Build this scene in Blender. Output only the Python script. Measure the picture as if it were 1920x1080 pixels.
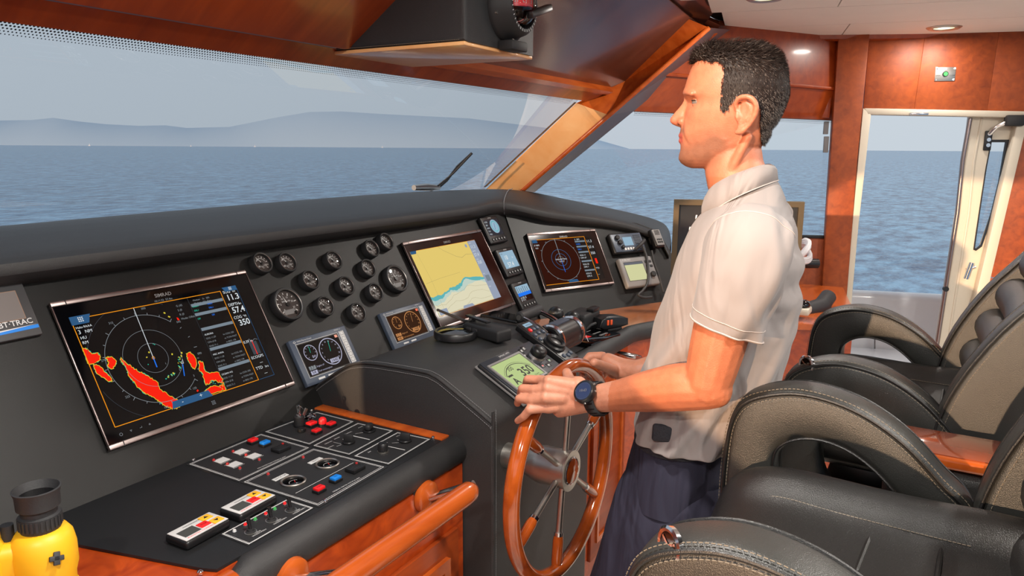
import bpy, bmesh, math, random
import numpy as np
from mathutils import Matrix, Vector
from mathutils.geometry import tessellate_polygon
random.seed(7); rng = np.random.default_rng(7)
for o in list(bpy.data.objects): bpy.data.objects.remove(o)
COL = bpy.context.scene.collection
R_ = math.radians
# boat frame: x to starboard, y forward, z up. The camera stands to port and looks forward and to starboard.
CAMP = Vector((0, 0, 1.58)); FPX = 1380.0
CR = Vector((0.50555898, -0.86276872, 0.00634392)); CU = Vector((0.15807849, 0.099853, 0.98236478)); CF = Vector((0.84818707, 0.4956405, -0.18686676))
cd = bpy.data.cameras.new('camera'); cam = bpy.data.objects.new('camera', cd); COL.objects.link(cam)
cd.sensor_width = 36; cd.lens = 36*FPX/1920; cd.clip_start = .02; cd.clip_end = 60000
m = Matrix.Identity(4)
for i, v in enumerate((CR, CU, -CF)):
    for j in range(3): m[j][i] = v[j]
m.translation = CAMP; cam.matrix_world = m
bpy.context.scene.camera = cam
sc = bpy.context.scene
sc.view_settings.view_transform = 'Standard'; sc.view_settings.look = 'None'; sc.view_settings.gamma = 1
sc.view_settings.use_curve_mapping = False
sc.view_settings.exposure = 0.0
SKY_STRENGTH = 1.0; SUN_STRENGTH = 4.2; LAMP_W = 19.0
def lin(c):
    c = [x/255 for x in c[:3]]
    return tuple(x/12.92 if x <= .04045 else ((x+.055)/1.055)**2.4 for x in c) + (1,)
# hazy evening sky
w = bpy.data.worlds.new('sky'); sc.world = w; w.use_nodes = True
nt = w.node_tree; nt.nodes.clear()
tc = nt.nodes.new('ShaderNodeTexCoord'); sx = nt.nodes.new('ShaderNodeSeparateXYZ'); cr = nt.nodes.new('ShaderNodeValToRGB')
bg = nt.nodes.new('ShaderNodeBackground'); ow = nt.nodes.new('ShaderNodeOutputWorld')
nt.links.new(tc.outputs['Generated'], sx.inputs[0]); nt.links.new(sx.outputs['Z'], cr.inputs[0])
nt.links.new(cr.outputs[0], bg.inputs[0]); nt.links.new(bg.outputs[0], ow.inputs[0]); bg.inputs[1].default_value = SKY_STRENGTH
E_ = cr.color_ramp.elements
E_[0].position = 0.0; E_[0].color = lin((200, 210, 219)); E_[1].position = 1.0; E_[1].color = lin((214, 223, 236))
e = cr.color_ramp.elements.new(.12); e.color = lin((203, 213, 222))
sd = bpy.data.lights.new('sun', 'SUN'); sun = bpy.data.objects.new('sun', sd); COL.objects.link(sun)
sd.energy = SUN_STRENGTH; sd.color = (1, .66, .40); sd.angle = R_(.6)
SUN_DIR = Vector((.99, -.10, -.115)).normalized()
sun.rotation_euler = SUN_DIR.to_track_quat('-Z', 'Y').to_euler(); sun.location = (-6, 0, 6)

# ---------------------------------------------------------------- helpers
def ray(px, py):
    return (CR*(px-960) + CU*(540-py) + CF*FPX).normalized()
def hitp(px, py, p, n):
    d = ray(px, py); p = Vector(p); n = Vector(n)
    return CAMP + d*((p-CAMP).dot(n)/d.dot(n))
def hx(px, py, x): return hitp(px, py, (x, 0, 0), (1, 0, 0))
def hy(px, py, y): return hitp(px, py, (0, y, 0), (0, 1, 0))
def hz(px, py, z): return hitp(px, py, (0, 0, z), (0, 0, 1))
def hd(px, py, d):
    r = ray(px, py); return CAMP + r*(d/r.dot(CF))
def frame(o, X, Y):
    X = Vector(X).normalized(); Z = X.cross(Vector(Y)).normalized(); Y = Z.cross(X)
    m = Matrix.Identity(4)
    for i, v in enumerate((X, Y, Z)):
        for j in range(3): m[j][i] = v[j]
    m.translation = Vector(o); return m
def on(T, px, py, off=0.0):
    n = T.col[2].xyz; p = hitp(px, py, T.translation + n*off, n)
    l = T.inverted() @ p; return (l.x, l.y)
def onc(T, crop, pts, off=0.0):          # crop=(x0,y0,scale)
    return [on(T, crop[0]+a/crop[2], crop[1]+b/crop[2], off) for a, b in pts]
def sub(T, x, y, z=0.0): return T @ Matrix.Translation((x, y, z))
def rectpx(T, pts, off=0.0):
    q = [on(T, *p, off) for p in pts]
    cx = sum(p[0] for p in q)/4; cy = sum(p[1] for p in q)/4
    w = (abs(q[1][0]-q[0][0]) + abs(q[2][0]-q[3][0]))/2; h = (abs(q[3][1]-q[0][1]) + abs(q[2][1]-q[1][1]))/2
    return cx, cy, w, h
I4 = Matrix.Identity(4)
ROTX = Matrix.Rotation(R_(90), 4, 'Y')      # local z -> x
class MB:
    def __init__(s): s.v = []; s.f = []; s.m = []; s.s = []; s.mats = []
    def mi(s, m):
        if m not in s.mats: s.mats.append(m)
        return s.mats.index(m)
    def add(s, T, vs, fs, mat, smooth=False):
        b = len(s.v); s.v += [tuple(T @ Vector(v)) for v in vs]
        k = s.mi(mat)
        for f in fs: s.f.append(tuple(b+i for i in f)); s.m.append(k); s.s.append(smooth)
        return s
    def bm(s, T, bm, mat, smooth=False):
        bm.verts.index_update()
        s.add(T, [v.co for v in bm.verts], [[v.index for v in f.verts] for f in bm.faces], mat, smooth); bm.free(); return s
    def box(s, T, c, sz, mat, bev=0.0, seg=2, smooth=None):
        bm = bmesh.new(); bmesh.ops.create_cube(bm, size=1)
        for v in bm.verts: v.co = Vector((v.co.x*sz[0]+c[0], v.co.y*sz[1]+c[1], v.co.z*sz[2]+c[2]))
        if bev > 0:
            bmesh.ops.bevel(bm, geom=bm.edges[:], offset=min(bev, min(sz)*.49), segments=seg, profile=.5, affect='EDGES')
        return s.bm(T, bm, mat, (bev > 0) if smooth is None else smooth)
    def lathe(s, T, prof, mat, n=32, smooth=True, a0=0.0, a1=2*math.pi):
        vs = []; fs = []; full = abs(a1-a0-2*math.pi) < 1e-6; N = n if full else n+1
        for r, z in prof:
            for i in range(N):
                a = a0+(a1-a0)*i/n; vs.append((r*math.cos(a), r*math.sin(a), z))
        for j in range(len(prof)-1):
            for i in range(n):
                i2 = (i+1) % N
                fs.append((j*N+i, j*N+i2, (j+1)*N+i2, (j+1)*N+i))
        return s.add(T, vs, fs, mat, smooth)
    def cyl(s, T, r, h, mat, n=24, r2=None, z0=0.0, smooth=True, ch=0.0):
        r2 = r if r2 is None else r2
        p = [(1e-5, z0), (r-ch, z0), (r, z0+ch), (r2, z0+h-ch), (r2-ch, z0+h), (1e-5, z0+h)] if ch else [(1e-5, z0), (r, z0), (r, z0), (r2, z0+h), (r2, z0+h), (1e-5, z0+h)]
        return s.lathe(T, p, mat, n, smooth)
    def ball(s, T, r, mat, sc=(1, 1, 1), n=16):
        bm = bmesh.new(); bmesh.ops.create_uvsphere(bm, u_segments=n, v_segments=max(6, n//2), radius=r)
        for v in bm.verts: v.co = Vector((v.co.x*sc[0], v.co.y*sc[1], v.co.z*sc[2]))
        return s.bm(T, bm, mat, True)
    def tube(s, pts, rad, mat, n=12, closed=False, caps=True, T=I4, flat=1.0, up=None):
        P = [Vector(p) for p in pts]; L = len(P)
        rad = [rad]*L if not hasattr(rad, '__len__') else rad
        vs = []; fs = []; nrm = None
        for i in range(L):
            if closed: t = P[(i+1) % L]-P[i-1]
            else: t = P[min(i+1, L-1)]-P[max(i-1, 0)]
            t.normalize()
            if up is not None: nrm = Vector(up) - t*Vector(up).dot(t)
            elif nrm is None:
                a = Vector((0, 0, 1)) if abs(t.z) < .9 else Vector((1, 0, 0)); nrm = a - t*a.dot(t)
            else: nrm = nrm - t*nrm.dot(t)
            nrm = nrm.normalized(); b = t.cross(nrm)
            for k in range(n):
                a = 2*math.pi*k/n; vs.append(tuple(P[i] + (nrm*math.cos(a)*flat + b*math.sin(a))*rad[i]))
        for i in range(L if closed else L-1):
            j = (i+1) % L
            for k in range(n): fs.append((i*n+k, i*n+(k+1) % n, j*n+(k+1) % n, j*n+k))
        if caps and not closed:
            fs.append(tuple(range(n))[::-1]); fs.append(tuple((L-1)*n+k for k in range(n)))
        return s.add(T, vs, fs, mat, True)
    def prism(s, T, poly, z0, z1, mat, smooth=False, bev=0.0, seg=3):
        n = len(poly)
        vs = [(p[0], p[1], z0) for p in poly]+[(p[0], p[1], z1) for p in poly]
        fs = [tuple(range(n))[::-1], tuple(range(n, 2*n))]+[(i, (i+1) % n, n+(i+1) % n, n+i) for i in range(n)]
        if bev > 0:
            bm = bmesh.new(); V = [bm.verts.new(v) for v in vs]
            for f in fs: bm.faces.new([V[i] for i in f])
            bmesh.ops.recalc_face_normals(bm, faces=bm.faces[:])
            bmesh.ops.bevel(bm, geom=[e for e in bm.edges if any(len(f.verts) == n for f in e.link_faces)] if n > 4 else bm.edges[:], offset=bev, segments=seg, profile=.5, affect='EDGES')
            bmesh.ops.triangulate(bm, faces=[f for f in bm.faces if len(f.verts) > 4])
            return s.bm(T, bm, mat, True)
        a = sum(poly[i][0]*poly[(i+1) % n][1]-poly[(i+1) % n][0]*poly[i][1] for i in range(n))
        if a < 0: fs = [f[::-1] for f in fs]
        tris = tessellate_polygon([[Vector((p[0], p[1], 0)) for p in poly]])
        fs = fs[2:]
        for t in tris:
            q = [Vector(poly[i]) for i in t]
            if (q[1]-q[0]).cross(q[2]-q[0]) < 0: t = t[::-1]
            fs.append(tuple(n+i for i in t)); fs.append(tuple(t[::-1]))
        return s.add(T, vs, fs, mat, smooth)
    def fill(s, T, poly, z, mat):
        tris = tessellate_polygon([[Vector((p[0], p[1], 0)) for p in poly]]); fs = []
        for t in tris:
            q = [Vector(poly[i]) for i in t]
            fs.append(t if (q[1]-q[0]).cross(q[2]-q[0]) > 0 else t[::-1])
        return s.add(T, [(p[0], p[1], z) for p in poly], fs, mat)
    def ringp(s, T, outer, inner, z0, z1, mat, smooth=False):
        n = len(outer); vs = [(p[0], p[1], z) for z in (z0, z1) for p in list(outer)+list(inner)]; fs = []
        for i in range(n):
            j = (i+1) % n
            fs += [(2*n+i, 2*n+j, 3*n+j, 3*n+i), (j, i, n+i, n+j), (i, j, 2*n+j, 2*n+i), (n+j, n+i, 3*n+i, 3*n+j)]
        return s.add(T, vs, fs, mat, smooth)
    def stroke(s, T, pts, w, z, mat, closed=False):
        P = [Vector(p[:2]) for p in pts]; L = len(P); vs = []; fs = []
        for i in range(L):
            a = P[i-1] if (i > 0 or closed) else None; b = P[(i+1) % L] if (i < L-1 or closed) else None
            d1 = (P[i]-a).normalized() if a is not None and (P[i]-a).length > 1e-9 else None
            d2 = (b-P[i]).normalized() if b is not None and (b-P[i]).length > 1e-9 else None
            if d1 is None: d1 = d2
            if d2 is None: d2 = d1
            if d1 is None: d1 = d2 = Vector((1, 0))
            n1 = Vector((-d1.y, d1.x)); n2 = Vector((-d2.y, d2.x)); n = n1+n2
            n = n1 if n.length < 1e-3 else n.normalized(); k = min(2.0, 1/max(.3, n.dot(n1)))
            for sgn in (1, -1):
                q = P[i]+n*(sgn*w/2*k); vs.append((q.x, q.y, z))
        for i in range(L if closed else L-1):
            j = (i+1) % L; fs.append((2*i+1, 2*j+1, 2*j, 2*i))
        return s.add(T, vs, fs, mat)
    def circ(s, T, c, r, w, z, mat, n=48, a0=0.0, a1=360.0):
        full = abs(a1-a0) >= 359.9
        pts = [(c[0]+r*math.cos(R_(a0+(a1-a0)*i/n)), c[1]+r*math.sin(R_(a0+(a1-a0)*i/n))) for i in range(n if full else n+1)]
        return s.stroke(T, pts, w, z, mat, full)
    def disc(s, T, c, r, z, mat, n=24):
        return s.add(T, [(c[0]+r*math.cos(2*math.pi*i/n), c[1]+r*math.sin(2*math.pi*i/n), z) for i in range(n)], [tuple(range(n))], mat)
    def rect(s, T, x0, y0, x1, y1, z, mat):
        x0, x1 = min(x0, x1), max(x0, x1); y0, y1 = min(y0, y1), max(y0, y1)
        return s.add(T, [(x0, y0, z), (x1, y0, z), (x1, y1, z), (x0, y1, z)], [(0, 1, 2, 3)], mat)
    def text(s, T, txt, p, h, z, mat, align='LEFT', ang=0.0, bold=0.0, sx=1.0):
        k = (txt, align, bold)
        if k not in TXT:
            c = bpy.data.curves.new('t', 'FONT'); c.body = txt; c.size = 1; c.align_x = align; c.offset = bold; c.resolution_u = 3
            o = bpy.data.objects.new('t', c); COL.objects.link(o)
            dg = bpy.context.evaluated_depsgraph_get(); me = bpy.data.meshes.new_from_object(o.evaluated_get(dg))
            TXT[k] = ([v.co.copy() for v in me.vertices], [tuple(f.vertices) for f in me.polygons])
            bpy.data.objects.remove(o); bpy.data.curves.remove(c); bpy.data.meshes.remove(me)
        vs, fs = TXT[k]; g = h/.7
        M = T @ Matrix.Translation((p[0], p[1], z)) @ Matrix.Rotation(ang, 4, 'Z') @ Matrix.Diagonal((g*sx, g, 1, 1))
        return s.add(M, vs, fs, mat)
TXT = {}
def obj(name, mb, parent=None, local=False, label=None, solid=0.0):
    """mb is in world coordinates unless local; children of a thing are stored in the thing's own frame"""
    me = bpy.data.meshes.new(name)
    root = parent
    while root is not None and root.parent is not None: root = root.parent
    vs = mb.v
    if root is not None and not local:
        inv = TM.get(root.name, I4).inverted(); vs = [tuple(inv @ Vector(v)) for v in vs]
    me.from_pydata([tuple(v) for v in vs], [], mb.f)
    for m_ in mb.mats: me.materials.append(m_)
    if mb.m: me.polygons.foreach_set('material_index', mb.m); me.polygons.foreach_set('use_smooth', mb.s)
    me.validate(); me.update()
    if any(mb.s) and hasattr(me, 'set_sharp_from_angle'): me.set_sharp_from_angle(angle=R_(42))
    o = bpy.data.objects.new(name, me); COL.objects.link(o)
    if parent is not None: o.parent = parent
    if label: o['label'] = label
    return o
TM = {}
def thing(name, label, cat, T, group=None, kind=None):
    if not isinstance(T, Matrix): T = Matrix.Translation(Vector(T))
    o = bpy.data.objects.new(name, None); o.empty_display_size = .05; COL.objects.link(o)
    o.matrix_world = T; TM[o.name] = T.copy(); tag(o, label, cat, group, kind); return o
def tag(o, label=None, cat=None, group=None, kind=None):
    if label: o['label'] = label
    if cat: o['category'] = cat
    if group: o['group'] = group
    if kind: o['kind'] = kind
    return o
def copy_tree(root, T, label):
    r = root.copy(); COL.objects.link(r); r.matrix_world = T; TM[r.name] = T.copy(); r['label'] = label
    def rec(a, b):
        for ch in list(a.children):
            c = ch.copy(); COL.objects.link(c); c.parent = b; rec(ch, c)
    rec(root, r); return r
def cr_spline(pts, n=6, closed=False):
    P = [np.array(p, float) for p in pts]; out = []; L = len(P)
    for i in range(L if closed else L-1):
        p0 = P[i-1] if (i > 0 or closed) else P[0]; p1 = P[i]; p2 = P[(i+1) % L]; p3 = P[(i+2) % L] if (i+2 < L or closed) else P[-1]
        for k in range(n):
            t = k/n
            out.append(.5*((2*p1)+(-p0+p2)*t+(2*p0-5*p1+4*p2-p3)*t*t+(-p0+3*p1-3*p2+p3)*t**3))
    if not closed: out.append(P[-1])
    return [tuple(p) for p in out]

# ---------------------------------------------------------------- materials
def nodes(name):
    m = bpy.data.materials.new(name); m.use_nodes = True
    return m, m.node_tree, m.node_tree.nodes['Principled BSDF']
def pbr(name, col, rough=.5, metal=0.0, bump=0.0, bscale=200, coat=0.0, var=0.0, vscale=8, spec=.5, sheen=0.0, trans=0.0):
    m, nt, b = nodes(name)
    b.inputs['Base Color'].default_value = lin(col); b.inputs['Roughness'].default_value = rough; b.inputs['Metallic'].default_value = metal
    b.inputs['Coat Weight'].default_value = coat; b.inputs['Coat Roughness'].default_value = .08; b.inputs['Specular IOR Level'].default_value = spec
    if sheen: b.inputs['Sheen Weight'].default_value = sheen
    tc = nt.nodes.new('ShaderNodeTexCoord')
    if bump:
        n = nt.nodes.new('ShaderNodeTexNoise'); n.inputs['Scale'].default_value = bscale; n.inputs['Detail'].default_value = 3
        bp = nt.nodes.new('ShaderNodeBump'); bp.inputs['Strength'].default_value = bump; bp.inputs['Distance'].default_value = .002
        nt.links.new(tc.outputs['Object'], n.inputs['Vector']); nt.links.new(n.outputs['Fac'], bp.inputs['Height']); nt.links.new(bp.outputs[0], b.inputs['Normal'])
    if var:
        n = nt.nodes.new('ShaderNodeTexNoise'); n.inputs['Scale'].default_value = vscale; n.inputs['Detail'].default_value = 5
        mx = nt.nodes.new('ShaderNodeMix'); mx.data_type = 'RGBA'
        c = lin(col); mx.inputs[6].default_value = tuple(x*(1-var) for x in c[:3])+(1,); mx.inputs[7].default_value = tuple(min(1, x*(1+var)) for x in c[:3])+(1,)
        nt.links.new(tc.outputs['Object'], n.inputs['Vector']); nt.links.new(n.outputs['Fac'], mx.inputs[0]); nt.links.new(mx.outputs[2], b.inputs['Base Color'])
    return m
def wood(name, c1, c2, scale=(3, 40, 40), rough=.3, coat=.5, burl=0.0):
    m, nt, b = nodes(name)
    tc = nt.nodes.new('ShaderNodeTexCoord'); mp = nt.nodes.new('ShaderNodeMapping'); mp.inputs['Scale'].default_value = scale
    n1 = nt.nodes.new('ShaderNodeTexNoise'); n1.inputs['Scale'].default_value = 1.0; n1.inputs['Detail'].default_value = 6; n1.inputs['Distortion'].default_value = .6+burl
    n2 = nt.nodes.new('ShaderNodeTexNoise'); n2.inputs['Scale'].default_value = 3; n2.inputs['Detail'].default_value = 3
    mth = nt.nodes.new('ShaderNodeMath'); mth.operation = 'MULTIPLY_ADD'; mth.inputs[1].default_value = .6; 
    mt2 = nt.nodes.new('ShaderNodeMath'); mt2.operation = 'MULTIPLY'; mt2.inputs[1].default_value = .4
    cr = nt.nodes.new('ShaderNodeValToRGB'); cr.color_ramp.elements[0].position = .3; cr.color_ramp.elements[1].position = .68
    cr.color_ramp.elements[0].color = lin(c1); cr.color_ramp.elements[1].color = lin(c2)
    L = nt.links.new
    L(tc.outputs['Object'], mp.inputs[0]); L(mp.outputs[0], n1.inputs['Vector']); L(tc.outputs['Object'], n2.inputs['Vector'])
    L(n2.outputs['Fac'], mt2.inputs[0]); L(n1.outputs['Fac'], mth.inputs[0]); L(mt2.outputs[0], mth.inputs[2]); L(mth.outputs[0], cr.inputs[0]); L(cr.outputs[0], b.inputs['Base Color'])
    b.inputs['Roughness'].default_value = rough; b.inputs['Coat Weight'].default_value = coat; b.inputs['Coat Roughness'].default_value = .1
    return m
def emi(name, col, s=1.0):
    m = bpy.data.materials.new(name); m.use_nodes = True; nt = m.node_tree; nt.nodes.clear()
    e = nt.nodes.new('ShaderNodeEmission'); o = nt.nodes.new('ShaderNodeOutputMaterial'); e.inputs[0].default_value = lin(col); e.inputs[1].default_value = s
    nt.links.new(e.outputs[0], o.inputs[0]); return m
def glass(name, tint, fres=1.45, rough=0.0, gl=1.0):
    m = bpy.data.materials.new(name); m.use_nodes = True; nt = m.node_tree; nt.nodes.clear()
    t = nt.nodes.new('ShaderNodeBsdfTransparent'); t.inputs[0].default_value = tint+(1,)
    g = nt.nodes.new('ShaderNodeBsdfGlossy'); g.inputs['Roughness'].default_value = rough; g.inputs[0].default_value = (gl, gl, gl, 1)
    f = nt.nodes.new('ShaderNodeFresnel'); f.inputs[0].default_value = fres
    mx = nt.nodes.new('ShaderNodeMixShader'); o = nt.nodes.new('ShaderNodeOutputMaterial')
    nt.links.new(f.outputs[0], mx.inputs[0]); nt.links.new(t.outputs[0], mx.inputs[1]); nt.links.new(g.outputs[0], mx.inputs[2]); nt.links.new(mx.outputs[0], o.inputs[0]); return m

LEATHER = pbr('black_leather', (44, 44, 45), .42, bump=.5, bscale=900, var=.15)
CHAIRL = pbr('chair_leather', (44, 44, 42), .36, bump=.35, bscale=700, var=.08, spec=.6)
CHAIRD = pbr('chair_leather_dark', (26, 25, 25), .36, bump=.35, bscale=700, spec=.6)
THREAD = pbr('thread_tan', (112, 102, 88), .8)
THREADD = pbr('thread_grey', (118, 118, 120), .8)
VINYL = pbr('black_vinyl', (24, 25, 27), .48, bump=.25, bscale=1200, var=.12)
PANELM = pbr('black_panel', (11, 11, 11), .4, bump=.15, bscale=1500, var=.1, spec=.35)
PLAST = pbr('black_plastic', (24, 24, 26), .35)
PLASTM = pbr('black_plastic_matte', (30, 30, 32), .6)
GLOSSB = pbr('black_glass', (5, 5, 7), .06, spec=.5)
BLUEG = pbr('blue_grey_plastic', (64, 74, 90), .4)
GREYP = pbr('grey_plastic', (120, 118, 118), .45)
LGREY = pbr('light_grey_plastic', (200, 200, 200), .5)
CHROME = pbr('chrome', (225, 225, 228), .12, 1.0)
STEEL = pbr('brushed_steel', (190, 186, 180), .38, 1.0)
ROSEM = pbr('bezel_metal', (160, 145, 142), .3, 1.0)
WOODR = wood('cherry_wood', (124, 44, 12), (170, 72, 24), (4, 34, 34), rough=.4, coat=.15)
WOODRV = wood('cherry_wood_vertical', (120, 48, 12), (166, 76, 24), (30, 30, 3), rough=.55, coat=.0)
WOODRY = wood('cherry_wood_fore_aft', (126, 44, 14), (172, 74, 26), (30, 3, 20), rough=.3, coat=.3)
WOODB = wood('burl_wood', (132, 38, 8), (198, 80, 22), (9, 9, 16), burl=2.5)
WOODO = wood('orange_wood', (156, 62, 16), (202, 98, 36), (5, 26, 26), rough=.25)
WOODK = wood('desk_wood', (140, 78, 44), (180, 110, 70), (4, 18, 18), rough=.2, coat=.6)
WOODL = wood('pale_wood', (236, 166, 100), (248, 196, 138), (3, 14, 14), rough=.35)
WOODD = wood('dark_wood', (78, 44, 34), (112, 66, 50), (20, 5, 20), rough=.25)
WHEELW = wood('wheel_wood', (110, 40, 10), (196, 92, 30), (14, 14, 26), rough=.12, coat=1.0)
CREAM = pbr('cream_paint', (204, 194, 176), .45)
CEILM = pbr('ceiling_panel_cream', (243, 240, 233), .6, var=.03)
GEL = pbr('white_gelcoat', (232, 234, 236), .25, coat=.3)
GREYPIL = pbr('grey_pillar_lining', (104, 96, 100), .4, spec=.6)
FRIT = pbr('black_seal', (14, 16, 22), .5)
YEL = pbr('yellow_rubber', (236, 176, 28), .45, var=.06)
RUB = pbr('black_rubber', (40, 40, 42), .6, bump=.2, bscale=300)
PRINT = pbr('white_print', (205, 205, 205), .6)
RED = pbr('red_button', (232, 30, 34), .4); BLUE = pbr('blue_button', (20, 122, 214), .4); ORNG = pbr('orange_plastic', (240, 90, 40), .4)
YBTN = pbr('yellow_button', (235, 175, 40), .5); GREENL = pbr('green_lens', (60, 160, 80), .3); REDL = pbr('red_lens', (170, 40, 40), .3)
WHITEP = pbr('white_plastic', (226, 226, 228), .45)
FLOORM = pbr('pale_bounce_floor', (226, 220, 208), .95, bump=.6, bscale=500, spec=.1)  # unseen floor kept pale to bounce light up to the ceiling
SCRB = GLOSSB
sW = emi('screen_white', (215, 222, 225)); sG = emi('screen_grey', (130, 136, 140)); sDG = emi('screen_dark_grey', (66, 70, 76)); sR = emi('screen_red', (250, 38, 20)); sO = emi('screen_orange', (240, 150, 30))
sY = emi('screen_yellow', (216, 198, 60)); sB = emi('screen_blue', (50, 90, 130)); sBB = emi('screen_bright_blue', (40, 120, 240)); sT = emi('screen_teal', (50, 190, 160)); sBar = emi('screen_bar_grey', (120, 132, 142))
cY = emi('chart_yellow', (226, 200, 112)); cP = emi('chart_pale', (222, 216, 186)); cT = emi('chart_teal', (96, 178, 182)); cL = emi('chart_line', (150, 140, 96)); cB = emi('chart_bar', (150, 160, 180)); cS = emi('chart_shallow', (190, 208, 196))
lcd = emi('lcd_green', (186, 204, 140)); lcdP = emi('lcd_pale_yellow', (208, 208, 158)); lcdW = emi('lcd_pale_blue', (150, 180, 200)); ink = pbr('lcd_ink', (28, 32, 26), .6)
amb = emi('amber_line', (190, 130, 80)); ambd = emi('amber_dark', (58, 36, 24)); lav = emi('gauge_line', (170, 170, 190)); brn = emi('radar_brown', (52, 22, 14))
GLS = glass('clear_glass', (1, 1, 1), 1.25); 
WGLS = glass('tinted_windscreen_glass', (.72, .75, .78))
SGLS = glass('side_window_glass', (.9, .93, .95))
# ================================================================ SETTING
def struct(name, mb, parent=None, local=False):
    o = obj(name, mb, parent, local)
    if parent is None: o['kind'] = 'structure'
    return o
def wavemat():
    m, nt, b = nodes('sea_water'); L = nt.links.new
    tc = nt.nodes.new('ShaderNodeTexCoord'); mp = nt.nodes.new('ShaderNodeMapping'); mp.inputs['Rotation'].default_value = (0, 0, .5); mp.inputs['Scale'].default_value = (1, 1.9, 1)
    L(tc.outputs['Object'], mp.inputs[0]); prev = None
    for i, (s_, st) in enumerate(((.10, .8), (.34, .9), (1.2, .6))):
        n = nt.nodes.new('ShaderNodeTexNoise'); n.inputs['Scale'].default_value = s_; n.inputs['Detail'].default_value = 5; n.inputs['Roughness'].default_value = .62
        bp = nt.nodes.new('ShaderNodeBump'); bp.inputs['Strength'].default_value = st; bp.inputs['Distance'].default_value = .5/(s_*9)
        L(mp.outputs[0], n.inputs['Vector']); L(n.outputs['Fac'], bp.inputs['Height'])
        if prev: L(prev.outputs[0], bp.inputs['Normal'])
        prev = bp
    L(prev.outputs[0], b.inputs['Normal'])
    n = nt.nodes.new('ShaderNodeTexNoise'); n.inputs['Scale'].default_value = .55; n.inputs['Detail'].default_value = 7; n.inputs['Roughness'].default_value = .7
    cr = nt.nodes.new('ShaderNodeValToRGB'); cr.color_ramp.elements[0].position = .38; cr.color_ramp.elements[1].position = .62
    cr.color_ramp.elements[0].color = lin((0, 62, 108)); cr.color_ramp.elements[1].color = lin((126, 178, 212))  # bright and dark wave faces painted as light and deep blue noise
    L(mp.outputs[0], n.inputs['Vector']); L(n.outputs['Fac'], cr.inputs[0]); L(cr.outputs[0], b.inputs['Base Color'])
    b.inputs['Roughness'].default_value = .25; b.inputs['Specular IOR Level'].default_value = .3
    return m
SEA = wavemat()
mb = MB(); mb.add(I4, [(-300, -9000, -3), (16000, -9000, -3), (16000, 16000, -3), (-300, 16000, -3)], [(0, 1, 2, 3)], SEA); struct('sea', mb)
# distant coast in haze
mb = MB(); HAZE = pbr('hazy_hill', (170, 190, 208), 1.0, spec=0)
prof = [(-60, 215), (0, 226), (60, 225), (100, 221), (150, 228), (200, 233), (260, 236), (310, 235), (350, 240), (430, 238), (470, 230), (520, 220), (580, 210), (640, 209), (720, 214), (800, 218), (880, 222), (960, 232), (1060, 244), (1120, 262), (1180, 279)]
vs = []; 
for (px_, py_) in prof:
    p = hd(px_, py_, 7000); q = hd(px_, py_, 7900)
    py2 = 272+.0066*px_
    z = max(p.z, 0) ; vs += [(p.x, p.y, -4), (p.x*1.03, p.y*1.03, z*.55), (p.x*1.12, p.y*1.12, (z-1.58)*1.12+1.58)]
n = len(prof); fs = []
for i in range(n-1):
    for k in (0, 1): fs.append((i*3+k, (i+1)*3+k, (i+1)*3+k+1, i*3+k+1))
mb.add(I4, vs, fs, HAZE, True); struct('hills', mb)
mb = MB()
for px_, s_ in ((168, 10), (358, 7), (478, 9), (717, 9)):
    p = hd(px_, 273, 6500); p.z = -3
    hull = [(-s_, 0), (s_, 0), (s_*1.3, 3), (-s_*1.1, 3)]
    mb.prism(frame(p, (-.5, .86, 0), (0, 0, 1)), hull, -4, 4, WHITEP); mb.prism(frame(p, (-.5, .86, 0), (0, 0, 1)), [(-1, 3), (s_*.5, 3), (0, 3+s_*1.8)], -.3, .3, WHITEP)
    if px_ in (168, 478): o = obj('sailing_boat', mb); tag(o, 'tiny white sailing boat on the horizon, left of the mid window' if px_ == 168 else 'tiny white sailing boat on the horizon nearer the pillar', 'boat'); mb = MB()
    else: o = obj('motor_boat', mb); tag(o, 'tiny white boat on the horizon between two others' if px_ == 358 else 'tiny white boat on the horizon farthest right, before the wiper', 'boat'); mb = MB()

# floor (keeps to the cabin)
mb = MB(); mb.box(I4, (1.8, -.2, -.03), (6.6, 4.6, .06), FLOORM); struct('floor', mb)
# starboard wall frame
WA = R_(106); wdir = Vector((math.cos(WA), math.sin(WA), 0)); WO = hd(1600, 300, 4.0); WO.z = 0
TW = frame(WO, -wdir, (0, 0, 1))       # x runs aft (image right), y up, z into the cabin
def wp(*p): return [on(TW, *q) for q in p]
sw = thing('wall_starboard', None, None, TW, kind='structure')
def wpan(name, pts, th, mat, off=0.0, parent=sw, bev=.003):
    mb = MB(); mb.prism(TW, pts, off, off+th, mat, bev=bev, seg=2); return obj(name, mb, parent)
q = wp((1420, 64), (1561, 64), (1558, 181), (1440, 181)); q[0] = (q[0][0]-.55, 2.19); q[3] = (q[0][0], q[3][1]); q[1] = (q[1][0], 2.19)
wpan('wood_panel', q, .02, WOODRV)
q = wp((1440, 183), (1558, 183), (1554, 222), (1480, 222)); q[0] = (q[0][0]-.45, q[0][1]); q[3] = (q[0][0], q[3][1]); wpan('wood_rail', q, .03, WOODR, bev=.006)
q = wp((1568, 66), (1626, 66), (1603, 300), (1577, 668), (1532, 668), (1553, 300)); q[0] = (q[0][0], 2.19); q[1] = (q[1][0], 2.19)
bt = q[3]; q[3] = (bt[0]-.0, .0); q[4] = (q[4][0], 0.0); wpan('wood_post', q, .07, WOODRV, bev=.006)
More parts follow.
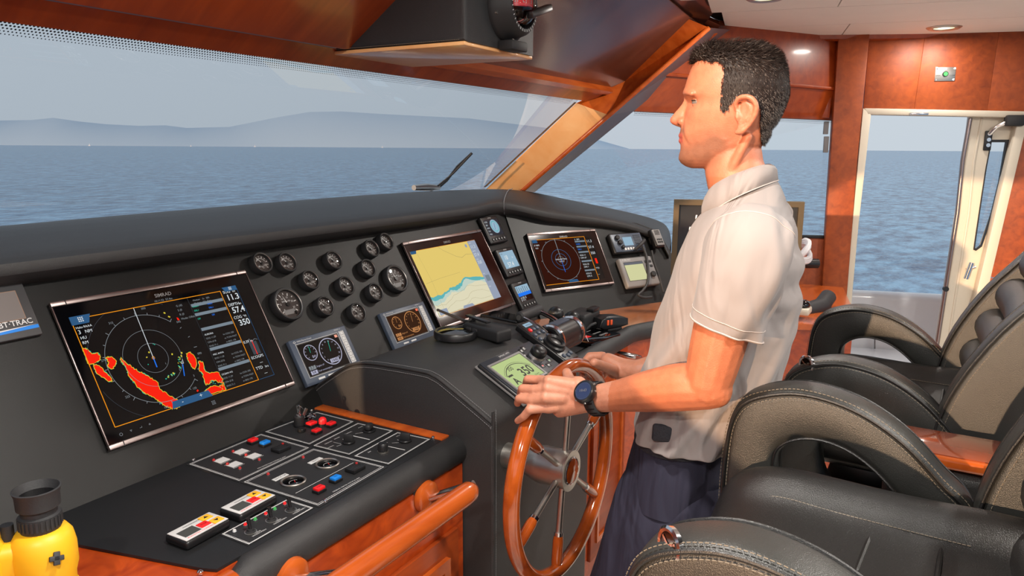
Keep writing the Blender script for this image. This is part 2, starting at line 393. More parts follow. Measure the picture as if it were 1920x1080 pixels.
for a in ([(1629, 66), (1733, 66), (1712, 206), (1617, 204)], [(1733, 66), (1870, 66), (1848, 210), (1712, 206)], [(1870, 66), (1990, 66), (1965, 214), (1848, 210)]):
    q = wp(*a); q[0] = (q[0][0], 2.19); q[1] = (q[1][0], 2.19); wpan('wood_panel', q, .02, WOODRV, bev=.002)
q = wp((1921, 225), (2050, 225), (1965, 540), (1848, 516)); wpan('wood_panel', q, .04, WOODRV)
q = wp((1848, 518), (1965, 542), (1900, 900), (1760, 900)); wpan('wood_panel', q, .04, WOODO)
# plain outer skin of the wall aft of the door and under the side window
mb = MB(); a = wp((1938, 300))[0]; mb.box(TW, (a[0]+1.15, 1.1, -.03), (2.3, 2.2, .04), WOODRV); obj('wood_panel', mb, sw)
q = wp((1480, 446), (1558, 446), (1552, 500), (1480, 500)); q[0] = (q[0][0]-.25, q[0][1]); q[3] = (q[0][0], 0); q[2] = (q[2][0], 0); wpan('wood_panel', q, .02, WOODRV)
q = wp((1480, 441), (1558, 441), (1558, 446), (1480, 446)); q[0] = (q[0][0]-.25, q[0][1]); q[3] = (q[0][0], q[3][1]); wpan('window_seal', q, .03, FRIT, bev=.001)
# switch plate above the door
q = rectpx(TW, [(1754, 126), (1792, 126), (1790, 152), (1752, 152)], .02); Tq = sub(TW, q[0], q[1], .02)
sp = thing('switch_plate', 'small steel switch plate with a green button above the side door', 'switch', Tq)
mb = MB(); mb.box(I4, (0, 0, .002), (q[2], q[3], .004), STEEL, .001); obj('plate', mb, sp, True)
mb = MB(); mb.cyl(I4, .014, .005, PLAST, z0=.004); mb.cyl(I4, .010, .009, GREENL, z0=.004); obj('button', mb, sp, True)
for sx_ in (-1, 1):
    for sy_ in (-1, 1): mb = MB(); mb.cyl(sub(I4, sx_*q[2]*.43, sy_*q[3]*.4), .0045, .002, CHROME, 10, z0=.004); obj('screw', mb, sp, True)
mb = MB(); mb.cyl(sub(I4, 0, .025), .005, .003, LGREY, 10, z0=.004); mb.text(I4, 'OPEN', (-.045, -.01), .006, .0046, PLAST); mb.text(I4, 'CLOSE', (.02, -.01), .006, .0046, PLAST); obj('indicator', mb, sp, True)
# side door: cream frame, open leaf
dr = thing('door_1', None, None, TW, kind='structure')
q = wp((1617, 204), (1925, 210), (1925, 222), (1622, 216)); wpan('frame_header', q, .06, CREAM, parent=dr, bev=.004)
q = wp((1614, 204), (1629, 215), (1606, 420), (1584, 668), (1573, 668), (1594, 420)); q[3] = (q[3][0], .0); q[4] = (q[4][0], .0); wpan('frame_jamb', q, .05, CREAM, .01, parent=dr, bev=.004)
q = wp((1903, 212), (1922, 212), (1850, 520), (1800, 760), (1770, 760), (1820, 560)); wpan('frame_jamb', q, .06, CREAM, .0, parent=dr, bev=.006)
leaf = wp((1818, 219), (1907, 219), (1864, 440), (1838, 530), (1815, 570), (1800, 660), (1780, 800), (1735, 800), (1755, 650), (1772, 540), (1794, 400))
slot = wp((1858, 262), (1892, 262), (1878, 340), (1862, 400), (1840, 462), (1829, 470), (1824, 468), (1828, 440), (1834, 400), (1840, 360), (1848, 310))
mb = MB(); mb.ringp(TW, leaf, slot, -.035, .005, CREAM); lf = obj('door_leaf', mb, dr)
mb = MB(); mb.fill(TW, slot, -.02, SGLS); obj('window_pane', mb, lf)
cx = sum(p[0] for p in slot)/len(slot); cy = sum(p[1] for p in slot)/len(slot)
mb = MB(); mb.ringp(TW, slot, [(cx+(p[0]-cx)*.8, cy+(p[1]-cy)*.96) for p in slot], -.012, .009, FRIT); obj('seal', mb, lf)
ed = wp((1820, 222), (1806, 300), (1796, 400), (1774, 540), (1757, 650), (1738, 800))
mb = MB(); mb.tube([(x-.004, y, .006) for x, y in ed], .011, ROSEM, 10, T=TW); obj('edge_trim', mb, lf)
mb = MB(); mb.tube([(x+.05, y, .004) for x, y in ed], .007, CREAM, 8, T=TW); obj('pressed_rib', mb, lf)
mb = MB(); a = wp((1816, 490), (1805, 520)); mb.tube([(a[0][0], a[0][1], .05), (a[1][0], a[1][1], .05)], .012, CHROME, 12, T=TW); b_ = wp((1811, 505), (1828, 500)); mb.tube([(b_[0][0], b_[0][1], .05), (b_[0][0], b_[0][1], .01), (b_[1][0], b_[1][1], .006)], .009, CHROME, 10, T=TW); obj('handle', mb, lf)
mb = MB(); a = wp((1772, 541))[0]; mb.cyl(sub(TW, a[0], a[1]), .014, .02, FRIT, 16); obj('latch', mb, lf)
# door arm
mb = MB(); a = wp((1851, 262))[0]; mb.box(TW, (a[0], a[1]-.005, .012), (.035, .10, .012), FRIT, .004)
for d in (-.028, 0.0, .03): mb.cyl(sub(TW, a[0], a[1]+d), .010, .016, CHROME, 14, z0=.01)
b_ = wp((1862, 238), (1888, 226)); mb.tube([(a[0], a[1]+.03, .03), (b_[0][0], b_[0][1], .05), (b_[1][0], b_[1][1], .06)], .011, CHROME, 12, T=TW); obj('stay_arm', mb, dr)
mb = MB(); a = wp((1893, 227))[0]; mb.box(TW, (a[0], a[1], .06), (.085, .055, .05), PLASTM, .01); obj('stay_bracket', mb, dr)
mb = MB(); a = wp((1717, 210))[0]; mb.box(TW, (a[0], a[1]-.012, .064), (.09, .012, .012), CHROME, .002); obj('strike_plate', mb, dr)
# bulwark outside the door
bw = MB(); T2 = frame(WO + Vector((.75, .2, 0)), -wdir, (0, 0, 1)); a = on(T2, 1700, 551); 
bw.box(T2, (0.2, a[1]/2-.05, -.05), (7.2, a[1]+.1, .12), GEL, .05, 4); o = struct('bulwark', bw)
mb = MB(); q = [on(T2, *p, .012) for p in [(1640, 612), (1700, 612), (1725, 630), (1735, 700), (1640, 700)]]; mb.prism(T2, q, .008, .018, GEL, bev=.004); mb.stroke(T2, q, .006, .0185, GREYP, True); mb.cyl(sub(T2, *on(T2, 1712, 622)), .008, .022, CHROME, 12); obj('hatch', mb, o, True)
mb = MB(); mb.box(T2, (.2, -.02+.3, .35), (7.2, .04, .6), GEL); struct('side_deck', mb)
# side window
sw0 = hy(1000, 356, 1.93); p1 = Vector((3.42, 1.52, 1.8))
pa = hx(1000, 357, 3.32); pb = hx(1190, 207, 3.46)
pend = TW @ Vector((*on(TW, 1578, 225), 0)); pend2 = TW @ Vector((*on(TW, 1572, 443), 0))
mb = MB(); mb.add(I4, [tuple(pa), tuple(pend2), tuple(pend), tuple(pb)], [(0, 1, 2, 3)], SGLS); wn2 = struct('window_2', mb)
dd = (pend-pb).normalized(); mb = MB()     # black dotted frit along the top edge
for i in range(150):
    for r_ in range(3):
        c = pb + (pend-pb)*((i+.5*(r_ % 2))/150) - Vector((0, 0, .006+.008*r_)); rr = .0032-.0007*r_
        nrm = Vector((dd.y, -dd.x, 0)); mb.add(I4, [tuple(c+dd*rr*math.cos(k*math.pi/3)+Vector((0, 0, 1))*rr*math.sin(k*math.pi/3)-Vector((.004, .0, 0))) for k in range(6)], [tuple(range(6))], FRIT)
o = obj('frit_dots', mb, wn2); o['kind'] = 'stuff'
mb = MB()   # small blind fitting at the window top corner
for a0, a1 in ((228, 252), (256, 286)):
    q = wp((1543, a0), (1552, a0), (1550, a1), (1541, a1)); mb.prism(TW, q, .03, .05, GREYP, bev=.002)
o = obj('blind_bracket', mb); tag(o, 'small grey blind bracket at the top corner of the side window', 'bracket')
# header over side window (fascia joins windscreen header to the wall)
mb = MB(); h1 = pb + Vector((.0, .04, -.003)); h2 = pend + Vector((.02, .03, -.003))
up1 = Vector((h1.x-.05, h1.y-.12, 1.93)); up2 = Vector((h2.x-.02, h2.y-.02, 1.90))
mb.add(I4, [tuple(h1), tuple(h2), tuple(up2), tuple(up1)], [(0, 1, 2, 3)], WOODRY)
t1 = Vector((3.72, 1.02, 2.19)); t2 = Vector((h2.x-.02, h2.y, 2.19))
mb.add(I4, [tuple(up1), tuple(up2), tuple(t2), tuple(t1)], [(0, 1, 2, 3)], WOODRY)
mb.tube([up1, up2], .010, WOODR, 8); hd2 = struct('trim_2', mb)

# windscreen: plane through (y 1.95, z 1.38) and (y 1.5, z 1.8)
WN = Vector((0, .42, .45)).normalized(); WP0 = Vector((0, 1.5, 1.8)); TG = frame((0, 1.95, 1.38), (1, 0, 0), (0, -.45, .42))
gl = MB(); br = on(TG, 910, 352); tr = on(TG, 1080, 193)
gl.add(TG, [(-2.2, -.10, 0), (br[0]+.07, -.09, 0), (br[0], br[1], 0), (tr[0], tr[1], 0), (tr[0]-.02, .66, 0), (-2.2, .66, 0)], [(0, 1, 2, 3, 4, 5)], WGLS); g1 = struct('window_1', gl)
mb = MB()
nx = 520; ydt = on(TG, 640, 127)[1]-.003
for i in range(nx):
    for r_ in range(5):
        x = -.6+3.72*(i+.5*(r_ % 2))/nx; y = ydt-.0068*r_; rr = .0027-.0003*r_
        mb.add(TG, [(x+rr*math.cos(k*math.pi/3), y+rr*math.sin(k*math.pi/3), -.003) for k in range(6)], [(0, 1, 2, 3, 4, 5)], FRIT)
o = obj('frit_dots', mb, g1); o['kind'] = 'stuff'
mb = MB();  mb.add(TG, [(br[0]-.012, br[1], -.004), (br[0]+.012, br[1], -.004), (tr[0]+.012, tr[1], -.004), (tr[0]-.012, tr[1], -.004)], [(0, 1, 2, 3)], FRIT); obj('black_border', mb, g1)
# wiper outside
mb = MB(); wq = [hitp(*p, WP0+WN*.05, WN) for p in [(885, 287), (858, 312), (838, 338), (822, 352)]]; wr = [hitp(*p, WP0+WN*.03, WN) for p in [(885, 288), (850, 325), (818, 351), (806, 360)]]
wt = thing('windscreen_wiper', 'black windscreen wiper resting low outside the windscreen', 'wiper', tuple(wr[2]))
mb = MB(); mb.tube(wq, .006, PLAST, 8); mb.tube([wr[3], wr[2], wr[1], wr[0]], .004, PLAST, 8); obj('wiper_arm', mb, wt)
mb = MB(); c0 = hitp(820, 352, WP0+WN*.03, WN); mb.tube([wr[0], wr[1], wr[2], wr[3]], .008, RUB, 6, flat=.4); obj('blade', mb, wt)
mb = MB(); q0 = [hitp(*p, WP0+WN*.03, WN) for p in [(776, 352), (800, 351), (822, 352)]]; mb.tube(q0, [.012, .016, .012], STEEL, 10); obj('pivot', mb, wt)
# pillar between windscreen and side window
ridge0 = hitp(978, 356, WP0-WN*.07, WN); ridge1 = Vector((3.52, 1.0, 2.14))
def pil(px_, py_, off): return hitp(px_, py_, WP0-WN*off, WN)
A0 = TG @ Vector((br[0]+.01, br[1]-.07, 0)); A1 = TG @ Vector((tr[0]+.004, tr[1]+.0, 0))
B0 = hx(974, 362, 3.19); B1 = hx(1142, 216, 3.21)
mb = MB()
tl = Vector((3.30, 1.43, 1.86)); 
gv = []; G = 10
for i in range(G+1):
    for j in range(G+1):
        u, v = i/G, j/G; gv.append(tuple(A0.lerp(A1, v).lerp(B0.lerp(B1, v), u)))
mb.add(I4, gv, [(i*(G+1)+j, (i+1)*(G+1)+j, (i+1)*(G+1)+j+1, i*(G+1)+j+1) for i in range(G) for j in range(G)], WOODL, True)
pl = struct('trim_1', mb)
# ridge moulding and grey lining face
C1 = ridge1
R1 = hx(1330, 52, 3.34)
mb = MB(); mb.tube([B0, B1, R1], .011, WOODO, 10); obj('ridge_moulding', mb, pl)
G0 = B0 + Vector((.16, .05, -.02)); G1 = pb + Vector((.0, 0, .0)); G2 = hitp(1372, 56, (3.9, 1.0, 2.15), (0, .37, .55))
G0 = hx(1003, 360, 3.34)
mb = MB(); mb.add(I4, [tuple(B0), tuple(G0), tuple(G1), tuple(B1)], [(0, 1, 2, 3)], GREYPIL); mb.add(I4, [tuple(B1), tuple(G1), tuple(G2), tuple(R1)], [(0, 1, 2, 3)], GREYPIL); obj('lining', mb, pl)
s1_ = hitp(1172, 152, (0, 1.5, 1.8), (0, .37, .55)); s2_ = hitp(1292, 36, (0, 1.5, 1.8), (0, .37, .55))
mb = MB(); mb.add(I4, [tuple(A1), tuple(B1), tuple(s1_), tuple(R1), tuple(s2_)], [(0, 1, 2), (1, 3, 4, 2)], WOODO); obj('wood_return', mb, pl)

# overhead soffit: plane from (1.5,1.8) rising aft to (.95,2.17)
TS = frame((0, 1.5, 1.8), (1, 0, 0), (0, -.55, .37))   # z faces down-aft? check
if TS.col[2].z > 0: pass
def so(*p, off=0.0): return [on(TS, *q, off) for q in p]
# band just above the glass, dark panel behind, frame strips
TS_DN = -TS.col[2].xyz if TS.col[2].z > 0 else TS.col[2].xyz
sg = -1 if TS.col[2].z > 0 else 1       # sg: local z sign that points into the cabin
tk = .022*sg
cab = thing('ceiling_cabinetry', None, None, TS, kind='structure')
q = so((900, 122), (1192, 161), (1142, 215), (1078, 191)); corner = q
xr = q[2][0]; band_top = q[0][1]
hb0 = on(TS, 640, 127, tk)[1]; mb = MB(); mb.prism(TS, [(-1.2, hb0), (q[3][0], hb0), (q[3][0]+.02, hb0+.004), (q[1][0]-.18, q[0][1]), (-1.2, q[0][1])], 0, tk, WOODRY); obj('header_band', mb, cab)
dp = so((880, 110), (1188, 158), (1312, 47), (1170, -3), (1000, -60)); 
mb = MB(); mb.prism(TS, [(1.55, q[0][1]+.006), (dp[1][0]-.02, q[0][1]+.006), (dp[2][0]-.02, dp[2][1]), (1.55, .70)], -.012*sg, .0, WOODD); obj('overhead_panel', mb, cab)
mb = MB(); mb.prism(TS, [(.9, .02), (tr[0]+.25, .02), (3.585, .06), (3.57, .40), (3.50, .60), (3.40, .72), (.9, .72)], -.05*sg, -.03*sg, WOODD); obj('backing_panel', mb, cab)
mb = MB(); # recess strip, its lit look put into orange wood, and side moulding
s0 = so((840, 117), (1188, 160)); mb.prism(TS, [(1.9, q[0][1]-.012), (q[1][0]-.02, q[0][1]-.012), (q[1][0]-.02, q[0][1]+.012), (1.9, q[0][1]+.012)], -.005*sg, .03*sg, WOODO); obj('recess_strip', mb, cab)
mb = MB(); m1 = so((1142, 215), (1192, 161), (1310, 50), (1340, 54), (1210, 165)); mb.prism(TS, [m1[0], (m1[1][0]-.01, m1[1][1]), m1[2], m1[3]], -.006*sg, .028*sg, WOODO); obj('side_moulding', mb, cab)
# hanging cabinet to port of the compass box
hb = so((330, 0), (625, 68), (720, 63), (440, 0)); y0 = (hb[0][1]+hb[1][1])/2
xl = hb[1][0]
mb = MB(); mb.prism(TS, [(-1.2, y0), (xl, y0), (xl+.12, y0+.035), (xl+.12, .70), (-1.2, .70)], 0, .05*sg, WOODRY, bev=.004); obj('overhead_cabinet', mb, cab)
mb = MB(); mb.tube([(-1.2, y0-.004, .02*sg), (xl-.01, y0-.004, .02*sg)], .019, GREYPIL, 10, T=TS); obj('edge_moulding', mb, cab)  # grey tone stands in for sky reflected on the cabinet's front edge
# ceiling with cream panels
ce = thing('ceiling', None, None, (0, 0, 2.17), kind='structure')
def cz(*p): return [(lambda v: (v.x, v.y))(hz(*q, 2.17)) for q in p]
TCl = Matrix.Translation((0, 0, 2.17))
j1 = cz((1380, 22), (1840, 0)); j2 = cz((1421, 52), (1920, 36)); ed = cz((1250, 0), (1340, 44), (1400, 62), (1440, 66), (1920, 62))
dj = (Vector(j1[1])-Vector(j1[0])).normalized(); nj = Vector((dj.y, -dj.x)); 
if nj.x > 0: nj = -nj                                  # inboard
def cpan(off0, off1, a0, a1, base):
    g = .0025; mb = MB(); b0 = Vector(base)
    P = [b0+dj*(a0+g)+nj*(off0+g), b0+dj*(a1-g)+nj*(off0+g), b0+dj*(a1-g)+nj*(off1-g), b0+dj*(a0+g)+nj*(off1-g)]
    mb.prism(TCl, [tuple(p) for p in P], 0, .02, CEILM); obj('ceiling_panel', mb, ce)
b1 = Vector(j1[0]); w12 = abs((Vector(j2[0])-b1).dot(nj)); wE = abs((Vector(ed[4])-b1).dot(nj)); k1 = (Vector(cz((1571, 12))[0])-b1).dot(dj); k2 = (Vector(cz((1590, 50))[0])-b1).dot(dj); st = (Vector(ed[1])-b1).dot(dj)
a_s = (Vector(ed[2])-b1).dot(dj)
cpan(-w12, 0, a_s-.1 if dj.y < 0 else a_s, 4.0, b1)
cpan(-wE-.02, -w12, a_s, k2, b1); cpan(-wE-.02, -w12, k2, 4.0, b1)
for off in range(6):
    cpan(.31*off, .31*(off+1), st-.12*off if off < 1 else st-.3, k1, b1); cpan(.31*off, .31*(off+1), k1, k1+2.4, b1)
mb = MB(); mb.box(TCl, (1.75, -.55, .045), (6.0, 3.2, .03), FRIT); obj('ceiling_backing', mb, ce)
# cornice
mb = MB(); e3 = [hz(*p, 2.165) for p in [(1180, -30), (1250, 2), (1340, 46), (1400, 63), (1440, 67), (1600, 67), (1920, 63), (2100, 60)]]
pts = cr_spline([tuple(p) for p in e3], 5); mb.tube([(p[0]+.02, p[1]+.02, p[2]+.005) for p in pts], .028, WOODR, 8); struct('trim_3', mb)
mb = MB(); vs = [(p[0]+.0, p[1]+.01, 2.185) for p in pts]+[(p[0]+.9, p[1]+.9, 2.185) for p in pts]; n = len(pts)
mb.add(I4, vs, [(i, i+1, n+i+1, n+i) for i in range(n-1)], WOODR); struct('trim_4', mb)
# downlights
def downlight(name, p, label, W, wide=True):
    T = Matrix.Translation(p) @ Matrix.Rotation(math.pi, 4, 'X')
    t = thing(name, label, 'light', T, 'recessed ceiling lights')
    mb = MB(); mb.lathe(I4, [(.046, -.004), (.05, .005), (.066, .008), (.078, .0), (.078, -.006)], STEEL if wide else CHROME, 36); obj('trim_ring', mb, t, True)
    mb = MB(); mb.disc(I4, (0, 0), .047, .002, emi('lamp_glow', (255, 236, 190), 1.6), 32); mb.disc(I4, (0, .0), .026, .0024, emi('lamp_core', (255, 246, 225), 4.0), 24); obj('lens', mb, t, True)
    ld = bpy.data.lights.new('downlight_lamp', 'AREA'); ld.shape = 'DISK'; ld.size = .09; ld.energy = W; ld.color = (1, .94, .86); lo = bpy.data.objects.new('downlight_lamp', ld); COL.objects.link(lo)
    lo.location = (p[0], p[1], p[2]-.02); return t
downlight('recessed_light', tuple(hz(1770, 52, 2.168)), 'lit round recessed ceiling light above the side door', LAMP_W*.3)
downlight('recessed_light', tuple(hz(1435, -4, 2.168)), 'round recessed ceiling light cut off by the top edge of the frame', LAMP_W*.7)
for x, y, s_ in ((3.1, -.9, 'aft of the side door'), (1.9, -.7, 'behind the farther helm chair'), (.75, .45, 'above the end of the pedestal'), (.8, -.7, 'behind the nearer helm chair'), (-.3, .35, 'over the port end of the dashboard'), (-.3, -.9, 'over the port side, farthest aft')):  # unseen downlights added to brighten the cabin
    downlight('recessed_light', (x, y, 2.168), 'added fill light in the ceiling out of frame, '+s_, LAMP_W)
# port side: unseen wall, window opening and rising sill shaped to cut the sunlight
port = MB(); TP = frame((-1.25, 0, 0), (0, 1, 0), (0, 0, 1))
port.prism(TP, [(-2.6, 0), (1.5, 0), (1.5, 1.80), (1.15, 1.72), (.50, 1.31), (-2.6, 1.31)], -.02, .02, WOODR); port.prism(TP, [(-2.6, 2.11), (1.25, 2.11), (1.25, 2.2), (-2.6, 2.2)], -.02, .02, WOODR); struct('wall_port', port)
# roof closing over the forward soffit and hull sides under the windows (outside skin)
mb = MB(); mb.box(I4, (1.7, -.65, 2.26), (6.4, 3.5, .05), GEL); struct('roof', mb)
# ================================================================ DASHBOARD
TPN = frame((0, 1.375, .905), (1, 0, 0), (0, .5, .8660254))
S0 = Vector((2.569, 1.388, .937)); SE = Vector((.112, .22, .382)).normalized(); D2 = Vector((math.cos(R_(-27)), math.sin(R_(-27)), 0))
n2 = D2.cross(SE).normalized()
if n2.y > 0: n2 = -n2
TP2 = frame(S0, D2, n2.cross(D2))
def pan(*p): return [on(TPN, *q) for q in p]
dash = thing('dashboard', 'long black padded dashboard under the windscreen holding all the instruments', 'dashboard', (1.6, 1.5, 0))
seamt = on(TPN, 944, 393); seamb = on(TPN, 1008, 586)
mb = MB(); mb.prism(TPN, [(-1.4, -.06), (seamb[0]+.02, -.06), (seamb[0], seamb[1]), seamt, (seamt[0]+.02, seamt[1]+.05), (-1.4, seamt[1]+.05)], -.015, 0, PANELM); obj('instrument_panel', mb, dash)
a = [on(TP2, *p) for p in [(944, 393), (1040, 410), (1130, 425), (1200, 436), (1240, 450), (1262, 480), (1240, 566), (1010, 586)]]
mb = MB(); mb.prism(TP2, [(a[0][0], a[0][1]+.06)]+[(p[0], p[1]+.05) for p in a[1:5]]+[a[5], (a[6][0]+.06, a[6][1]-.06), (a[7][0], a[7][1]-.06)], -.015, 0, PANELM); obj('side_instrument_panel', mb, dash)
# padded brow: stations front edge F / back edge B
F = [(-1.3, 1.61, 1.317), (-.3, 1.612, 1.318), (.5, 1.612, 1.319), (1.2, 1.61, 1.319), (1.9, 1.61, 1.319), (2.4, 1.61, 1.319)]
P2 = lambda px_, py_: tuple(hitp(px_, py_, TP2.translation, TP2.col[2].xyz))
F += [P2(946, 394), P2(1034, 411), P2(1127, 421), P2(1195, 434), P2(1236, 452), P2(1254, 482)]
Bk = [(-1.3, 1.78, 1.402), (-.3, 1.80, 1.402), (.5, 1.82, 1.401), (1.29, 1.91, 1.40), (1.96, 1.95, 1.40), (2.6, 1.96, 1.395)]
Bk += [tuple(hx(960, 354, 3.12)), tuple(hx(1060, 371, 3.42)), tuple(hx(1180, 396, 3.68)), tuple(hx(1236, 412, 3.75)), tuple(hx(1254, 428, 3.80)), tuple(hx(1259, 452, 3.82))]
Fs = cr_spline(F, 4); Bs = cr_spline(Bk, 4); mb = MB(); vs = []; 
pr = [(0.02, -.03, 1), (-.03, -.012, 1), (-.055, .01, 1), (-.055, .035, .9), (-.02, .05, .6), (.25, .0, 0), (.55, 0, 0), (.8, 0, 0), (1, 0, 0), (1.08, -.03, 0), (1.12, -.25, 0)]
for i, (f, b) in enumerate(zip(Fs, Bs)):
    f = Vector(f); b = Vector(b); d = Vector((b.x-f.x, b.y-f.y, 0)); L_ = d.length; u = d/L_; t_ = i/(len(Fs)-1)
    fade = 1 if i < 26 else max(.35, 1-(i-26)/26)
    for k, (t, dz, ab) in enumerate(pr):
        if k < 5: p = f+u*(t*fade)+Vector((0, 0, dz*fade))
        else:
            p = f+(b-f)*t; z = b.z if t <= 1 else b.z+dz
            if t < .3: z = f.z+.07*fade+(b.z-f.z-.07*fade)*.5
            elif t <= .6: z = f.z+(b.z-f.z)*1.02 + .006
            if t > 1: z = b.z+dz
            p.z = z
        vs.append(tuple(p))
K = len(pr); fs = [(i*K+k, i*K+k+1, (i+1)*K+k+1, (i+1)*K+k) for i in range(len(Fs)-1) for k in range(K-1)]
mb.add(I4, vs, [f[::-1] for f in fs], LEATHER, True); brow = obj('padded_brow', mb, dash)
ms = brow.modifiers.new('s', 'SUBSURF'); ms.levels = 1; ms.render_levels = 1
i = 24; mb = MB(); mb.tube([Vector(vs[i*K+k])+Vector((0, -.001, .0015)) for k in range(0, 9)], .0022, THREADD, 6); obj('seam', mb, brow)
# shelf and its black top plate
Zs = .9
mb = MB(); mb.box(I4, (.05, 1.17, Zs-.022), (2.61, .42, .04), WOODB); obj('wooden_shelf', mb, dash)
mb = MB(); mb.box(I4, (.05, 1.17, .44), (2.58, .40, .80), WOODB); obj('shelf_base', mb, dash)
TSH = Matrix.Translation((0, 0, Zs))
def sh(*p): return [on(TSH, *q) for q in p]
plate = [(.672, 1.366), (.62, 1.262), (.69, .985), (.70, .962), (1.325, .962), (1.325, 1.366)]
mb = MB(); mb.prism(TSH, plate, -.001, .004, VINYL); obj('black_cover', mb, dash)
# front roll
def roll(name, pts, r, parent):
    mb = MB(); P = cr_spline(pts, 5) if len(pts) > 2 else pts; mb.tube(P, r, LEATHER, 20); return obj(name, mb, parent)
mb = MB(); mb.tube([(.73, .952, .862), (.735, .951, .867), (.75, .95, .872), (1.0, .95, .872), (1.36, .95, .872), (1.376, .95, .872), (1.385, .95, .868)], [.012, .026, .034, .034, .034, .028, .012], LEATHER, 24); obj('padded_edge', mb, dash)
mb = MB(); mb.tube([(-1.2, .95, .868), (.72, .95, .868), (.735, .95, .868)], [.028, .028, .012], WOODO, 16); obj('wooden_edge', mb, dash)
# cabinet under the shelf
YC = .925
cabn = thing('base_cabinet', 'burl wood base cabinet with raised panel doors under the switch panel', 'cabinet', (.4, YC, 0))
mb = MB(); mb.box(I4, (.06, YC+.015, .425), (2.59, .03, .84), WOODB); obj('front_panel', mb, cabn)
for x0, x1 in ((.30, .78), (.84, 1.32)):
    zt = .70
    T = frame(((x0+x1)/2, YC, .38), (1, 0, 0), (0, 0, 1)); w_, h_ = x1-x0, .64
    mb = MB(); mb.box(T, (0, 0, .006), (w_, h_, .012), WOODR, .002); dr_ = obj('cabinet_door', mb, cabn)
    mb = MB(); fr = [(-w_/2+.05, -h_/2+.05), (w_/2-.05, -h_/2+.05), (w_/2-.05, h_/2-.05), (-w_/2+.05, h_/2-.05)]; fi = [(x*.88, y*.9) for x, y in fr]
    mb.ringp(T, fr, fi, .01, .024, WOODO); obj('panel_moulding', mb, dr_)
    mb = MB(); mb.box(T, (0, 0, .012), (w_*.55, h_*.66, .02), WOODB, .008); obj('raised_field', mb, dr_)
# grab rail
rail = thing('grab_rail', 'thick varnished wooden grab rail in front of the base cabinet', 'handrail', (1.0, .79, .87))
mb = MB(); e1 = hy(880, 922, .79); mb.tube([(-.6, .79, e1.z), (.3, .79, e1.z), (e1.x-.02, .79, e1.z), (e1.x, .79, e1.z), (e1.x+.014, .79, e1.z), (e1.x+.019, .79, e1.z)], [.023, .023, .023, .022, .015, .004], WOODO, 24); obj('rail', mb, rail)
for i, px_ in enumerate(((800, 931), (548, 1082))):
    c = hy(*px_, YC-.01); mb = MB(); T = frame((c.x, YC, c.z), (1, 0, 0), (0, 0, 1)); mb.lathe(T, [(.001, .0), (.034, .0), (.036, .006), (.034, .016), (.028, .02), (.001, .022)], WOODO, 32); mb.lathe(T, [(.038, -.001), (.038, .004)], CHROME, 32); obj('rosette', mb, rail)
    mb = MB(); mb.tube([(c.x, YC-.02, c.z), (c.x+.012, .80, e1.z+.002)], .0085, CHROME, 14); obj('rail_post', mb, rail)

# pedestal
ped = thing('helm_pedestal', 'black leather helm pedestal with stitched edges behind the wheel', 'pedestal', (1.64, 1.1, 0))
prof = [(.842, 0), (1.40, 0), (1.415, .93), (1.395, .955), (1.30, 1.018), (1.26, 1.036), (1.20, 1.047), (1.05, 1.051), (1.01, 1.046), (.975, 1.031), (.86, .968), (.846, .955), (.842, .94)]
XL, XR = 1.36, 1.90
TX = Matrix(((0, 0, 1, 0), (1, 0, 0, 0), (0, 1, 0, 0), (0, 0, 0, 1)))   # local (x,y,z) -> world (z, x, y)
mb = MB(); mb.prism(TX, prof, XL, XR, LEATHER, bev=.008, seg=3); obj('body', mb, ped)
seam = [(1.405, .935), (1.39, .957), (1.30, 1.018), (1.26, 1.036), (1.20, 1.047), (1.05, 1.051), (1.01, 1.046), (.975, 1.031), (.86, .968), (.846, .955), (.842, .92), (.842, .1)]
sp_ = cr_spline(seam, 4)
mb = MB(); mb.tube([(XL+.001, y, z-.001) for y, z in sp_], .0035, LEATHER, 8); obj('piping', mb, ped)
def stitches(name, pts, mat, parent, step=.0062, ln=.0042, r=.0007):
    mb = MB(); P = [Vector(p) for p in pts]; acc = 0.0
    L_ = [0]; 
    for i in range(1, len(P)): L_.append(L_[-1]+(P[i]-P[i-1]).length)
    def at(s):
        for i in range(1, len(P)):
            if L_[i] >= s: return P[i-1]+(P[i]-P[i-1])*((s-L_[i-1])/max(1e-9, L_[i]-L_[i-1]))
        return P[-1].copy()
    s = 0
    while s+ln < L_[-1]:
        mb.tube([at(s), at(s+ln)], r, mat, 4); s += step
    o = obj(name, mb, parent); o['kind'] = 'stuff'; return o
stitches('stitching', [(XL+.012, y-.0005, z+.0015) for y, z in sp_], THREADD, ped)
stitches('stitching', [(XL-.0012, y*.998+.004, z-.012) for y, z in sp_[:-2]], THREADD, ped)
mb = MB(); mb.box(I4, (1.343, 1.17, Zs+.0025), (.032, .41, .009), WOODO, .002); obj('wood_strip', mb, dash)
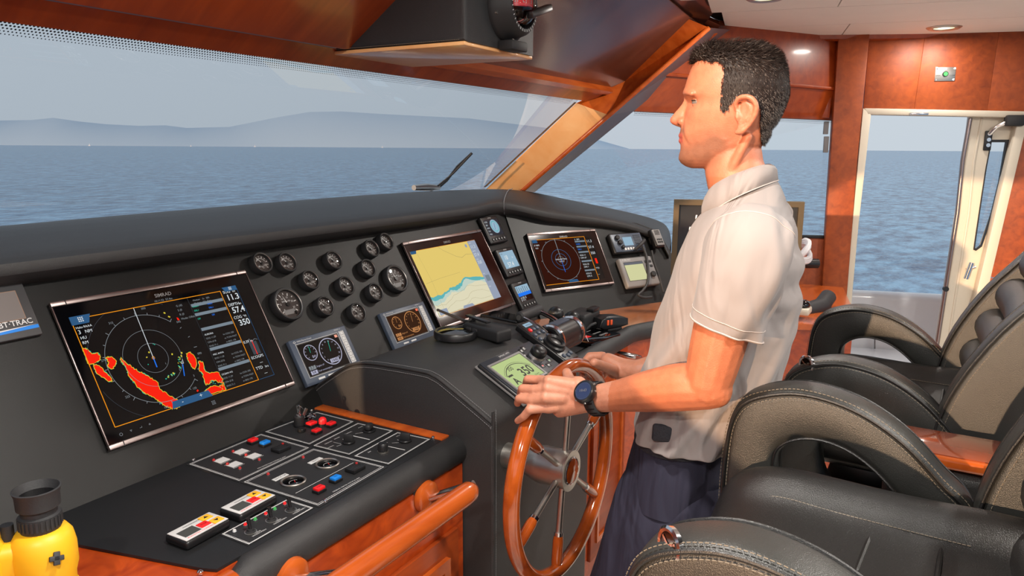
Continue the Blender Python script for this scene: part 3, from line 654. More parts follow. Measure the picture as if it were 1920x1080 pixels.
# right-hand desk
dk = thing('side_desk', 'polished wooden side desk with black padded front edge right of the pedestal', 'desk', (2.4, 1.1, 0))
bl = [hz(*p, .9) for p in [(1240, 556), (1010, 586)]]
e0 = (1.905, 1.01); e1_ = (2.62, 1.01); e2 = (3.05, .79)
desk = [e0, e1_, e2, (3.25, 1.05), (2.55, 1.375), (1.905, 1.375)]
mb = MB(); mb.prism(Matrix.Translation((0, 0, .9)), desk, -.03, 0, WOODK); obj('desk_top', mb, dk)
mb = MB(); bq = [hz(*p, .905) for p in [(1060, 672), (1165, 617), (1150, 600), (1092, 596)]]; mb.prism(Matrix.Translation((0, 0, .9)), [(1.905, 1.02), (2.58, 1.02), (2.50, 1.22), (1.905, 1.30)], 0, .006, VINYL); obj('black_cover', mb, dk)
mb = MB(); mb.tube([(1.90, .985, .885), (2.2, .985, .885), (2.58, .985, .885), (2.64, .965, .885), (3.05, .775, .885)], .033, LEATHER, 20); obj('padded_edge', mb, dk)
mb = MB(); mb.prism(Matrix.Translation((0, 0, 0)), [(1.905, 1.0), (2.6, 1.0), (3.04, .80), (3.14, .94), (2.65, 1.15), (1.905, 1.15)], .02, .87, WOODB); obj('desk_front', mb, dk)
for x0 in (1.93, 2.27):
    mb = MB(); T = frame((x0+.15, 1.0, .45), (1, 0, 0), (0, 0, 1)); mb.box(T, (0, 0, .006), (.3, .72, .014), WOODR, .003); mb.ringp(T, [(-.11, -.3), (.11, -.3), (.11, .3), (-.11, .3)], [(-.095, -.28), (.095, -.28), (.095, .28), (-.095, .28)], .012, .02, WOODO); obj('desk_door', mb, dk)
c = hy(1165, 668, .985); mb = MB(); mb.tube([(c.x-.02, 1.0, c.z+.015), (c.x-.02, .97, c.z+.015), (c.x-.01, .93, c.z+.01), (c.x+.05, .93, c.z-.01)], .010, CHROME, 10); obj('handle', mb, dk)

# ---------------------------------------------------------------- displays
def panel_thing(name, label, cat, TB, quad, group=None):
    cx, cy, w_, h_ = rectpx(TB, quad); T = sub(TB, cx, cy, .0); return thing(name, label, cat, T, group), T, w_, h_
def disp_body(t, T, w_, h_, glassmat=GLOSSB, barmat=ROSEM, brand='SIMRAD'):
    mb = MB(); mb.box(I4, (0, 0, .006), (w_, h_, .012), PLAST, .002); obj('housing', mb, t, True)
    mb = MB(); mb.box(I4, (0, 0, .0125), (w_-.006, h_-.022, .003), glassmat, .0006, 1, False); g = obj('glass_front', mb, t, True)
    for s_ in (-1, 1):
        mb = MB(); mb.box(I4, (0, s_*(h_/2-.005), .010), (w_, .011, .014), barmat, .002)
        for e_ in (-1, 1): mb.box(I4, (e_*(w_/2-.03), s_*(h_/2-.005), .0172), (.002, .0115, .0008), PLAST)
        obj('metal_bar', mb, t, True)
    for s_ in (-1, 1): mb = MB(); mb.box(I4, (s_*(w_/2-.0012), 0, .010), (.0024, h_-.022, .012), barmat, .0006); obj('side_rail', mb, t, True)
    mb = MB(); mb.text(I4, brand, (0, h_/2-.030), .0085, .01425, GREYP, 'CENTER', bold=.012); obj('lettering', mb, g, True)
    return g
def jag(poly, amp, n, seed=0):
    r = random.Random(seed); out = []
    for i in range(len(poly)):
        a = poly[i]; b = poly[(i+1) % len(poly)]
        for k in range(n):
            t = k/n; j = amp if k else amp*.3
            out.append((a[0]+(b[0]-a[0])*t+r.uniform(-j, j), a[1]+(b[1]-a[1])*t+r.uniform(-j, j)))
    return out
Zg = .0142
# --- radar 1
C2 = (80, 500, 3.0)
t, T, w_, h_ = panel_thing('radar_display', 'large black chartplotter showing a red radar picture, at left of the panel', 'display', TPN, [(90, 573), (455, 510), (545, 725), (197, 851)])
g = disp_body(t, T, w_, h_)
def c2(*p): return [on(T, C2[0]+a/3, C2[1]+b/3, Zg) for a, b in p]
mb = MB()
for k, (pl_, am) in enumerate(([[(440, 515), (470, 545), (500, 568), (530, 588), (560, 600), (600, 622), (640, 648), (658, 690), (700, 720), (740, 745), (768, 762), (765, 790), (740, 797), (720, 790), (690, 782), (660, 760), (630, 737), (590, 715), (560, 700), (520, 655), (490, 620), (470, 570), (445, 535)], .0022], [[(226, 460), (250, 465), (275, 492), (310, 485), (322, 510), (315, 530), (285, 545), (262, 548), (245, 520)], .0018], [[(285, 550), (320, 560), (345, 590), (375, 615), (388, 642), (370, 646), (340, 622), (305, 602)], .0016], [[(358, 512), (385, 508), (412, 530), (405, 560), (385, 575), (365, 560), (372, 540)], .0016], [[(810, 490), (830, 482), (855, 510), (865, 545), (855, 575), (838, 560), (818, 525)], .0016], [[(878, 535), (900, 540), (914, 590), (945, 600), (990, 597), (1010, 630), (1010, 655), (975, 640), (950, 640), (940, 655), (915, 660), (905, 610), (882, 580)], .002], [[(898, 728), (915, 700), (935, 682), (962, 670), (990, 678), (1018, 655), (1029, 690), (985, 703)], .0016], [[(752, 285), (762, 288), (770, 300), (760, 303)], .0004], [[(865, 700), (870, 690), (878, 695), (872, 705)], .0004])):
    P = c2(*pl_); J = jag(P, am, 5 if am > .001 else 1, k); cx = sum(p[0] for p in P)/len(P); cy = sum(p[1] for p in P)/len(P)
    if am > .001: mb.stroke(I4, J, .0026, Zg+.0002, sY, True); mb.stroke(I4, jag(P, am*1.2, 5, k+50), .0014, Zg+.00015, sT, True)
    mb.fill(I4, J, Zg+.0003, sR)
for pts in (((680, 258), (690, 263)), ((705, 280), (717, 284)), ((728, 488), (728, 497)), ((780, 480), (783, 490)), ((778, 497), (782, 508)), ((732, 595), (738, 604)), ((596, 478), (600, 486)), ((583, 508), (588, 512))):
    mb.stroke(I4, c2(*pts), .0032, Zg+.0003, sY)
r7 = random.Random(3)
for k in range(46):
    a_ = (r7.uniform(757, 775), r7.uniform(510, 575)) if k < 16 else (r7.uniform(690, 745), 0)
    if k >= 16: a_ = (a_[0], 632-(a_[0]-690)*.55+r7.uniform(-6, 6))
    if k >= 34: a_ = (r7.uniform(930, 1020), r7.uniform(640, 690))
    p = c2(a_)[0]; mb.rect(I4, p[0], p[1], p[0]+r7.uniform(.001, .003), p[1]+r7.uniform(.001, .003), Zg+.00035, sT if k % 3 else sY)
for (a_, b_) in (((620, 437), 0), ((628, 441), 0), ((592, 553), 0), ((735, 740), 0)): p = c2(a_)[0]; mb.rect(I4, p[0], p[1], p[0]+.002, p[1]+.002, Zg+.0003, sT)
obj('radar_echoes', mb, g, True)['kind'] = 'stuff'
mb = MB(); c = c2((622, 513))[0]
def dst(p): q = c2(p)[0]; return math.hypot(q[0]-c[0], q[1]-c[1])
def clipc(r, w2, mat, x0, x1, y0, y1):
    run = []
    for i in range(181):
        a_ = 2*math.pi*i/180; p = (c[0]+r*math.cos(a_), c[1]+r*math.sin(a_))
        if x0 < p[0] < x1 and y0 < p[1] < y1: run.append(p)
        else:
            if len(run) > 1: mb.stroke(I4, run, w2, Zg+.0004, mat)
            run = []
    if len(run) > 1: mb.stroke(I4, run, w2, Zg+.0004, mat)
X0 = c2((175, 310))[0][0]; X1 = c2((1025, 690))[0][0]-.06; Y1 = c2((600, 210))[0][1]; Y0 = c2((405, 908))[0][1]
for r_, w2, mt in ((dst((705, 545)), .0007, sG), (dst((783, 560)), .0007, sG), (dst((865, 500)), .0010, sG), (dst((262, 400)), .0007, sDG)): clipc(r_, w2, mt, X0, X1, Y0, Y1)
R3 = dst((865, 500))
for k in range(24):
    a_ = 2*math.pi*k/24; ln = .008 if k % 3 == 0 else .005
    mb.stroke(I4, [(c[0]+R3*math.cos(a_), c[1]+R3*math.sin(a_)), (c[0]+(R3+ln)*math.cos(a_), c[1]+(R3+ln)*math.sin(a_))], .0012, Zg+.0004, sG)
for s_, p in (('000', (555, 243)), ('315', (372, 326)), ('270', (330, 537)), ('225', (466, 742)), ('180', (684, 800)), ('135', (845, 693)), ('090', (873, 496)), ('045', (755, 318)), ('1', (690, 552)), ('2', (768, 586)), ('3', (848, 620))): mb.text(I4, s_, c2(p)[0], .005, Zg+.0005, sG)
h0 = c2((510, 233))[0]; mb.stroke(I4, [h0, c], .0014, Zg+.0005, sW); q = c2((643, 566))[0]; mb.stroke(I4, [c, q], .0024, Zg+.0005, sBB); mb.circ(I4, c, .003, .001, Zg+.0006, sO, 12)
mb.stroke(I4, c2((787, 548), (797, 615)), .0020, Zg+.0005, sBB); mb.stroke(I4, c2((780, 545), (786, 522), (792, 543)), .001, Zg+.0005, sW, True)
# orange frame
fr = c2((168, 318), (240, 286), (1000, 137), (1209, 634), (915, 734)); f2 = c2((770, 778), (405, 909))
XA = c2((168, 318))[0][0]; YB = f2[1][1]; YT = fr[2][1]; XB = fr[2][0]
XA = (XA+f2[1][0])/2; XB = (fr[2][0]+fr[3][0])/2; YB = (f2[1][1]+fr[3][1])/2; YT = (fr[1][1]+fr[2][1])/2
mb.stroke(I4, [(XA, YB), (XB, YB), (XB, YT), (XA+.03, YT)], .0016, Zg+.0006, sO); mb.stroke(I4, [(XA, YT-.012), (XA, YB)], .0016, Zg+.0006, sO)
# side bar
q = c2((815, 175), (1030, 690)); XS = (q[0][0]+q[1][0])/2-.0; XS = c2((1030, 690))[0][0]
XS = (c2((815, 178))[0][0]+c2((1030, 692))[0][0])/2
XE = (c2((1085, 100))[0][0]+c2((1297, 606))[0][0])/2
mb.stroke(I4, [(XS, YT), (XS, YB)], .0006, Zg+.0004, sDG)
mb.stroke(I4, [(XE, YT), (XE, YB), (XB+.003, YB)], .0010, Zg+.0004, sB)
HH = YT-YB
for fy in (.075, .175, .335, .55, .765): mb.rect(I4, XS+.002, YT-HH*fy-.0075, XB-.002, YT-HH*fy, Zg+.0004, sBar)
rr = random.Random(5)
def tinytext(x, y, s_, mt=sG, hh=.0042): mb.text(I4, s_, (x, y), hh, Zg+.0005, mt)
tinytext(XS+.012, YT-.012, 'Medium    5s   20%'); tinytext(XS+.012, YT-.020, 'Medium  10A  Gain')
for k, (a_, b_) in enumerate((('WAVY', 'VAR2'), ('DEL1', 'DEL1'))): tinytext(XS+.004, YT-HH*.115-.010*k, a_, sT); tinytext(XS+.045, YT-HH*.115-.010*k, b_, sBB)
tinytext(XS+.004, YT-HH*.245, 'Off', sT); tinytext(XS+.045, YT-HH*.235, 'Off', sBB)
for j, fy in enumerate((.36, .575, .79)):
    tinytext(XS+.004, YT-HH*fy-.014, ('AURORA', 'MSC AVIVA', 'OCEAN 415')[j], sW)
    for k, row in enumerate((('SOG 11.29', 'kn COG 350'), ('CPA 67.8', 'm TCPA PAST'), ('RNG 71.1', 'm BRG 178'))): tinytext(XS+.004, YT-HH*fy-.024-.010*k, row[0]); tinytext(XS+.052, YT-HH*fy-.024-.010*k, row[1])
obj('radar_chart_lines', mb, g, True)
mb = MB(); xd = XB+.006
def bt(fy, s_, hh, mt=sW, x=None): mb.text(I4, s_, (xd if x is None else x, YT-HH*fy), hh, Zg+.0005, mt, bold=.012 if hh > .01 else 0)
bt(.035, 'SOG', .0075); bt(.035, 'kn', .006, x=XE-.016); bt(.115, '11.3', .0155, x=xd+.004); bt(.18, 'DEPTH', .0075); bt(.18, 'm', .006, x=XE-.012); bt(.26, '57.4', .0155, x=xd+.004); bt(.325, 'COG', .0075); bt(.325, '°M', .006, x=XE-.016); bt(.405, '350', .0155, x=xd+.008)
bt(.60, '0.39 m', .007, x=xd-.003); bt(.78, 'ECOGPS', .007); bt(.845, '---', .007, x=xd+.018); bt(.90, 'TTD', .0075); bt(.90, 'hrs', .006, x=XE-.016); bt(.965, '---', .007, x=xd+.018)
bx = (xd+XE)/2; mb.add(I4, [(bx-.011, YT-HH*.74, Zg+.0005), (bx+.012, YT-HH*.74, Zg+.0005), (bx+.012, YT-HH*.60, Zg+.0005), (bx-.011, YT-HH*.60, Zg+.0005)], [(0, 1, 2, 3)], sDG); mb.stroke(I4, [(bx, YT-HH*.745), (bx, YT-HH*.585)], .002, Zg+.0006, sR); mb.stroke(I4, [(bx-.018, YT-HH*.60), (bx-.006, YT-HH*.565), (bx, YT-HH*.60), (bx+.01, YT-HH*.575), (bx+.018, YT-HH*.59)], .001, Zg+.0006, sG)
obj('data_bar', mb, g, True)['kind'] = 'stuff'
mb = MB()   # tabs and touch keys
mb.prism(I4, [(XA-.002, YT-.013), (XA+.034, YT-.013), (XA+.042, YT+.006), (XA-.002, YT+.006)], Zg+.0005, Zg+.0008, sB)
for i in range(3):
    for j in range(3): mb.rect(I4, XA+.014+.004*i, YT-.008+.004*j, XA+.0165+.004*i, YT-.0055+.004*j, Zg+.001, sW)
mb.prism(I4, [(XB+.008, YT+.008), (XB+.014, YT-.004), (XE, YT-.004), (XE, YT+.008)], Zg+.0005, Zg+.0008, sB); 
for i in range(3): mb.rect(I4, (XB+XE)/2+.001, YT-.001+.003*i, (XB+XE)/2+.010, YT+.0003+.003*i, Zg+.001, sW)
q = c2((770, 780), (768, 757), (905, 712), (915, 732)); xm = (q[0][0]+q[3][0])/2
mb.prism(I4, [(xm-.052, YB-.002), (xm-.046, YB+.014), (xm+.046, YB+.014), (xm+.052, YB-.002)], Zg+.0007, Zg+.0009, sB); mb.text(I4, '-', (xm-.026, YB+.003), .010, Zg+.001, sW); mb.text(I4, '+', (xm+.020, YB+.003), .010, Zg+.001, sW)
mb.text(I4, 'Halo-9AAA', (XA+.003, YT-.022), .005, Zg+.0005, sW); mb.text(I4, '3', (XA+.004, YT-.034), .009, Zg+.0005, sW); mb.text(I4, 'NM', (XA+.018, YT-.034), .007, Zg+.0005, sW); mb.text(I4, 'HU', (XA+.004, YT-.046), .0065, Zg+.0005, sW); mb.text(I4, 'RM', (XA+.004, YT-.057), .0065, Zg+.0005, sW)
mb.text(I4, '10:11:22  57.4m', (-.005, YT+.003), .005, Zg+.0005, sG, 'CENTER')
q = c2((815, 200))[0]
for k, s_ in enumerate(('G (45', 'S (0', 'R (0', 'Mode: Offsh')): mb.text(I4, s_, (XS-.036, YT-.018-.011*k), .005, Zg+.0005, sG)
yk = YB-.018
mb.circ(I4, (XA+.006, yk), .003, .0008, Zg+.0002, sG, 16); mb.stroke(I4, [(XA+.026, yk+.002), (XA+.028, yk-.001), (XA+.030, yk+.002)], .0007, Zg+.0002, sG, True); mb.stroke(I4, [(XA+.052, yk+.003), (XA+.052, yk), (XA+.047, yk)], .0007, Zg+.0002, sG); mb.stroke(I4, [(XA+.068, yk), (XA+.070, yk+.003), (XA+.072, yk)], .0007, Zg+.0002, sG, True)
for i in range(3):
    for j in range(3): mb.rect(I4, .006+.0035*i, yk-.004+.0035*j, .008+.0035*i, yk-.002+.0035*j, Zg+.0002, sG)
obj('screen_buttons', mb, g, True)['kind'] = 'stuff'

# --- chart display
C4 = (700, 380, 4.1528)
t, T, w_, h_ = panel_thing('chart_display', 'chartplotter in the middle of the panel showing a yellow sea chart', 'display', TPN, [(748, 460), (895, 432), (961, 573), (824, 622)])
g = disp_body(t, T, w_, h_, pbr('warm_black_glass', (30, 14, 13), .08))
def c4(*p): return [on(T, C4[0]+a/4.1528, C4[1]+b/4.1528, Zg) for a, b in p]
tl_, tr_, br_, bl_ = c4((290, 392), (770, 285), (1005, 725), (515, 895))
x0 = (tl_[0]+bl_[0])/2; x1 = (tr_[0]+br_[0])/2; y1 = (tl_[1]+tr_[1])/2; y0 = (bl_[1]+br_[1])/2; W4 = x1-x0; H4 = y1-y0
def g4(u, v): return (x0+W4*u, y0+H4*v)
mb = MB(); xb = .87
mb.rect(I4, *g4(0, 0), *g4(xb, 1), Zg+.0001, cY)
coast = [(0, .30), (.04, .285), (.09, .30), (.15, .285), (.20, .31), (.26, .325), (.31, .36), (.37, .355), (.43, .37), (.50, .395), (.545, .44), (.60, .455), (.68, .43), (.76, .42), (.87, .38)]
cz_ = jag(coast, .006, 4, 9)[:-3]
low = [(xb, 0), (0, 0)]
mb.fill(I4, [g4(*p) for p in cz_]+[g4(*p) for p in low], Zg+.0002, cT)
mb.fill(I4, [g4(p[0], p[1]-.045-.02*math.sin(p[0]*19)) for p in cz_]+[g4(*p) for p in low], Zg+.0003, cS)
mb.fill(I4, [g4(p[0], p[1]-.10-.03*math.sin(p[0]*13+1)) for p in cz_]+[g4(*p) for p in low], Zg+.0004, cP)
for k in range(4): mb.stroke(I4, [g4(max(.02, min(.86, p[0])), max(.01, p[1]*(1-.12*k)-.13-.055*k-.02*math.sin(p[0]*(11+3*k)+k))) for p in coast], .0006, Zg+.0005, cL)
mb.stroke(I4, [g4(.40, 1.0), g4(.45, .93), g4(.52, .87), g4(.60, .80), g4(.68, .76), g4(.76, .80), g4(xb, .78)], .001, Zg+.0005, cL)
mb.stroke(I4, [g4(.08, .98), g4(.11, .55), g4(.10, .02)], .0006, Zg+.0005, cL); mb.stroke(I4, [g4(.02, .50), g4(.25, .53), g4(.55, .545)], .0006, Zg+.0005, cL)
obj('chart_image', mb, g, True)
mb = MB(); mb.rect(I4, *g4(xb, 0), *g4(1, 1), Zg+.0002, cB)
for s_, v, hh in (('SOG', .95, .005), ('11.3', .87, .013), ('DEPTH', .81, .005), ('57.4', .73, .013), ('COG', .67, .005), ('350', .60, .013), ('XTE', .42, .005), ('TTD', .20, .005)): mb.text(I4, s_, g4(xb+.012, v), hh, Zg+.0005, sW)
for v in (.97, .83, .69): pass
mb.rect(I4, *g4(xb+.03, .30), *g4(1-.03, .40), Zg+.0004, sBar)
mb.prism(I4, [g4(.0, .955), g4(.07, .955), g4(.085, 1.0), g4(0, 1.0)], Zg+.0006, Zg+.0008, sB); mb.prism(I4, [g4(.36, 0), g4(.38, .045), g4(.52, .045), g4(.54, 0)], Zg+.0006, Zg+.0008, cB); mb.disc(I4, g4(.82, .93), .007, Zg+.0006, cB)
mb.stroke(I4, [g4(.09, 1), g4(1, 1)], .001, Zg+.0007, sO); mb.stroke(I4, [g4(0, .0), g4(xb, 0)], .001, Zg+.0007, sO); mb.rect(I4, *g4(.02, .01), *g4(.14, .09), Zg+.0006, cB)
obj('data_bar', mb, g, True)['kind'] = 'stuff'

# --- right radar display on side panel
t, T, w_, h_ = panel_thing('radar_display', 'wide chartplotter with blue rings on black, on the angled side panel', 'display', TP2, [(984, 440), (1112, 433), (1148, 533), (1020, 552)])
g = disp_body(t, T, w_, h_, pbr('brown_black_glass', (24, 10, 8), .08), ROSEM)
C5 = (960, 400, 5.4)
def c5(*p): return [on(T, C5[0]+a/5.4, C5[1]+b/5.4, Zg) for a, b in p]
q = c5((198, 275), (800, 230), (942, 655), (350, 735)); x0 = (q[0][0]+q[3][0])/2; x1 = (q[1][0]+q[2][0])/2; y1 = (q[0][1]+q[1][1])/2; y0 = (q[2][1]+q[3][1])/2; W4 = x1-x0; H4 = y1-y0
mb = MB(); mb.rect(I4, x0, y0, x1, y1, Zg, brn); c = g4(.37, .52); Rr = H4*.46
mb.circ(I4, c, Rr, .0016, Zg+.0004, sG); mb.circ(I4, c, Rr*.50, .002, Zg+.0004, sB); mb.circ(I4, c, Rr*.30, .002, Zg+.0004, sB); mb.circ(I4, c, Rr*.16, .001, Zg+.0004, sG)
for k in range(12): a_ = k*math.pi/6; mb.text(I4, '00', (c[0]+Rr*1.03*math.cos(a_)-.004, c[1]+Rr*1.03*math.sin(a_)-.002), .005, Zg+.0005, sG)
mb.stroke(I4, [g4(.37, .98), c], .003, Zg+.0005, sG); mb.stroke(I4, [c, g4(.37, .24)], .002, Zg+.0005, sBB); mb.text(I4, 'TRANSMITTING', (c[0], c[1]-.001), .006, Zg+.0007, sW, 'CENTER'); mb.text(I4, 'RADAR', (c[0], c[1]-.010), .005, Zg+.0007, sW, 'CENTER')
mb.stroke(I4, [g4(0.08, 1), g4(.88, 1), g4(.88, 0), g4(0, 0)], .0022, Zg+.0006, sO)
obj('radar_chart_lines', mb, g, True)
mb = MB(); mb.rect(I4, *g4(.69, .01), *g4(.87, .99), Zg+.0002, GLOSSB); mb.rect(I4, *g4(.89, 0), *g4(1, 1), Zg+.0002, GLOSSB)
for v in (.88, .76, .63, .42, .21): mb.rect(I4, *g4(.695, v), *g4(.87, v+.035), Zg+.0005, sBar)
for v, s_ in ((.93, '5  20%'), (.82, 'VAR2'), (.70, 'DEL1'), (.56, 'SOG 11'), (.50, 'CPA 67'), (.35, 'SOG 25'), (.29, 'CPA 1'), (.14, 'SOG 0'), (.08, 'CPA 0')): mb.text(I4, s_, g4(.70, v), .007, Zg+.0005, sW if 'D' not in s_ and 'V' not in s_ else sBB)
for v, s_, hh in ((.86, '11.3', .012), (.72, '57.4', .012), (.58, '350', .012), (.24, 'TTD', .007), (.1, '---', .007)): mb.text(I4, s_, g4(.895, v), hh, Zg+.0005, sW)
mb.rect(I4, *g4(.93, .36), *g4(.965, .48), Zg+.0005, sR); mb.prism(I4, [g4(0, .93), g4(.08, .93), g4(.08, 1), g4(0, 1)], Zg+.0006, Zg+.0008, sB); mb.prism(I4, [g4(.37, 0), g4(.39, .06), g4(.52, .06), g4(.54, 0)], Zg+.0007, Zg+.0009, sB); mb.text(I4, '3 NM', g4(.01, .86), .008, Zg+.0005, sW); mb.text(I4, 'HU', g4(.02, .80), .007, Zg+.0005, sW)
obj('data_bar', mb, g, True)['kind'] = 'stuff'

# --- three small instruments
for k, (quad, lb) in enumerate((([(893, 411), (929, 407), (946, 455), (914, 462)], 'small square instrument with a round dial, topmost of three beside the chart display'), ([(921, 470), (957, 466), (977, 515), (946, 524)], 'small square instrument reading 18 and 57.4, middle of three beside the chart display'), ([(950, 532), (983, 528), (1004, 575), (974, 586)], 'small square instrument with a blue bar, lowest of three beside the chart display'))):
    t, T, w_, h_ = panel_thing('instrument_display', lb, 'instrument', TPN, quad, 'small instruments right of the chart display')
    w_ *= .95
    mb = MB(); mb.box(I4, (0, 0, .009), (w_, h_, .018), PLAST, .006, 3); obj('housing', mb, t, True)
    mb = MB(); s0 = (-w_*.40, -h_*.22); s1 = (w_*.40, h_*.37); mb.rect(I4, *s0, *s1, .0183, [pbr('lcd_slate', (28, 44, 56), .2), lcdW, GLOSSB][k]); scn = obj('screen', mb, t, True)
    def gs(u, v): return (s0[0]+(s1[0]-s0[0])*u, s0[1]+(s1[1]-s0[1])*v)
    mb = MB()
    if k == 0:
        mb.disc(I4, gs(.62, .55), w_*.23, .0185, lcdW, 32); mb.circ(I4, gs(.62, .55), w_*.17, w_*.03, .0187, cT, 32); mb.stroke(I4, [gs(.55, .35), gs(.66, .75)], .002, .0189, sB)
        for i in range(5): mb.text(I4, ('COG', '350', 'AWS', '12.4', 'SOG')[i], gs(.03, .82-.19*i), .0065, .0187, sW)
    elif k == 1:
        mb.text(I4, 'SOG', gs(.04, .85), .005, .0187, ink); mb.text(I4, '18', gs(.20, .52), .018, .0187, sW, bold=.02); mb.text(I4, 'kn', gs(.72, .54), .008, .0187, sW); mb.text(I4, '57.4', gs(.22, .08), .019, .0187, sW, bold=.02)
    else:
        mb.rect(I4, *gs(.0, .32), *gs(1, .95), .0185, lcdW); mb.rect(I4, *gs(.0, .32), *gs(1, .52), .0187, sBB)
        for i in range(6): mb.rect(I4, *gs(.08+.15*i, .52), *gs(.11+.15*i, .9-.05*(i % 3)), .0188, sDG)
        mb.text(I4, '14 28 12', gs(.04, .15), .009, .0187, sW); mb.text(I4, '57 4 11', gs(.04, .02), .008, .0187, sW)
    obj('readout', mb, scn, True)
    for i in range(5): mb = MB(); mb.cyl(sub(I4, w_*(-.32+.16*i), -h_*.36), w_*.06, .002, PLASTM, 14, z0=.018); mb.disc(I4, (w_*(-.32+.16*i), -h_*.36), w_*.022, .0202, LGREY, 8); obj('key', mb, t, True)
    mb = MB(); mb.text(I4, 'SIMRAD', (0, h_*.41), .005, .0183, LGREY, 'CENTER'); obj('lettering', mb, t, True)

# --- engine displays
for k, (quad, lb) in enumerate((([(535, 644), (640, 612), (675, 690), (573, 730)], 'grey engine display with violet dials reading 1440, beside the large radar display'), ([(704, 589), (787, 570), (820, 630), (737, 658)], 'grey engine display with amber dials reading 1440, beside the chart display'))):
    t, T, w_, h_ = panel_thing('engine_display', lb, 'display', TPN, quad, 'engine displays on the panel')
    ln = lav if k == 0 else amb
    mb = MB(); mb.box(I4, (0, 0, .006), (w_, h_, .014), BLUEG, .003); obj('housing', mb, t, True)
    mb = MB(); sx0, sx1, sy0, sy1 = -w_*.40, w_*.30, -h_*.32, h_*.36; mb.rect(I4, sx0-.004, sy0-.004, sx1+.004, sy1+.004, .0132, LGREY); mb.rect(I4, sx0-.003, sy0-.003, sx1+.003, sy1+.003, .0133, PLAST); mb.rect(I4, sx0, sy0, sx1, sy1, .0135, ambd if k else GLOSSB); scn = obj('screen', mb, t, True)
    def gs(u, v): return (sx0+(sx1-sx0)*u, sy0+(sy1-sy0)*v)
    mb = MB(); hh = sy1-sy0
    mb.circ(I4, gs(.22, .68), hh*.24, .0022, .0137, ln, 40); mb.circ(I4, gs(.68, .54), hh*.42, .0028, .0137, ln, 48)
    for i in range(9): a_ = R_(225-i*33); c = gs(.22, .68); mb.stroke(I4, [(c[0]+hh*.17*math.cos(a_), c[1]+hh*.17*math.sin(a_)), (c[0]+hh*.21*math.cos(a_), c[1]+hh*.21*math.sin(a_))], .0012, .0138, ln)
    for i in range(12): a_ = R_(225-i*24.5); c = gs(.68, .54); mb.text(I4, str(i*2), (c[0]+hh*.33*math.cos(a_), c[1]+hh*.33*math.sin(a_)-.002), .0045, .0138, ln, 'CENTER')
    c = gs(.22, .68); mb.stroke(I4, [c, (c[0]+.002, c[1]+hh*.2)], .0012, .0139, sT if k == 0 else ln); mb.text(I4, '84', gs(.22, .50), .008, .0138, ln)
    c = gs(.68, .54); mb.stroke(I4, [c, (c[0]+.006, c[1]+hh*.34)], .0014, .0139, sT if k == 0 else ln)
    mb.rect(I4, *gs(.58, .18), *gs(.80, .31), .0138, ln); mb.text(I4, '1440', gs(.69, .20), .009, .0139, GLOSSB, 'CENTER')
    mb.rect(I4, *gs(.04, .17), *gs(.20, .29), .0138, sG if k == 0 else ln); mb.text(I4, '3.7', gs(.06, .19), .009, .0139, GLOSSB); mb.rect(I4, *gs(.04, .02), *gs(.20, .14), .0138, lav if k == 0 else ln); mb.text(I4, '54', gs(.07, .04), .009, .0139, GLOSSB)
    mb.text(I4, 'Engine oil', gs(.22, .20), .005, .0139, ln); mb.text(I4, 'Fuel consumption', gs(.22, .05), .005, .0139, ln)
    mb.rect(I4, *gs(.92, .90), *gs(.99, .99), .0138, pbr('salmon_icon', (220, 150, 130), .5) if k == 0 else ORNG)
    obj('gauges_image', mb, scn, True)
    mb = MB(); mb.rect(I4, w_*.345, -h_*.33, w_*.43, h_*.40, .0134, LGREY)
    for i in range(6): mb.stroke(I4, [(w_*.36, -h_*.30+i*h_*.122), (w_*.415, -h_*.30+i*h_*.122), (w_*.415, -h_*.22+i*h_*.122), (w_*.36, -h_*.22+i*h_*.122)], .0012, .0137, GREYP, True)
    obj('key_strip', mb, t, True)
    for i in range(2): mb = MB(); mb.box(I4, (-w_*.24+i*w_*.17, -h_*.42, .0135), (w_*.11, h_*.045, .002), LGREY, .0008); obj('button', mb, t, True)
    mb = MB(); mb.circ(I4, (-w_*.42, h_*.425), .004, .001, .0134, LGREY, 16, 0, 180); mb.stroke(I4, [(-w_*.42-.004, h_*.425), (-w_*.42+.004, h_*.425)], .001, .0134, LGREY); mb.stroke(I4, [(-w_*.42, h_*.425), (-w_*.42, h_*.425-.005)], .001, .0134, LGREY)
    mb.text(I4, 'MAN Marine Diesel' if k == 0 else 'MAN Marine', (-w_*.38, h_*.42), .0045, .0134, LGREY); mb.text(I4, 'MENDIS 12', (w_*.28, h_*.44), .0035, .0134, LGREY); obj('lettering', mb, t, True)

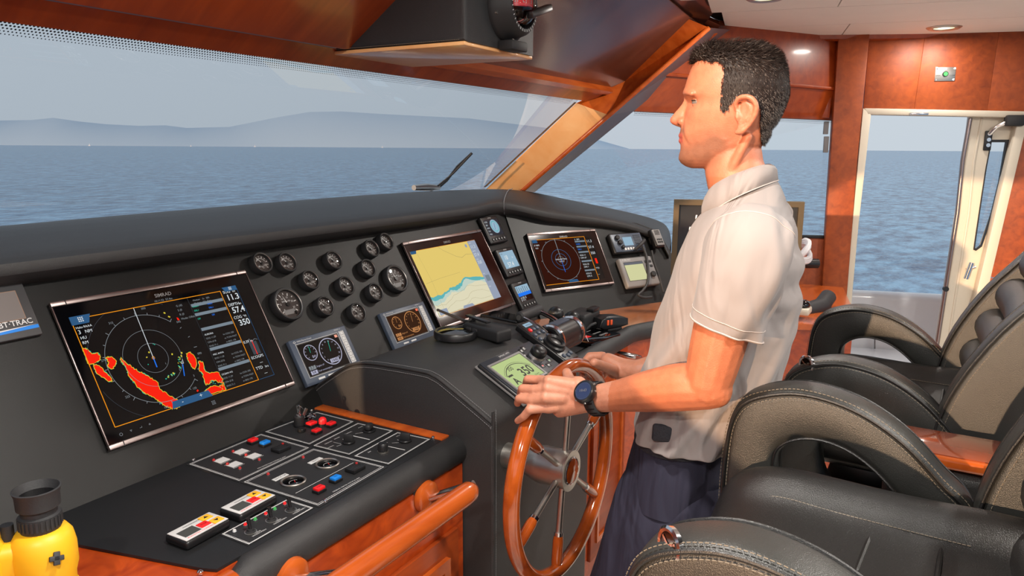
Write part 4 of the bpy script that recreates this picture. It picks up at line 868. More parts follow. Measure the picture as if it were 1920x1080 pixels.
# --- stabiliser display at far left
q = [on(TPN, *p) for p in [(37, 531), (77, 630), (0, 647)]]
T = sub(TPN, (q[0][0]+q[1][0])/2-.115, (q[0][1]+q[1][1])/2, 0); hh = q[0][1]-q[1][1]
t = thing('stabiliser_display', 'grey framed control screen with a blue wave stripe at the left edge', 'display', T)
mb = MB(); mb.box(I4, (0, 0, .006), (.23, hh, .012), pbr('dark_grey_frame', (62, 62, 64), .4), .004); obj('housing', mb, t, True)
mb = MB(); mb.rect(I4, -.10, -hh*.17, .095, hh*.34, .0124, pbr('dull_screen', (112, 106, 104), .3)); mb.stroke(I4, [(-.10, -hh*.17), (.095, -hh*.17), (.095, hh*.34), (-.10, hh*.34)], .0012, .0125, pbr('screen_rim', (140, 110, 90), .4), True); obj('screen', mb, t, True)
mb = MB(); mb.fill(I4, [(-.112, -hh*.40), (-.05, -hh*.36), (.02, -hh*.33), (.112, -hh*.31), (.112, -hh*.37), (.03, -hh*.385), (-.04, -hh*.42), (-.112, -hh*.47)], .0125, BLUE); mb.fill(I4, [(-.112, -hh*.37), (-.05, -hh*.345), (.02, -hh*.32), (.112, -hh*.30), (.05, -hh*.335), (-.02, -hh*.36), (-.112, -hh*.395)], .0127, PRINT)
mb.text(I4, 'ABT·TRAC', (.105, -hh*.27), .011, .0126, PRINT, 'RIGHT', bold=.01); obj('wave_logo', mb, t, True)

# ---------------------------------------------------------------- gauges
def gauge_proto(name, label, T, r, big):
    t = thing(name, label, 'gauge', T, 'large round gauges' if big else 'small round engine gauges')
    dep = .022
    mb = MB(); mb.lathe(I4, [(r*.98, 0), (r, .004), (r, dep-.004), (r*.96, dep), (r*.86, dep-.001), (r*.82, dep-.009)], PLASTM, 40); obj('bezel', mb, t, True)
    mb = MB(); mb.lathe(I4, [(r*.88, dep-.0005), (r*.86, dep+.0006), (r*.835, dep-.001)], STEEL, 40); obj('chrome_ring', mb, t, True)
    z = dep-.010; mb = MB(); mb.disc(I4, (0, 0), r*.84, z, pbr('dial_brown', (52, 44, 42), .5), 40)
    for i in range(11):
        a_ = R_(220-i*26); l_ = .62 if i % 2 else .55
        mb.stroke(I4, [(r*l_*math.cos(a_), r*l_*math.sin(a_)), (r*.72*math.cos(a_), r*.72*math.sin(a_))], r*.05, z+.0003, PRINT)
    if big:
        for i in range(0, 6): a_ = R_(220-i*50); mb.text(I4, str(i*5), (r*.44*math.cos(a_), r*.44*math.sin(a_)-r*.05), r*.11, z+.0003, PRINT, 'CENTER')
        mb.rect(I4, -r*.42, -r*.58, r*.36, -r*.30, z+.0003, GREYP); mb.disc(I4, (r*.32, -r*.56), r*.10, z+.002, GLOSSB, 16)
        mb.text(I4, 'RPM x100', (0, r*.16), r*.10, z+.0003, PRINT, 'CENTER')
    else:
        for i in (0, 2, 5): a_ = R_(220-i*50); mb.text(I4, ('40', '', '80', '', '', '120')[i], (r*.42*math.cos(a_), r*.42*math.sin(a_)-r*.06), r*.17, z+.0003, PRINT, 'CENTER')
        mb.text(I4, '°C', (0, -r*.45), r*.2, z+.0003, PRINT, 'CENTER'); mb.circ(I4, (0, 0), r*.5, r*.03, z+.0003, PRINT, 24, 20, 150)
    obj('dial', mb, t, True)
    mb = MB(); a_ = R_(105 if big else 118); mb.add(I4, [(-r*.05*math.sin(a_), r*.05*math.cos(a_), z+.003), (r*.05*math.sin(a_), -r*.05*math.cos(a_), z+.003), (r*.62*math.cos(a_), r*.62*math.sin(a_), z+.003)], [(0, 1, 2)], PRINT); mb.cyl(I4, r*.12, .004, PLAST, 14, z0=z); obj('needle', mb, t, True)
    mb = MB(); mb.lathe(I4, [(r*.84, dep-.003), (r*.5, dep-.002), (.0001, dep-.0015)], GLS, 24); obj('lens', mb, t, True)
    return t
small = [((491, 492), 'small round gauge at the upper left of the gauge cluster, beside the large radar display'), ((538, 491), 'small round gauge, second from the left in the top row'), ((625, 487), 'small round gauge highest in the middle of the cluster'), ((581, 524), 'small round gauge just above and right of the left large gauge'), ((648, 535), 'small round gauge in the centre of the cluster'), ((609, 573), 'small round gauge directly right of the left large gauge'), ((670, 585), 'small round gauge lowest in the cluster, above the amber engine display'), ((689, 502), 'small round gauge left of the right large gauge, level with it'), ((703, 547), 'small round gauge below left of the right large gauge'), ((696, 465), 'small round gauge in the top right pair, the left one'), ((723, 452), 'small round gauge in the top right corner nearest the chart display')]
pro = None
for (p, lb) in small:
    T = sub(TPN, *on(TPN, p[0]+2, p[1], .02)); 
    if pro is None: pro = gauge_proto('round_gauge', lb, T, .0305, False)
    else: copy_tree(pro, T, lb)
T = sub(TPN, *on(TPN, 542, 569, .02)); pro = gauge_proto('tachometer', 'large round gauge at lower left of the cluster', T, .048, True); copy_tree(pro, sub(TPN, *on(TPN, 745, 521, .02)), 'large round gauge next to the chart display')
# ---------------------------------------------------------------- switch panel on the shelf
KC = (340, 740, 3.176)
ZP = .0045; TSP = Matrix.Translation((0, 0, Zs+.004))
def k(*p, off=.001): return [on(TSP, KC[0]+a/KC[2], KC[1]+b/KC[2], off) for a, b in p]
swp = thing('switchboard', 'black switch panel with white engraved outlines, coloured buttons and knobs on the shelf', 'switch panel', (1.0, 1.16, Zs+.004))
TK = TM[swp.name]
groups = [k((50, 415), (475, 238), (757, 318), (345, 513)), k((503, 222), (808, 107), (1022, 162), (762, 296)), k((790, 305), (1052, 172), (1256, 217), (1000, 357)), k((1033, 367), (1288, 227), (1478, 267), (1233, 414)), k((376, 522), (787, 326), (1205, 432), (815, 660)), k((245, 832), (628, 628), (781, 676), (402, 892))]
for gq in groups:
    cx = sum(p[0] for p in gq)/4; cy = sum(p[1] for p in gq)/4
    out = [(cx+(p[0]-cx)*1.05, cy+(p[1]-cy)*1.07) for p in gq]
    mb = MB(); mb.prism(TSP, out, 0, .0015, PLASTM); pl_ = obj('switch_plate', mb, swp)
    mb = MB(); mb.stroke(TSP, gq, .0016, .0019, PRINT, True); mb.stroke(TSP, [(cx+(p[0]-cx)*.965, cy+(p[1]-cy)*.955) for p in gq], .0009, .0019, PRINT, True); obj('engraved_outline', mb, pl_)
ZB = .0018
def keybtn(c, mat, name, w_=.020, d_=.015, h_=.006, base=True):
    p = k(c)[0]; T = sub(TSP, p[0], p[1], ZB)
    mb = MB()
    mb.prism(T, [(-w_*.58, -d_*.62), (w_*.58, -d_*.62), (w_*.58, d_*.62), (-w_*.58, d_*.62)], 0, .006, PLAST, bev=.0012); b = obj(name, mb, swp)
    mb = MB(); mb.box(T, (0, 0, .006+h_/2-.001), (w_, d_, h_), mat, .001); mb.text(T, 'TEST' if mat is BLUE else 'ALARM', (0, -.0015), .003, .006+h_-.0008, PLAST, 'CENTER'); obj('key_cap', mb, b)
for c in ((427, 290), (806, 232), (893, 190), (822, 580)): keybtn(c, RED, 'red_push_button')
for c in ((499, 305), (920, 518)): keybtn(c, BLUE, 'blue_push_button')
# guarded button
keybtn((776, 188), RED, 'guarded_button', .022, .018)
p = k((772, 170))[0]; T = sub(TSP, p[0], p[1]+.004, ZB+.016); mb = MB(); mb.box(T, (0, 0, 0), (.026, .022, .008), glass('clear_cover', (.9, .88, .88), 1.5), .002); obj('clear_guard', mb, swp)
# dome lamp
p = k((843, 185))[0]; T = sub(TSP, p[0], p[1], ZB); mb = MB(); mb.cyl(T, .0105, .006, PLAST); mb.lathe(T, [(.0095, .005), (.0095, .013), (.0085, .0175), (.005, .021), (.0001, .0222)], RED, 24); obj('red_dome_button', mb, swp)
# key switch with key
p = k((703, 188))[0]; T = sub(TSP, p[0], p[1], ZB); mb = MB(); mb.cyl(T, .0135, .004, PLAST); mb.cyl(T, .0125, .026, PLASTM, ch=.0015); mb.cyl(T, .006, .006, CHROME, z0=.026); ks = obj('key_switch', mb, swp)
mb = MB(); mb.box(T, (0, 0, .037), (.0022, .008, .016), CHROME, .0006); mb.lathe(T @ Matrix.Translation((0, 0, .047)) @ ROTX, [(.0035, -.001), (.007, -.001), (.007, .001), (.0035, .001), (.0035, -.001)], CHROME, 20); obj('key', mb, ks)
mb = MB(); mb.tube([T @ Vector(v) for v in ((0, 0, .050), (.006, -.002, .048), (.012, -.004, .040))], .001, CHROME, 6); mb.box(T @ Matrix.Translation((.017, -.004, .032)) @ Matrix.Rotation(.6, 4, 'Y'), (0, 0, 0), (.010, .002, .018), STEEL, .0008); obj('key_tag', mb, ks)
p = k((710, 218))[0]; mb = MB(); mb.cyl(sub(TSP, p[0], p[1]-.004, ZB), .010, .008, PLAST, ch=.001); obj('round_switch', mb, swp)
# buzzers
for c in ((594, 332), (1036, 452)):
    p = k(c)[0]; T = sub(TSP, p[0], p[1], ZB); mb = MB(); mb.box(T, (0, 0, .004), (.036, .028, .009), PLAST, .002); bz = obj('buzzer', mb, swp)
    for i in range(4): mb = MB(); mb.box(T, (-.003, -.009+.006*i, .0086), (.024, .0022, .0012), PLASTM); obj('grille_bar', mb, bz)
    mb = MB(); mb.cyl(sub(T, .013, .008, .0085), .0028, .002, REDL, 12); obj('lamp', mb, bz)
# indicator lamps and label tags
for c, m_ in (((308, 345), REDL), ((193, 397), REDL), ((386, 366), REDL), ((275, 420), REDL), ((465, 394), REDL), ((349, 445), REDL), ((517, 480), REDL), ((726, 380), REDL), ((381, 781), RED), ((440, 750), GREENL), ((503, 717), RED), ((557, 688), GREENL), ((616, 656), RED), ((317, 820), LGREY)):
    p = k(c)[0]; mb = MB(); T = sub(TSP, p[0], p[1], ZB); mb.lathe(T, [(.0033, 0), (.0033, .003), (.0024, .0048), (.0001, .0055)], m_, 14); mb.lathe(T, [(.0042, 0), (.0042, .0012), (.0034, .0014)], CHROME, 14); obj('indicator_lamp', mb, swp)
for c in ((355, 343), (242, 394), (432, 369), (317, 419)):
    p = k(c)[0]; mb = MB(); mb.box(TSP, (p[0], p[1], .0024), (.026, .022, .0012), LGREY); t_ = obj('label_tag', mb, swp)
    for s_ in (-1, 1): mb = MB(); mb.text(TSP, 'ENGINE ROOM', (p[0], p[1]+.014*s_-.0015), .003, .0019, PRINT, 'CENTER'); obj('engraved_text', mb, swp)
for c, s_ in (((798, 398), 'DUTY'), ((590, 497), 'BACK UP')):
    p = k(c)[0]; mb = MB(); T = sub(TSP, p[0], p[1], .002); mb.box(T, (0, 0, .0008), (.036, .012, .0016), LGREY, .0004); mb.text(T, s_, (0, -.003), .005, .0017, PLAST, 'CENTER'); obj('label_tag', mb, swp)
# sunk round windows
for c in ((870, 418), (667, 522)):
    p = k(c)[0]; T = sub(TSP, p[0], p[1], ZB); mb = MB(); mb.lathe(T, [(.0255, 0), (.026, .003), (.024, .0045), (.0215, .003), (.021, .0002)], STEEL, 40); sk = obj('round_meter', mb, swp)
    mb = MB(); mb.disc(T, (0, 0), .021, .0004, GLOSSB, 32); mb.circ(T, (0, -.004), .011, .001, .0006, PRINT, 24, 20, 160); mb.stroke(T, [(0, -.006), (.006, .004)], .001, .0007, RED); mb.text(T, 'A', (0, -.012), .004, .0007, PRINT, 'CENTER'); obj('meter_face', mb, sk)
    mb = MB(); mb.lathe(T, [(.0215, .003), (.012, .0042), (.0001, .0046)], GLS, 24); obj('meter_lens', mb, sk)
# rotary knobs
def knob(c, style):
    p = k(c)[0]; T = sub(TSP, p[0], p[1], ZB)
    if style == 'lever':
        mb = MB(); mb.cyl(T, .015, .005, PLAST, ch=.0015); kb = obj('rotary_switch', mb, swp); mb = MB(); mb.box(T @ Matrix.Rotation(.35, 4, 'Z'), (0, 0, .012), (.006, .024, .018), PLASTM, .0028); obj('lever_grip', mb, kb)
    elif style == 'cap':
        mb = MB(); mb.cyl(T, .016, .004, PLAST, ch=.001); kb = obj('rotary_switch', mb, swp); mb = MB(); mb.box(T @ Matrix.Rotation(.3, 4, 'Z'), (0, 0, .011), (.026, .016, .016), PLASTM, .006, 3); obj('pointer_grip', mb, kb)
    else:
        mb = MB(); mb.cyl(T, .013, .003, STEEL); kb = obj('rotary_knob', mb, swp); mb = MB(); mb.cyl(T, .0115, .018, PLAST, z0=.003, r2=.0105, ch=.0015)
        for i in range(16): a_ = i*math.pi/8; mb.box(T @ Matrix.Rotation(a_, 4, 'Z'), (.0113, 0, .010), (.001, .0016, .012), PLASTM)
        obj('knob_cap', mb, kb)
knob((996, 288), 'lever'); knob((1118, 218), 'cap'); knob((1334, 280), 'lever'); knob((1201, 342), 'knob')
mb = MB(); q = k((972, 236), (1122, 270)); mb.stroke(TSP, q, .003, .002, PRINT)
q = k((1196, 302), (1332, 332)); mb.stroke(TSP, q, .0025, .002, PRINT); q = k((1024, 408), (680, 590)); mb.stroke(TSP, q, .0012, .002, PRINT)
for a_, b_ in (((960, 268), (985, 275)), ((905, 285), (950, 295)), ((925, 310), (955, 300)), ((1035, 235), (1080, 228)), ((1255, 290), (1295, 288)), ((1285, 270), (1300, 275))): mb.stroke(TSP, k(a_, b_), .001, .002, PRINT)
for c, s_ in (((930, 262), 'AHEAD'), ((880, 288), 'NEUTRAL'), ((892, 314), 'ASTERN'), ((1000, 230), 'MANUAL'), ((1070, 196), 'AUTO'), ((1222, 292), 'LOW'), ((1295, 248), 'HIGH'), ((1124, 344), 'DIM')): mb.text(TSP, s_, k(c)[0], .0038, .002, PRINT, 'CENTER')
obj('engraved_lines', mb, swp)['kind'] = 'stuff'
# toggles
for c in ((413, 820), (537, 750), (652, 690)):
    p = k(c)[0]; T = sub(TSP, p[0], p[1], ZB); mb = MB(); mb.lathe(T, [(.009, 0), (.009, .002), (.0062, .003), (.0055, .006), (.001, .0065)], PLASTM, 20); mb.lathe(T, [(.0112, 0), (.0112, .0008), (.009, .001)], STEEL, 20); tg = obj('toggle_switch', mb, swp)
    mb = MB(); mb.tube([T @ Vector((0, 0, .004)), T @ Vector((.001, .004, .016)), T @ Vector((.001, .006, .024))], [.0028, .0034, .004], PLAST, 12); obj('toggle_lever', mb, tg)
    mb = MB(); mb.text(TSP, 'WINDSCREEN', (p[0]+.006, p[1]-.017), .0034, .0019, PRINT, 'CENTER'); mb.text(TSP, 'WIPER', (p[0]+.006, p[1]-.0125), .0034, .0019, PRINT, 'CENTER'); obj('engraved_text', mb, swp)
def slanted(txt, a, b, hh):
    p, q = k(a, b); ang = math.atan2(q[1]-p[1], q[0]-p[0]); mb = MB(); mb.text(TSP, txt, p, hh, .0019, PRINT, ang=ang); obj('engraved_text', mb, swp)
slanted('FIRE DETECTION SYSTEM ALARM', (458, 444), (630, 368), .0036); slanted('GENERAL WATER SYSTEM ALARM', (905, 584), (1086, 486), .0036)
for c in ((72, 388), (775, 95), (1499, 256), (858, 636)):
    p = k(c)[0]; mb = MB(); mb.lathe(sub(TSP, p[0], p[1], .0), [(.0042, 0), (.0042, .003), (.003, .0045), (.0001, .005)], CHROME, 14); obj('cap_screw', mb, swp)
p = k((112, 1062))[0]; mb = MB(); mb.lathe(sub(TSP, p[0], p[1], .0), [(.005, 0), (.005, .004), (.003, .006), (.0001, .0066)], CHROME, 14); obj('cap_screw', mb, swp)

# ---------------------------------------------------------------- two trim controllers
for c0, lb in (([(230, 672), (455, 555), (572, 585), (330, 706)], 'white faced remote control lying on the shelf, the one nearer the round meters'), ([(-98, 828), (170, 690), (302, 725), (10, 865)], 'white faced remote control lying on the shelf, the one nearer the camera')):
    q = [on(TSP, KC[0]+a/KC[2], KC[1]+b/KC[2], .020) for a, b in c0]
    e0_ = Vector(q[1])-Vector(q[0]); e1v = Vector(q[2])-Vector(q[1]); L_ = e0_.length; W_ = .055
    ctr = Vector((sum(p[0] for p in q)/4, sum(p[1] for p in q)/4)); T = frame((ctr.x, ctr.y, Zs+.004), (e0_.x, e0_.y, 0), (-e0_.y, e0_.x, 0))
    L_ = min(L_, .145); W_ = .058
    t = thing('remote_control', lb, 'remote', T, 'remote controls on the shelf')
    mb = MB(); mb.box(I4, (0, 0, .0085), (L_, W_, .017), PLAST, .006, 3); obj('body', mb, t, True)
    mb = MB(); mb.box(I4, (0, 0, .0172), (L_*.94, W_*.86, .0016), LGREY, .0006); fp = obj('face_plate', mb, t, True)
    mb = MB(); mb.rect(I4, -L_*.40, -W_*.26, -L_*.05, W_*.18, .0182, pbr('grey_lcd', (70, 72, 70), .25)); obj('screen', mb, t, True)
    mb = MB(); mb.text(I4, 'MAINTENANCE', (-L_*.2, W_*.26), .0035, .0182, PLAST); mb.text(I4, 'WAVETEC CONTROL', (-L_*.40, -W_*.37), .0042, .0182, RED); obj('lettering', mb, t, True)
    mb = MB(); mb.box(I4, (L_*.08, -W_*.08, .0186), (.020, .017, .002), RED, .0006); mb.text(I4, 'STOP', (L_*.08, -W_*.12), .004, .0198, PLAST, 'CENTER'); obj('stop_key', mb, t, True)
    for s_ in (-1, 1):
        mb = MB(); cx_, cy_ = L_*(.27 if s_ > 0 else .31), s_*W_*.21; mb.box(I4, (cx_, cy_, .0186), (.021, .017, .002), YBTN, .0006); mb.add(I4, [(cx_-.005, cy_-.003*s_, .0198), (cx_+.005, cy_-.003*s_, .0198), (cx_, cy_+.004*s_, .0198)], [(0, 1, 2) if s_ > 0 else (0, 2, 1)], PLAST); obj('arrow_key', mb, t, True)

# ---------------------------------------------------------------- binoculars
Tb = Matrix.Translation((.455, 1.06, Zs)) @ Matrix.Rotation(R_(-35), 4, 'Z')
bt_ = thing('binoculars', 'yellow rubber armoured binoculars standing at the left edge of the shelf', 'binoculars', Tb)
def barrel(x0, nm):
    mb = MB(); T = Matrix.Translation((x0, 0, 0))
    mb.lathe(T, [(.030, 0), (.037, .004), (.039, .03), (.036, .06), (.037, .085), (.041, .10), (.041, .128), (.038, .145), (.032, .154), (.024, .157), (.001, .157)], YEL, 36); b = obj(nm, mb, bt_, True)
    mb = MB(); mb.lathe(T, [(.024, .155), (.026, .160), (.026, .178), (.0225, .180), (.0225, .186), (.027, .190), (.0275, .208), (.030, .216), (.028, .217), (.023, .205), (.001, .200)], RUB, 36)
    for i in range(28): a_ = i*2*math.pi/28; mb.box(T @ Matrix.Rotation(a_, 4, 'Z'), (.0265, 0, .169), (.0016, .003, .015), RUB)
    obj('eyecup', mb, b, True)
    mb = MB(); mb.disc(T, (0, 0), .023, .206, GLOSSB, 24); obj('eyepiece_lens', mb, b, True)
    return b
b1_ = barrel(-.042, 'barrel'); b2_ = barrel(.036, 'barrel')
mb = MB(); mb.box(I4, (-.003, .0, .118), (.085, .05, .06), YEL, .018, 4); obj('bridge', mb, bt_, True)
mb = MB(); mb.cyl(Matrix.Translation((-.003, 0, .14)), .008, .03, RUB, 18); obj('focus_hinge', mb, bt_, True)
mb = MB(); T = Matrix.Translation((.055, -.036, .125)) @ Matrix.Rotation(R_(62), 4, 'X') @ Matrix.Rotation(R_(25), 4, 'Y'); mb.box(T, (0, 0, .003), (.018, .007, .005), RUB, .001); mb.box(T, (0, 0, .003), (.008, .018, .005), RUB, .001); obj('strap_lug', mb, bt_, True)
for z in (.045, .055, .066): mb = MB(); mb.lathe(Matrix.Translation((.036, 0, 0)), [(.0372, z-.002), (.0392, z), (.0372, z+.002)], YEL, 36); obj('grip_rib', mb, bt_, True)

# ---------------------------------------------------------------- pedestal objects
TSL = frame((1.36, .938, 1.0115), (1, 0, 0), (0, .89, .478))
q = [on(TSL, *p, .012) for p in [(883, 690), (975, 640), (1085, 702), (990, 757)]]
cx = sum(p[0] for p in q)/4+.004; cy = sum(p[1] for p in q)/4; w_ = .262; h_ = .158
# local x along the pedestal (to starboard), y up the slope
T = sub(TSL, cx, cy, .001); ap = thing('autopilot_control', 'autopilot control head with green screen reading 350 on the pedestal slope', 'autopilot', T)
mb = MB(); mb.box(I4, (0, 0, .008), (w_, h_, .016), PLAST, .007, 3); obj('housing', mb, ap, True)
mb = MB(); mb.box(I4, (0, 0, .0165), (w_-.006, h_-.006, .003), pbr('dark_slate_plastic', (44, 48, 56), .4), .001); obj('front', mb, ap, True)
mb = MB(); mb.box(I4, (0, 0, .004), (w_+.006, h_+.006, .006), GREYP, .003); obj('mounting_rim', mb, ap, True)
sx0, sx1, sy0, sy1 = -.113, .035, -.036, .052
mb = MB(); mb.ringp(I4, [(sx0-.006, sy0-.006), (sx1+.006, sy0-.006), (sx1+.006, sy1+.006), (sx0-.006, sy1+.006)], [(sx0, sy0), (sx1, sy0), (sx1, sy1), (sx0, sy1)], .0165, .021, GREYP); obj('screen_rim', mb, ap, True)
mb = MB(); mb.rect(I4, sx0, sy0, sx1, sy1, .0183, lcd); s_c = obj('screen', mb, ap, True)
mb = MB(); mb.circ(I4, (-.039, -.046), .078, .0022, .0186, ink, 40, 40, 140); mb.circ(I4, (-.039, -.046), .083, .001, .0186, ink, 40, 40, 140); mb.text(I4, '350', (-.072, .016), .012, .0186, ink, bold=.01); mb.text(I4, '350', (-.044, -.016), .028, .0186, ink, bold=.02); mb.text(I4, 'A', (-.095, -.028), .021, .0186, ink, bold=.03); mb.rect(I4, -.095, .000, -.073, .006, .0186, ink)
mb.text(I4, '350', (-.040, -.030), .009, .0186, ink); mb.text(I4, '10.6', (-.004, -.030), .006, .0186, ink); mb.stroke(I4, [(-.062, -.034), (-.045, -.034), (-.045, -.029), (-.062, -.029)], .001, .0186, ink, True); mb.stroke(I4, [(.012, -.034), (.018, -.034), (.018, -.026), (.012, -.026)], .001, .0186, ink, True); mb.stroke(I4, [(-.11, -.034), (.033, -.034)], .0008, .0186, ink); obj('readout', mb, s_c, True)
mb = MB(); mb.box(I4, (-.039, -.056, .0186), (.150, .014, .003), PLASTM, .001); ks_ = obj('key_row', mb, ap, True)
for i in range(5): mb = MB(); mb.box(I4, (-.100+.030*i, -.056, .0205), (.016, .007, .0016), BLUEG if i else BLUE, .0005); obj('key', mb, ks_, True)
mb = MB(); mb.text(I4, 'SIMRAD AP70', (-.02, .066), .006, .0186, LGREY, 'CENTER'); mb.stroke(I4, [(-.05, .063), (.01, .063), (.01, .075), (-.05, .075)], .0006, .0185, GREYP, True); obj('lettering', mb, ap, True)
mb = MB(); T5 = Matrix.Translation((.083, .022, .018)); mb.cyl(T5, .024, .006, STEEL, 32, r2=.022); mb.lathe(T5, [(.021, .005), (.0225, .010), (.0225, .020), (.020, .026), (.012, .030), (.0001, .031)], PLAST, 36); obj('control_knob', mb, ap, True)
for (x, y, m_) in ((.055, .058, LGREY), (.073, .062, LGREY), (.045, .040, LGREY), (.060, -.014, RED), (.085, -.020, LGREY), (.108, -.008, GREENL)): mb = MB(); mb.box(I4, (x, y, .0184), (.017, .014, .0015), PLAST, .0005); mb.rect(I4, x-.003, y-.002, x+.003, y+.002, .0193, m_); obj('key', mb, ap, True)
for i in range(3): mb = MB(); mb.box(I4, (.058+.017*i, -.052, .0186), (.013, .026, .003), PLASTM, .001); mb.rect(I4, .054+.017*i, -.056, .061+.017*i, -.048, .0203, [GREYP, BLUEG, RED][i]); obj('side_key', mb, ap, True)
# remote joystick pad (narrow) to the right of the autopilot
q = [on(TSL, *p, .012) for p in [(988, 632), (1068, 700)]]
T = sub(TSL, 1.805-1.36+.018, .018, .001); rp = thing('joystick_pad', 'narrow black control pad with a round dial and round keys beside the autopilot', 'control pad', T)
mb = MB(); mb.box(I4, (0, 0, .010), (.078, .185, .020), PLAST, .005, 3); obj('housing', mb, rp, True)
mb = MB(); mb.rect(I4, -.022, .070, .020, .084, .0203, lcdW); mb.text(I4, 'SIMRAD', (0, .073), .006, .0206, PLAST, 'CENTER'); obj('screen', mb, rp, True)
mb = MB(); T5 = Matrix.Translation((0, -.022, .02)); mb.lathe(T5, [(.034, 0), (.034, .004), (.029, .008), (.029, .016), (.024, .018), (.018, .013), (.018, .010), (.010, .012), (.0001, .0125)], PLAST, 36); obj('dial', mb, rp, True)
for i, (x, y) in enumerate(((-.02, .055), (.0, .055), (.02, .055), (-.024, .034), (.0, .036), (.024, .034), (-.024, .014), (.024, .014), (-.02, -.070), (.0, -.074), (.02, -.070))):
    mb = MB(); mb.lathe(sub(I4, x, y, .02), [(.0075, 0), (.007, .003), (.004, .0042), (.0001, .0045)], RED if i == 0 else BLUEG, 16); obj('round_key', mb, rp, True)
# magnifier / round glass dish
c = hz(860, 634, 1.052); T = Matrix.Translation((c.x, c.y+.01, 1.052)); mg = thing('magnifying_dome', 'round black rimmed magnifying glass lying on the pedestal top', 'magnifier', T)
mb = MB(); mb.lathe(I4, [(.058, 0), (.062, .003), (.062, .018), (.059, .022), (.053, .022), (.052, .016)], PLAST, 48); obj('rim', mb, mg, True)
mb = MB(); mb.disc(I4, (0, 0), .052, .006, pbr('magnifier_base', (190, 172, 152), .15, coat=1), 40); mb.rect(I4, -.018, -.004, .016, .0, .0063, PLAST); obj('base', mb, mg, True)  # pale beige stands in for the reflection inside the dish
mb = MB(); mb.lathe(I4, [(.0525, .0185), (.03, .0225), (.0001, .024)], glass('lens_glass', (.96, .95, .93), 1.5), 32); obj('lens', mb, mg, True)
# handheld radio
a_ = hz(880, 612, 1.072); b_ = hz(952, 632, 1.072); d_ = (b_-a_); ang = math.atan2(d_.y, d_.x)
L_ = .125; T = Matrix.Translation((a_.x+.004, a_.y, 1.052)) @ Matrix.Rotation(ang, 4, 'Z'); L_ = max(.11, min(.15, d_.length))
hr = thing('handheld_radio', 'black handheld radio with long antenna lying on the pedestal', 'radio', T)
mb = MB(); mb.box(I4, (L_/2, 0, .019), (L_, .055, .034), PLASTM, .007, 3); obj('body', mb, hr, True)
mb = MB(); mb.tube([(.0, .016, .022), (-.012, .016, .023), (-.02, .016, .024), (-.05, .016, .026), (-.165, .016, .036), (-.175, .016, .037)], [.0085, .0085, .006, .0048, .0038, .0042], RUB, 14); obj('antenna', mb, hr, True)
mb = MB(); mb.box(Matrix.Translation((.035, 0, .048)) @ Matrix.Rotation(R_(3), 4, 'Y'), (0, 0, 0), (.095, .018, .006), PLAST, .002); mb.box(I4, (.010, 0, .041), (.014, .016, .012), PLAST, .002); mb.tube([(.012, -.012, .043), (.012, .012, .043)], .004, STEEL, 10); obj('belt_clip', mb, hr, True)
for i in range(2): mb = MB(); mb.box(I4, (.028+.026*i, -.028, .020), (.020, .004, .014), RUB, .0015); obj('side_button', mb, hr, True)
mb = MB(); mb.cyl(Matrix.Translation((.0, -.012, .020)) @ Matrix.Rotation(R_(-90), 4, 'Y'), .007, .012, PLAST, 16); obj('knob', mb, hr, True)
# smartphone behind it
c = hz(948, 600, 1.056); T = Matrix.Translation((c.x+.03, c.y+.02, 1.052)) @ Matrix.Rotation(ang+.12, 4, 'Z'); ph = thing('smartphone', 'dark smartphone lying behind the handheld radio', 'phone', T)
mb = MB(); mb.box(I4, (0, 0, .005), (.15, .072, .009), PLAST, .004, 3); obj('body', mb, ph, True)
mb = MB(); mb.box(I4, (0, 0, .0098), (.142, .066, .0006), GLOSSB); obj('screen', mb, ph, True)
mb = MB(); mb.box(I4, (.0752, .0, .005), (.001, .02, .003), STEEL); obj('port', mb, ph, True)
# throttle unit
x0 = 1.985; c = hx(1050, 630, x0+.0); zc = c.z; yc = c.y
T = Matrix.Translation((x0, yc, 1.0)); th = thing('throttle_control', 'black and chrome twin lever throttle on the pedestal', 'throttle', T)
cy_ = MB(); TC = Matrix.Translation((-.075, 0, zc-1.0)) @ ROTX
cy_.lathe(TC, [(.001, .0), (.040, .0), (.044, .004), (.044, .146), (.040, .150), (.001, .15)], PLAST, 40); obj('drum', cy_, th, True)
for z in (.004, .140): mb = MB(); mb.lathe(TC, [(.0445, z), (.050, z+.002), (.050, z+.010), (.0445, z+.012)], CHROME, 40); obj('chrome_ring', mb, th, True)
mb = MB(); mb.box(I4, (0, 0, (zc-1.0-.04)/2+.0), (.15, .085, max(.02, zc-1.0-.0)), PLAST, .01); obj('base', mb, th, True)
mb = MB(); TC2 = TC @ Matrix.Translation((0, 0, -.012)); mb.lathe(TC2, [(.001, 0), (.030, .0), (.034, .004), (.034, .012)], GLOSSB, 36); mb.lathe(TC2, [(.020, -.001), (.026, -.002), (.026, .0)], CHROME, 36); obj('end_cap', mb, th, True)
tp = hx(985, 592, x0-.05); tpl = Vector((-.07, tp.y-yc, tp.z-1.0)); cl = Vector((-.07, 0, zc-1.0))
for xo in (-.078, .030):
    pts = [Vector((xo, .0, zc-1.0+.02)), Vector((xo, tpl.y*.45, zc-1.0+.045)), Vector((xo, tpl.y, tpl.z))]
    mb = MB(); mb.tube(cr_spline([tuple(p) for p in pts], 5), .010, PLAST, 12, flat=.6); mb.tube(cr_spline([(p.x-.006, p.y-.004, p.z+.007) for p in pts], 5), .0032, CHROME, 8); obj('lever', mb, th, True)
mb = MB(); mb.tube([(-.090, tpl.y, tpl.z+.002), (-.085, tpl.y, tpl.z+.002), (.040, tpl.y, tpl.z+.002), (.046, tpl.y, tpl.z+.002)], [.012, .017, .017, .012], RUB, 20); obj('grip', mb, th, True)
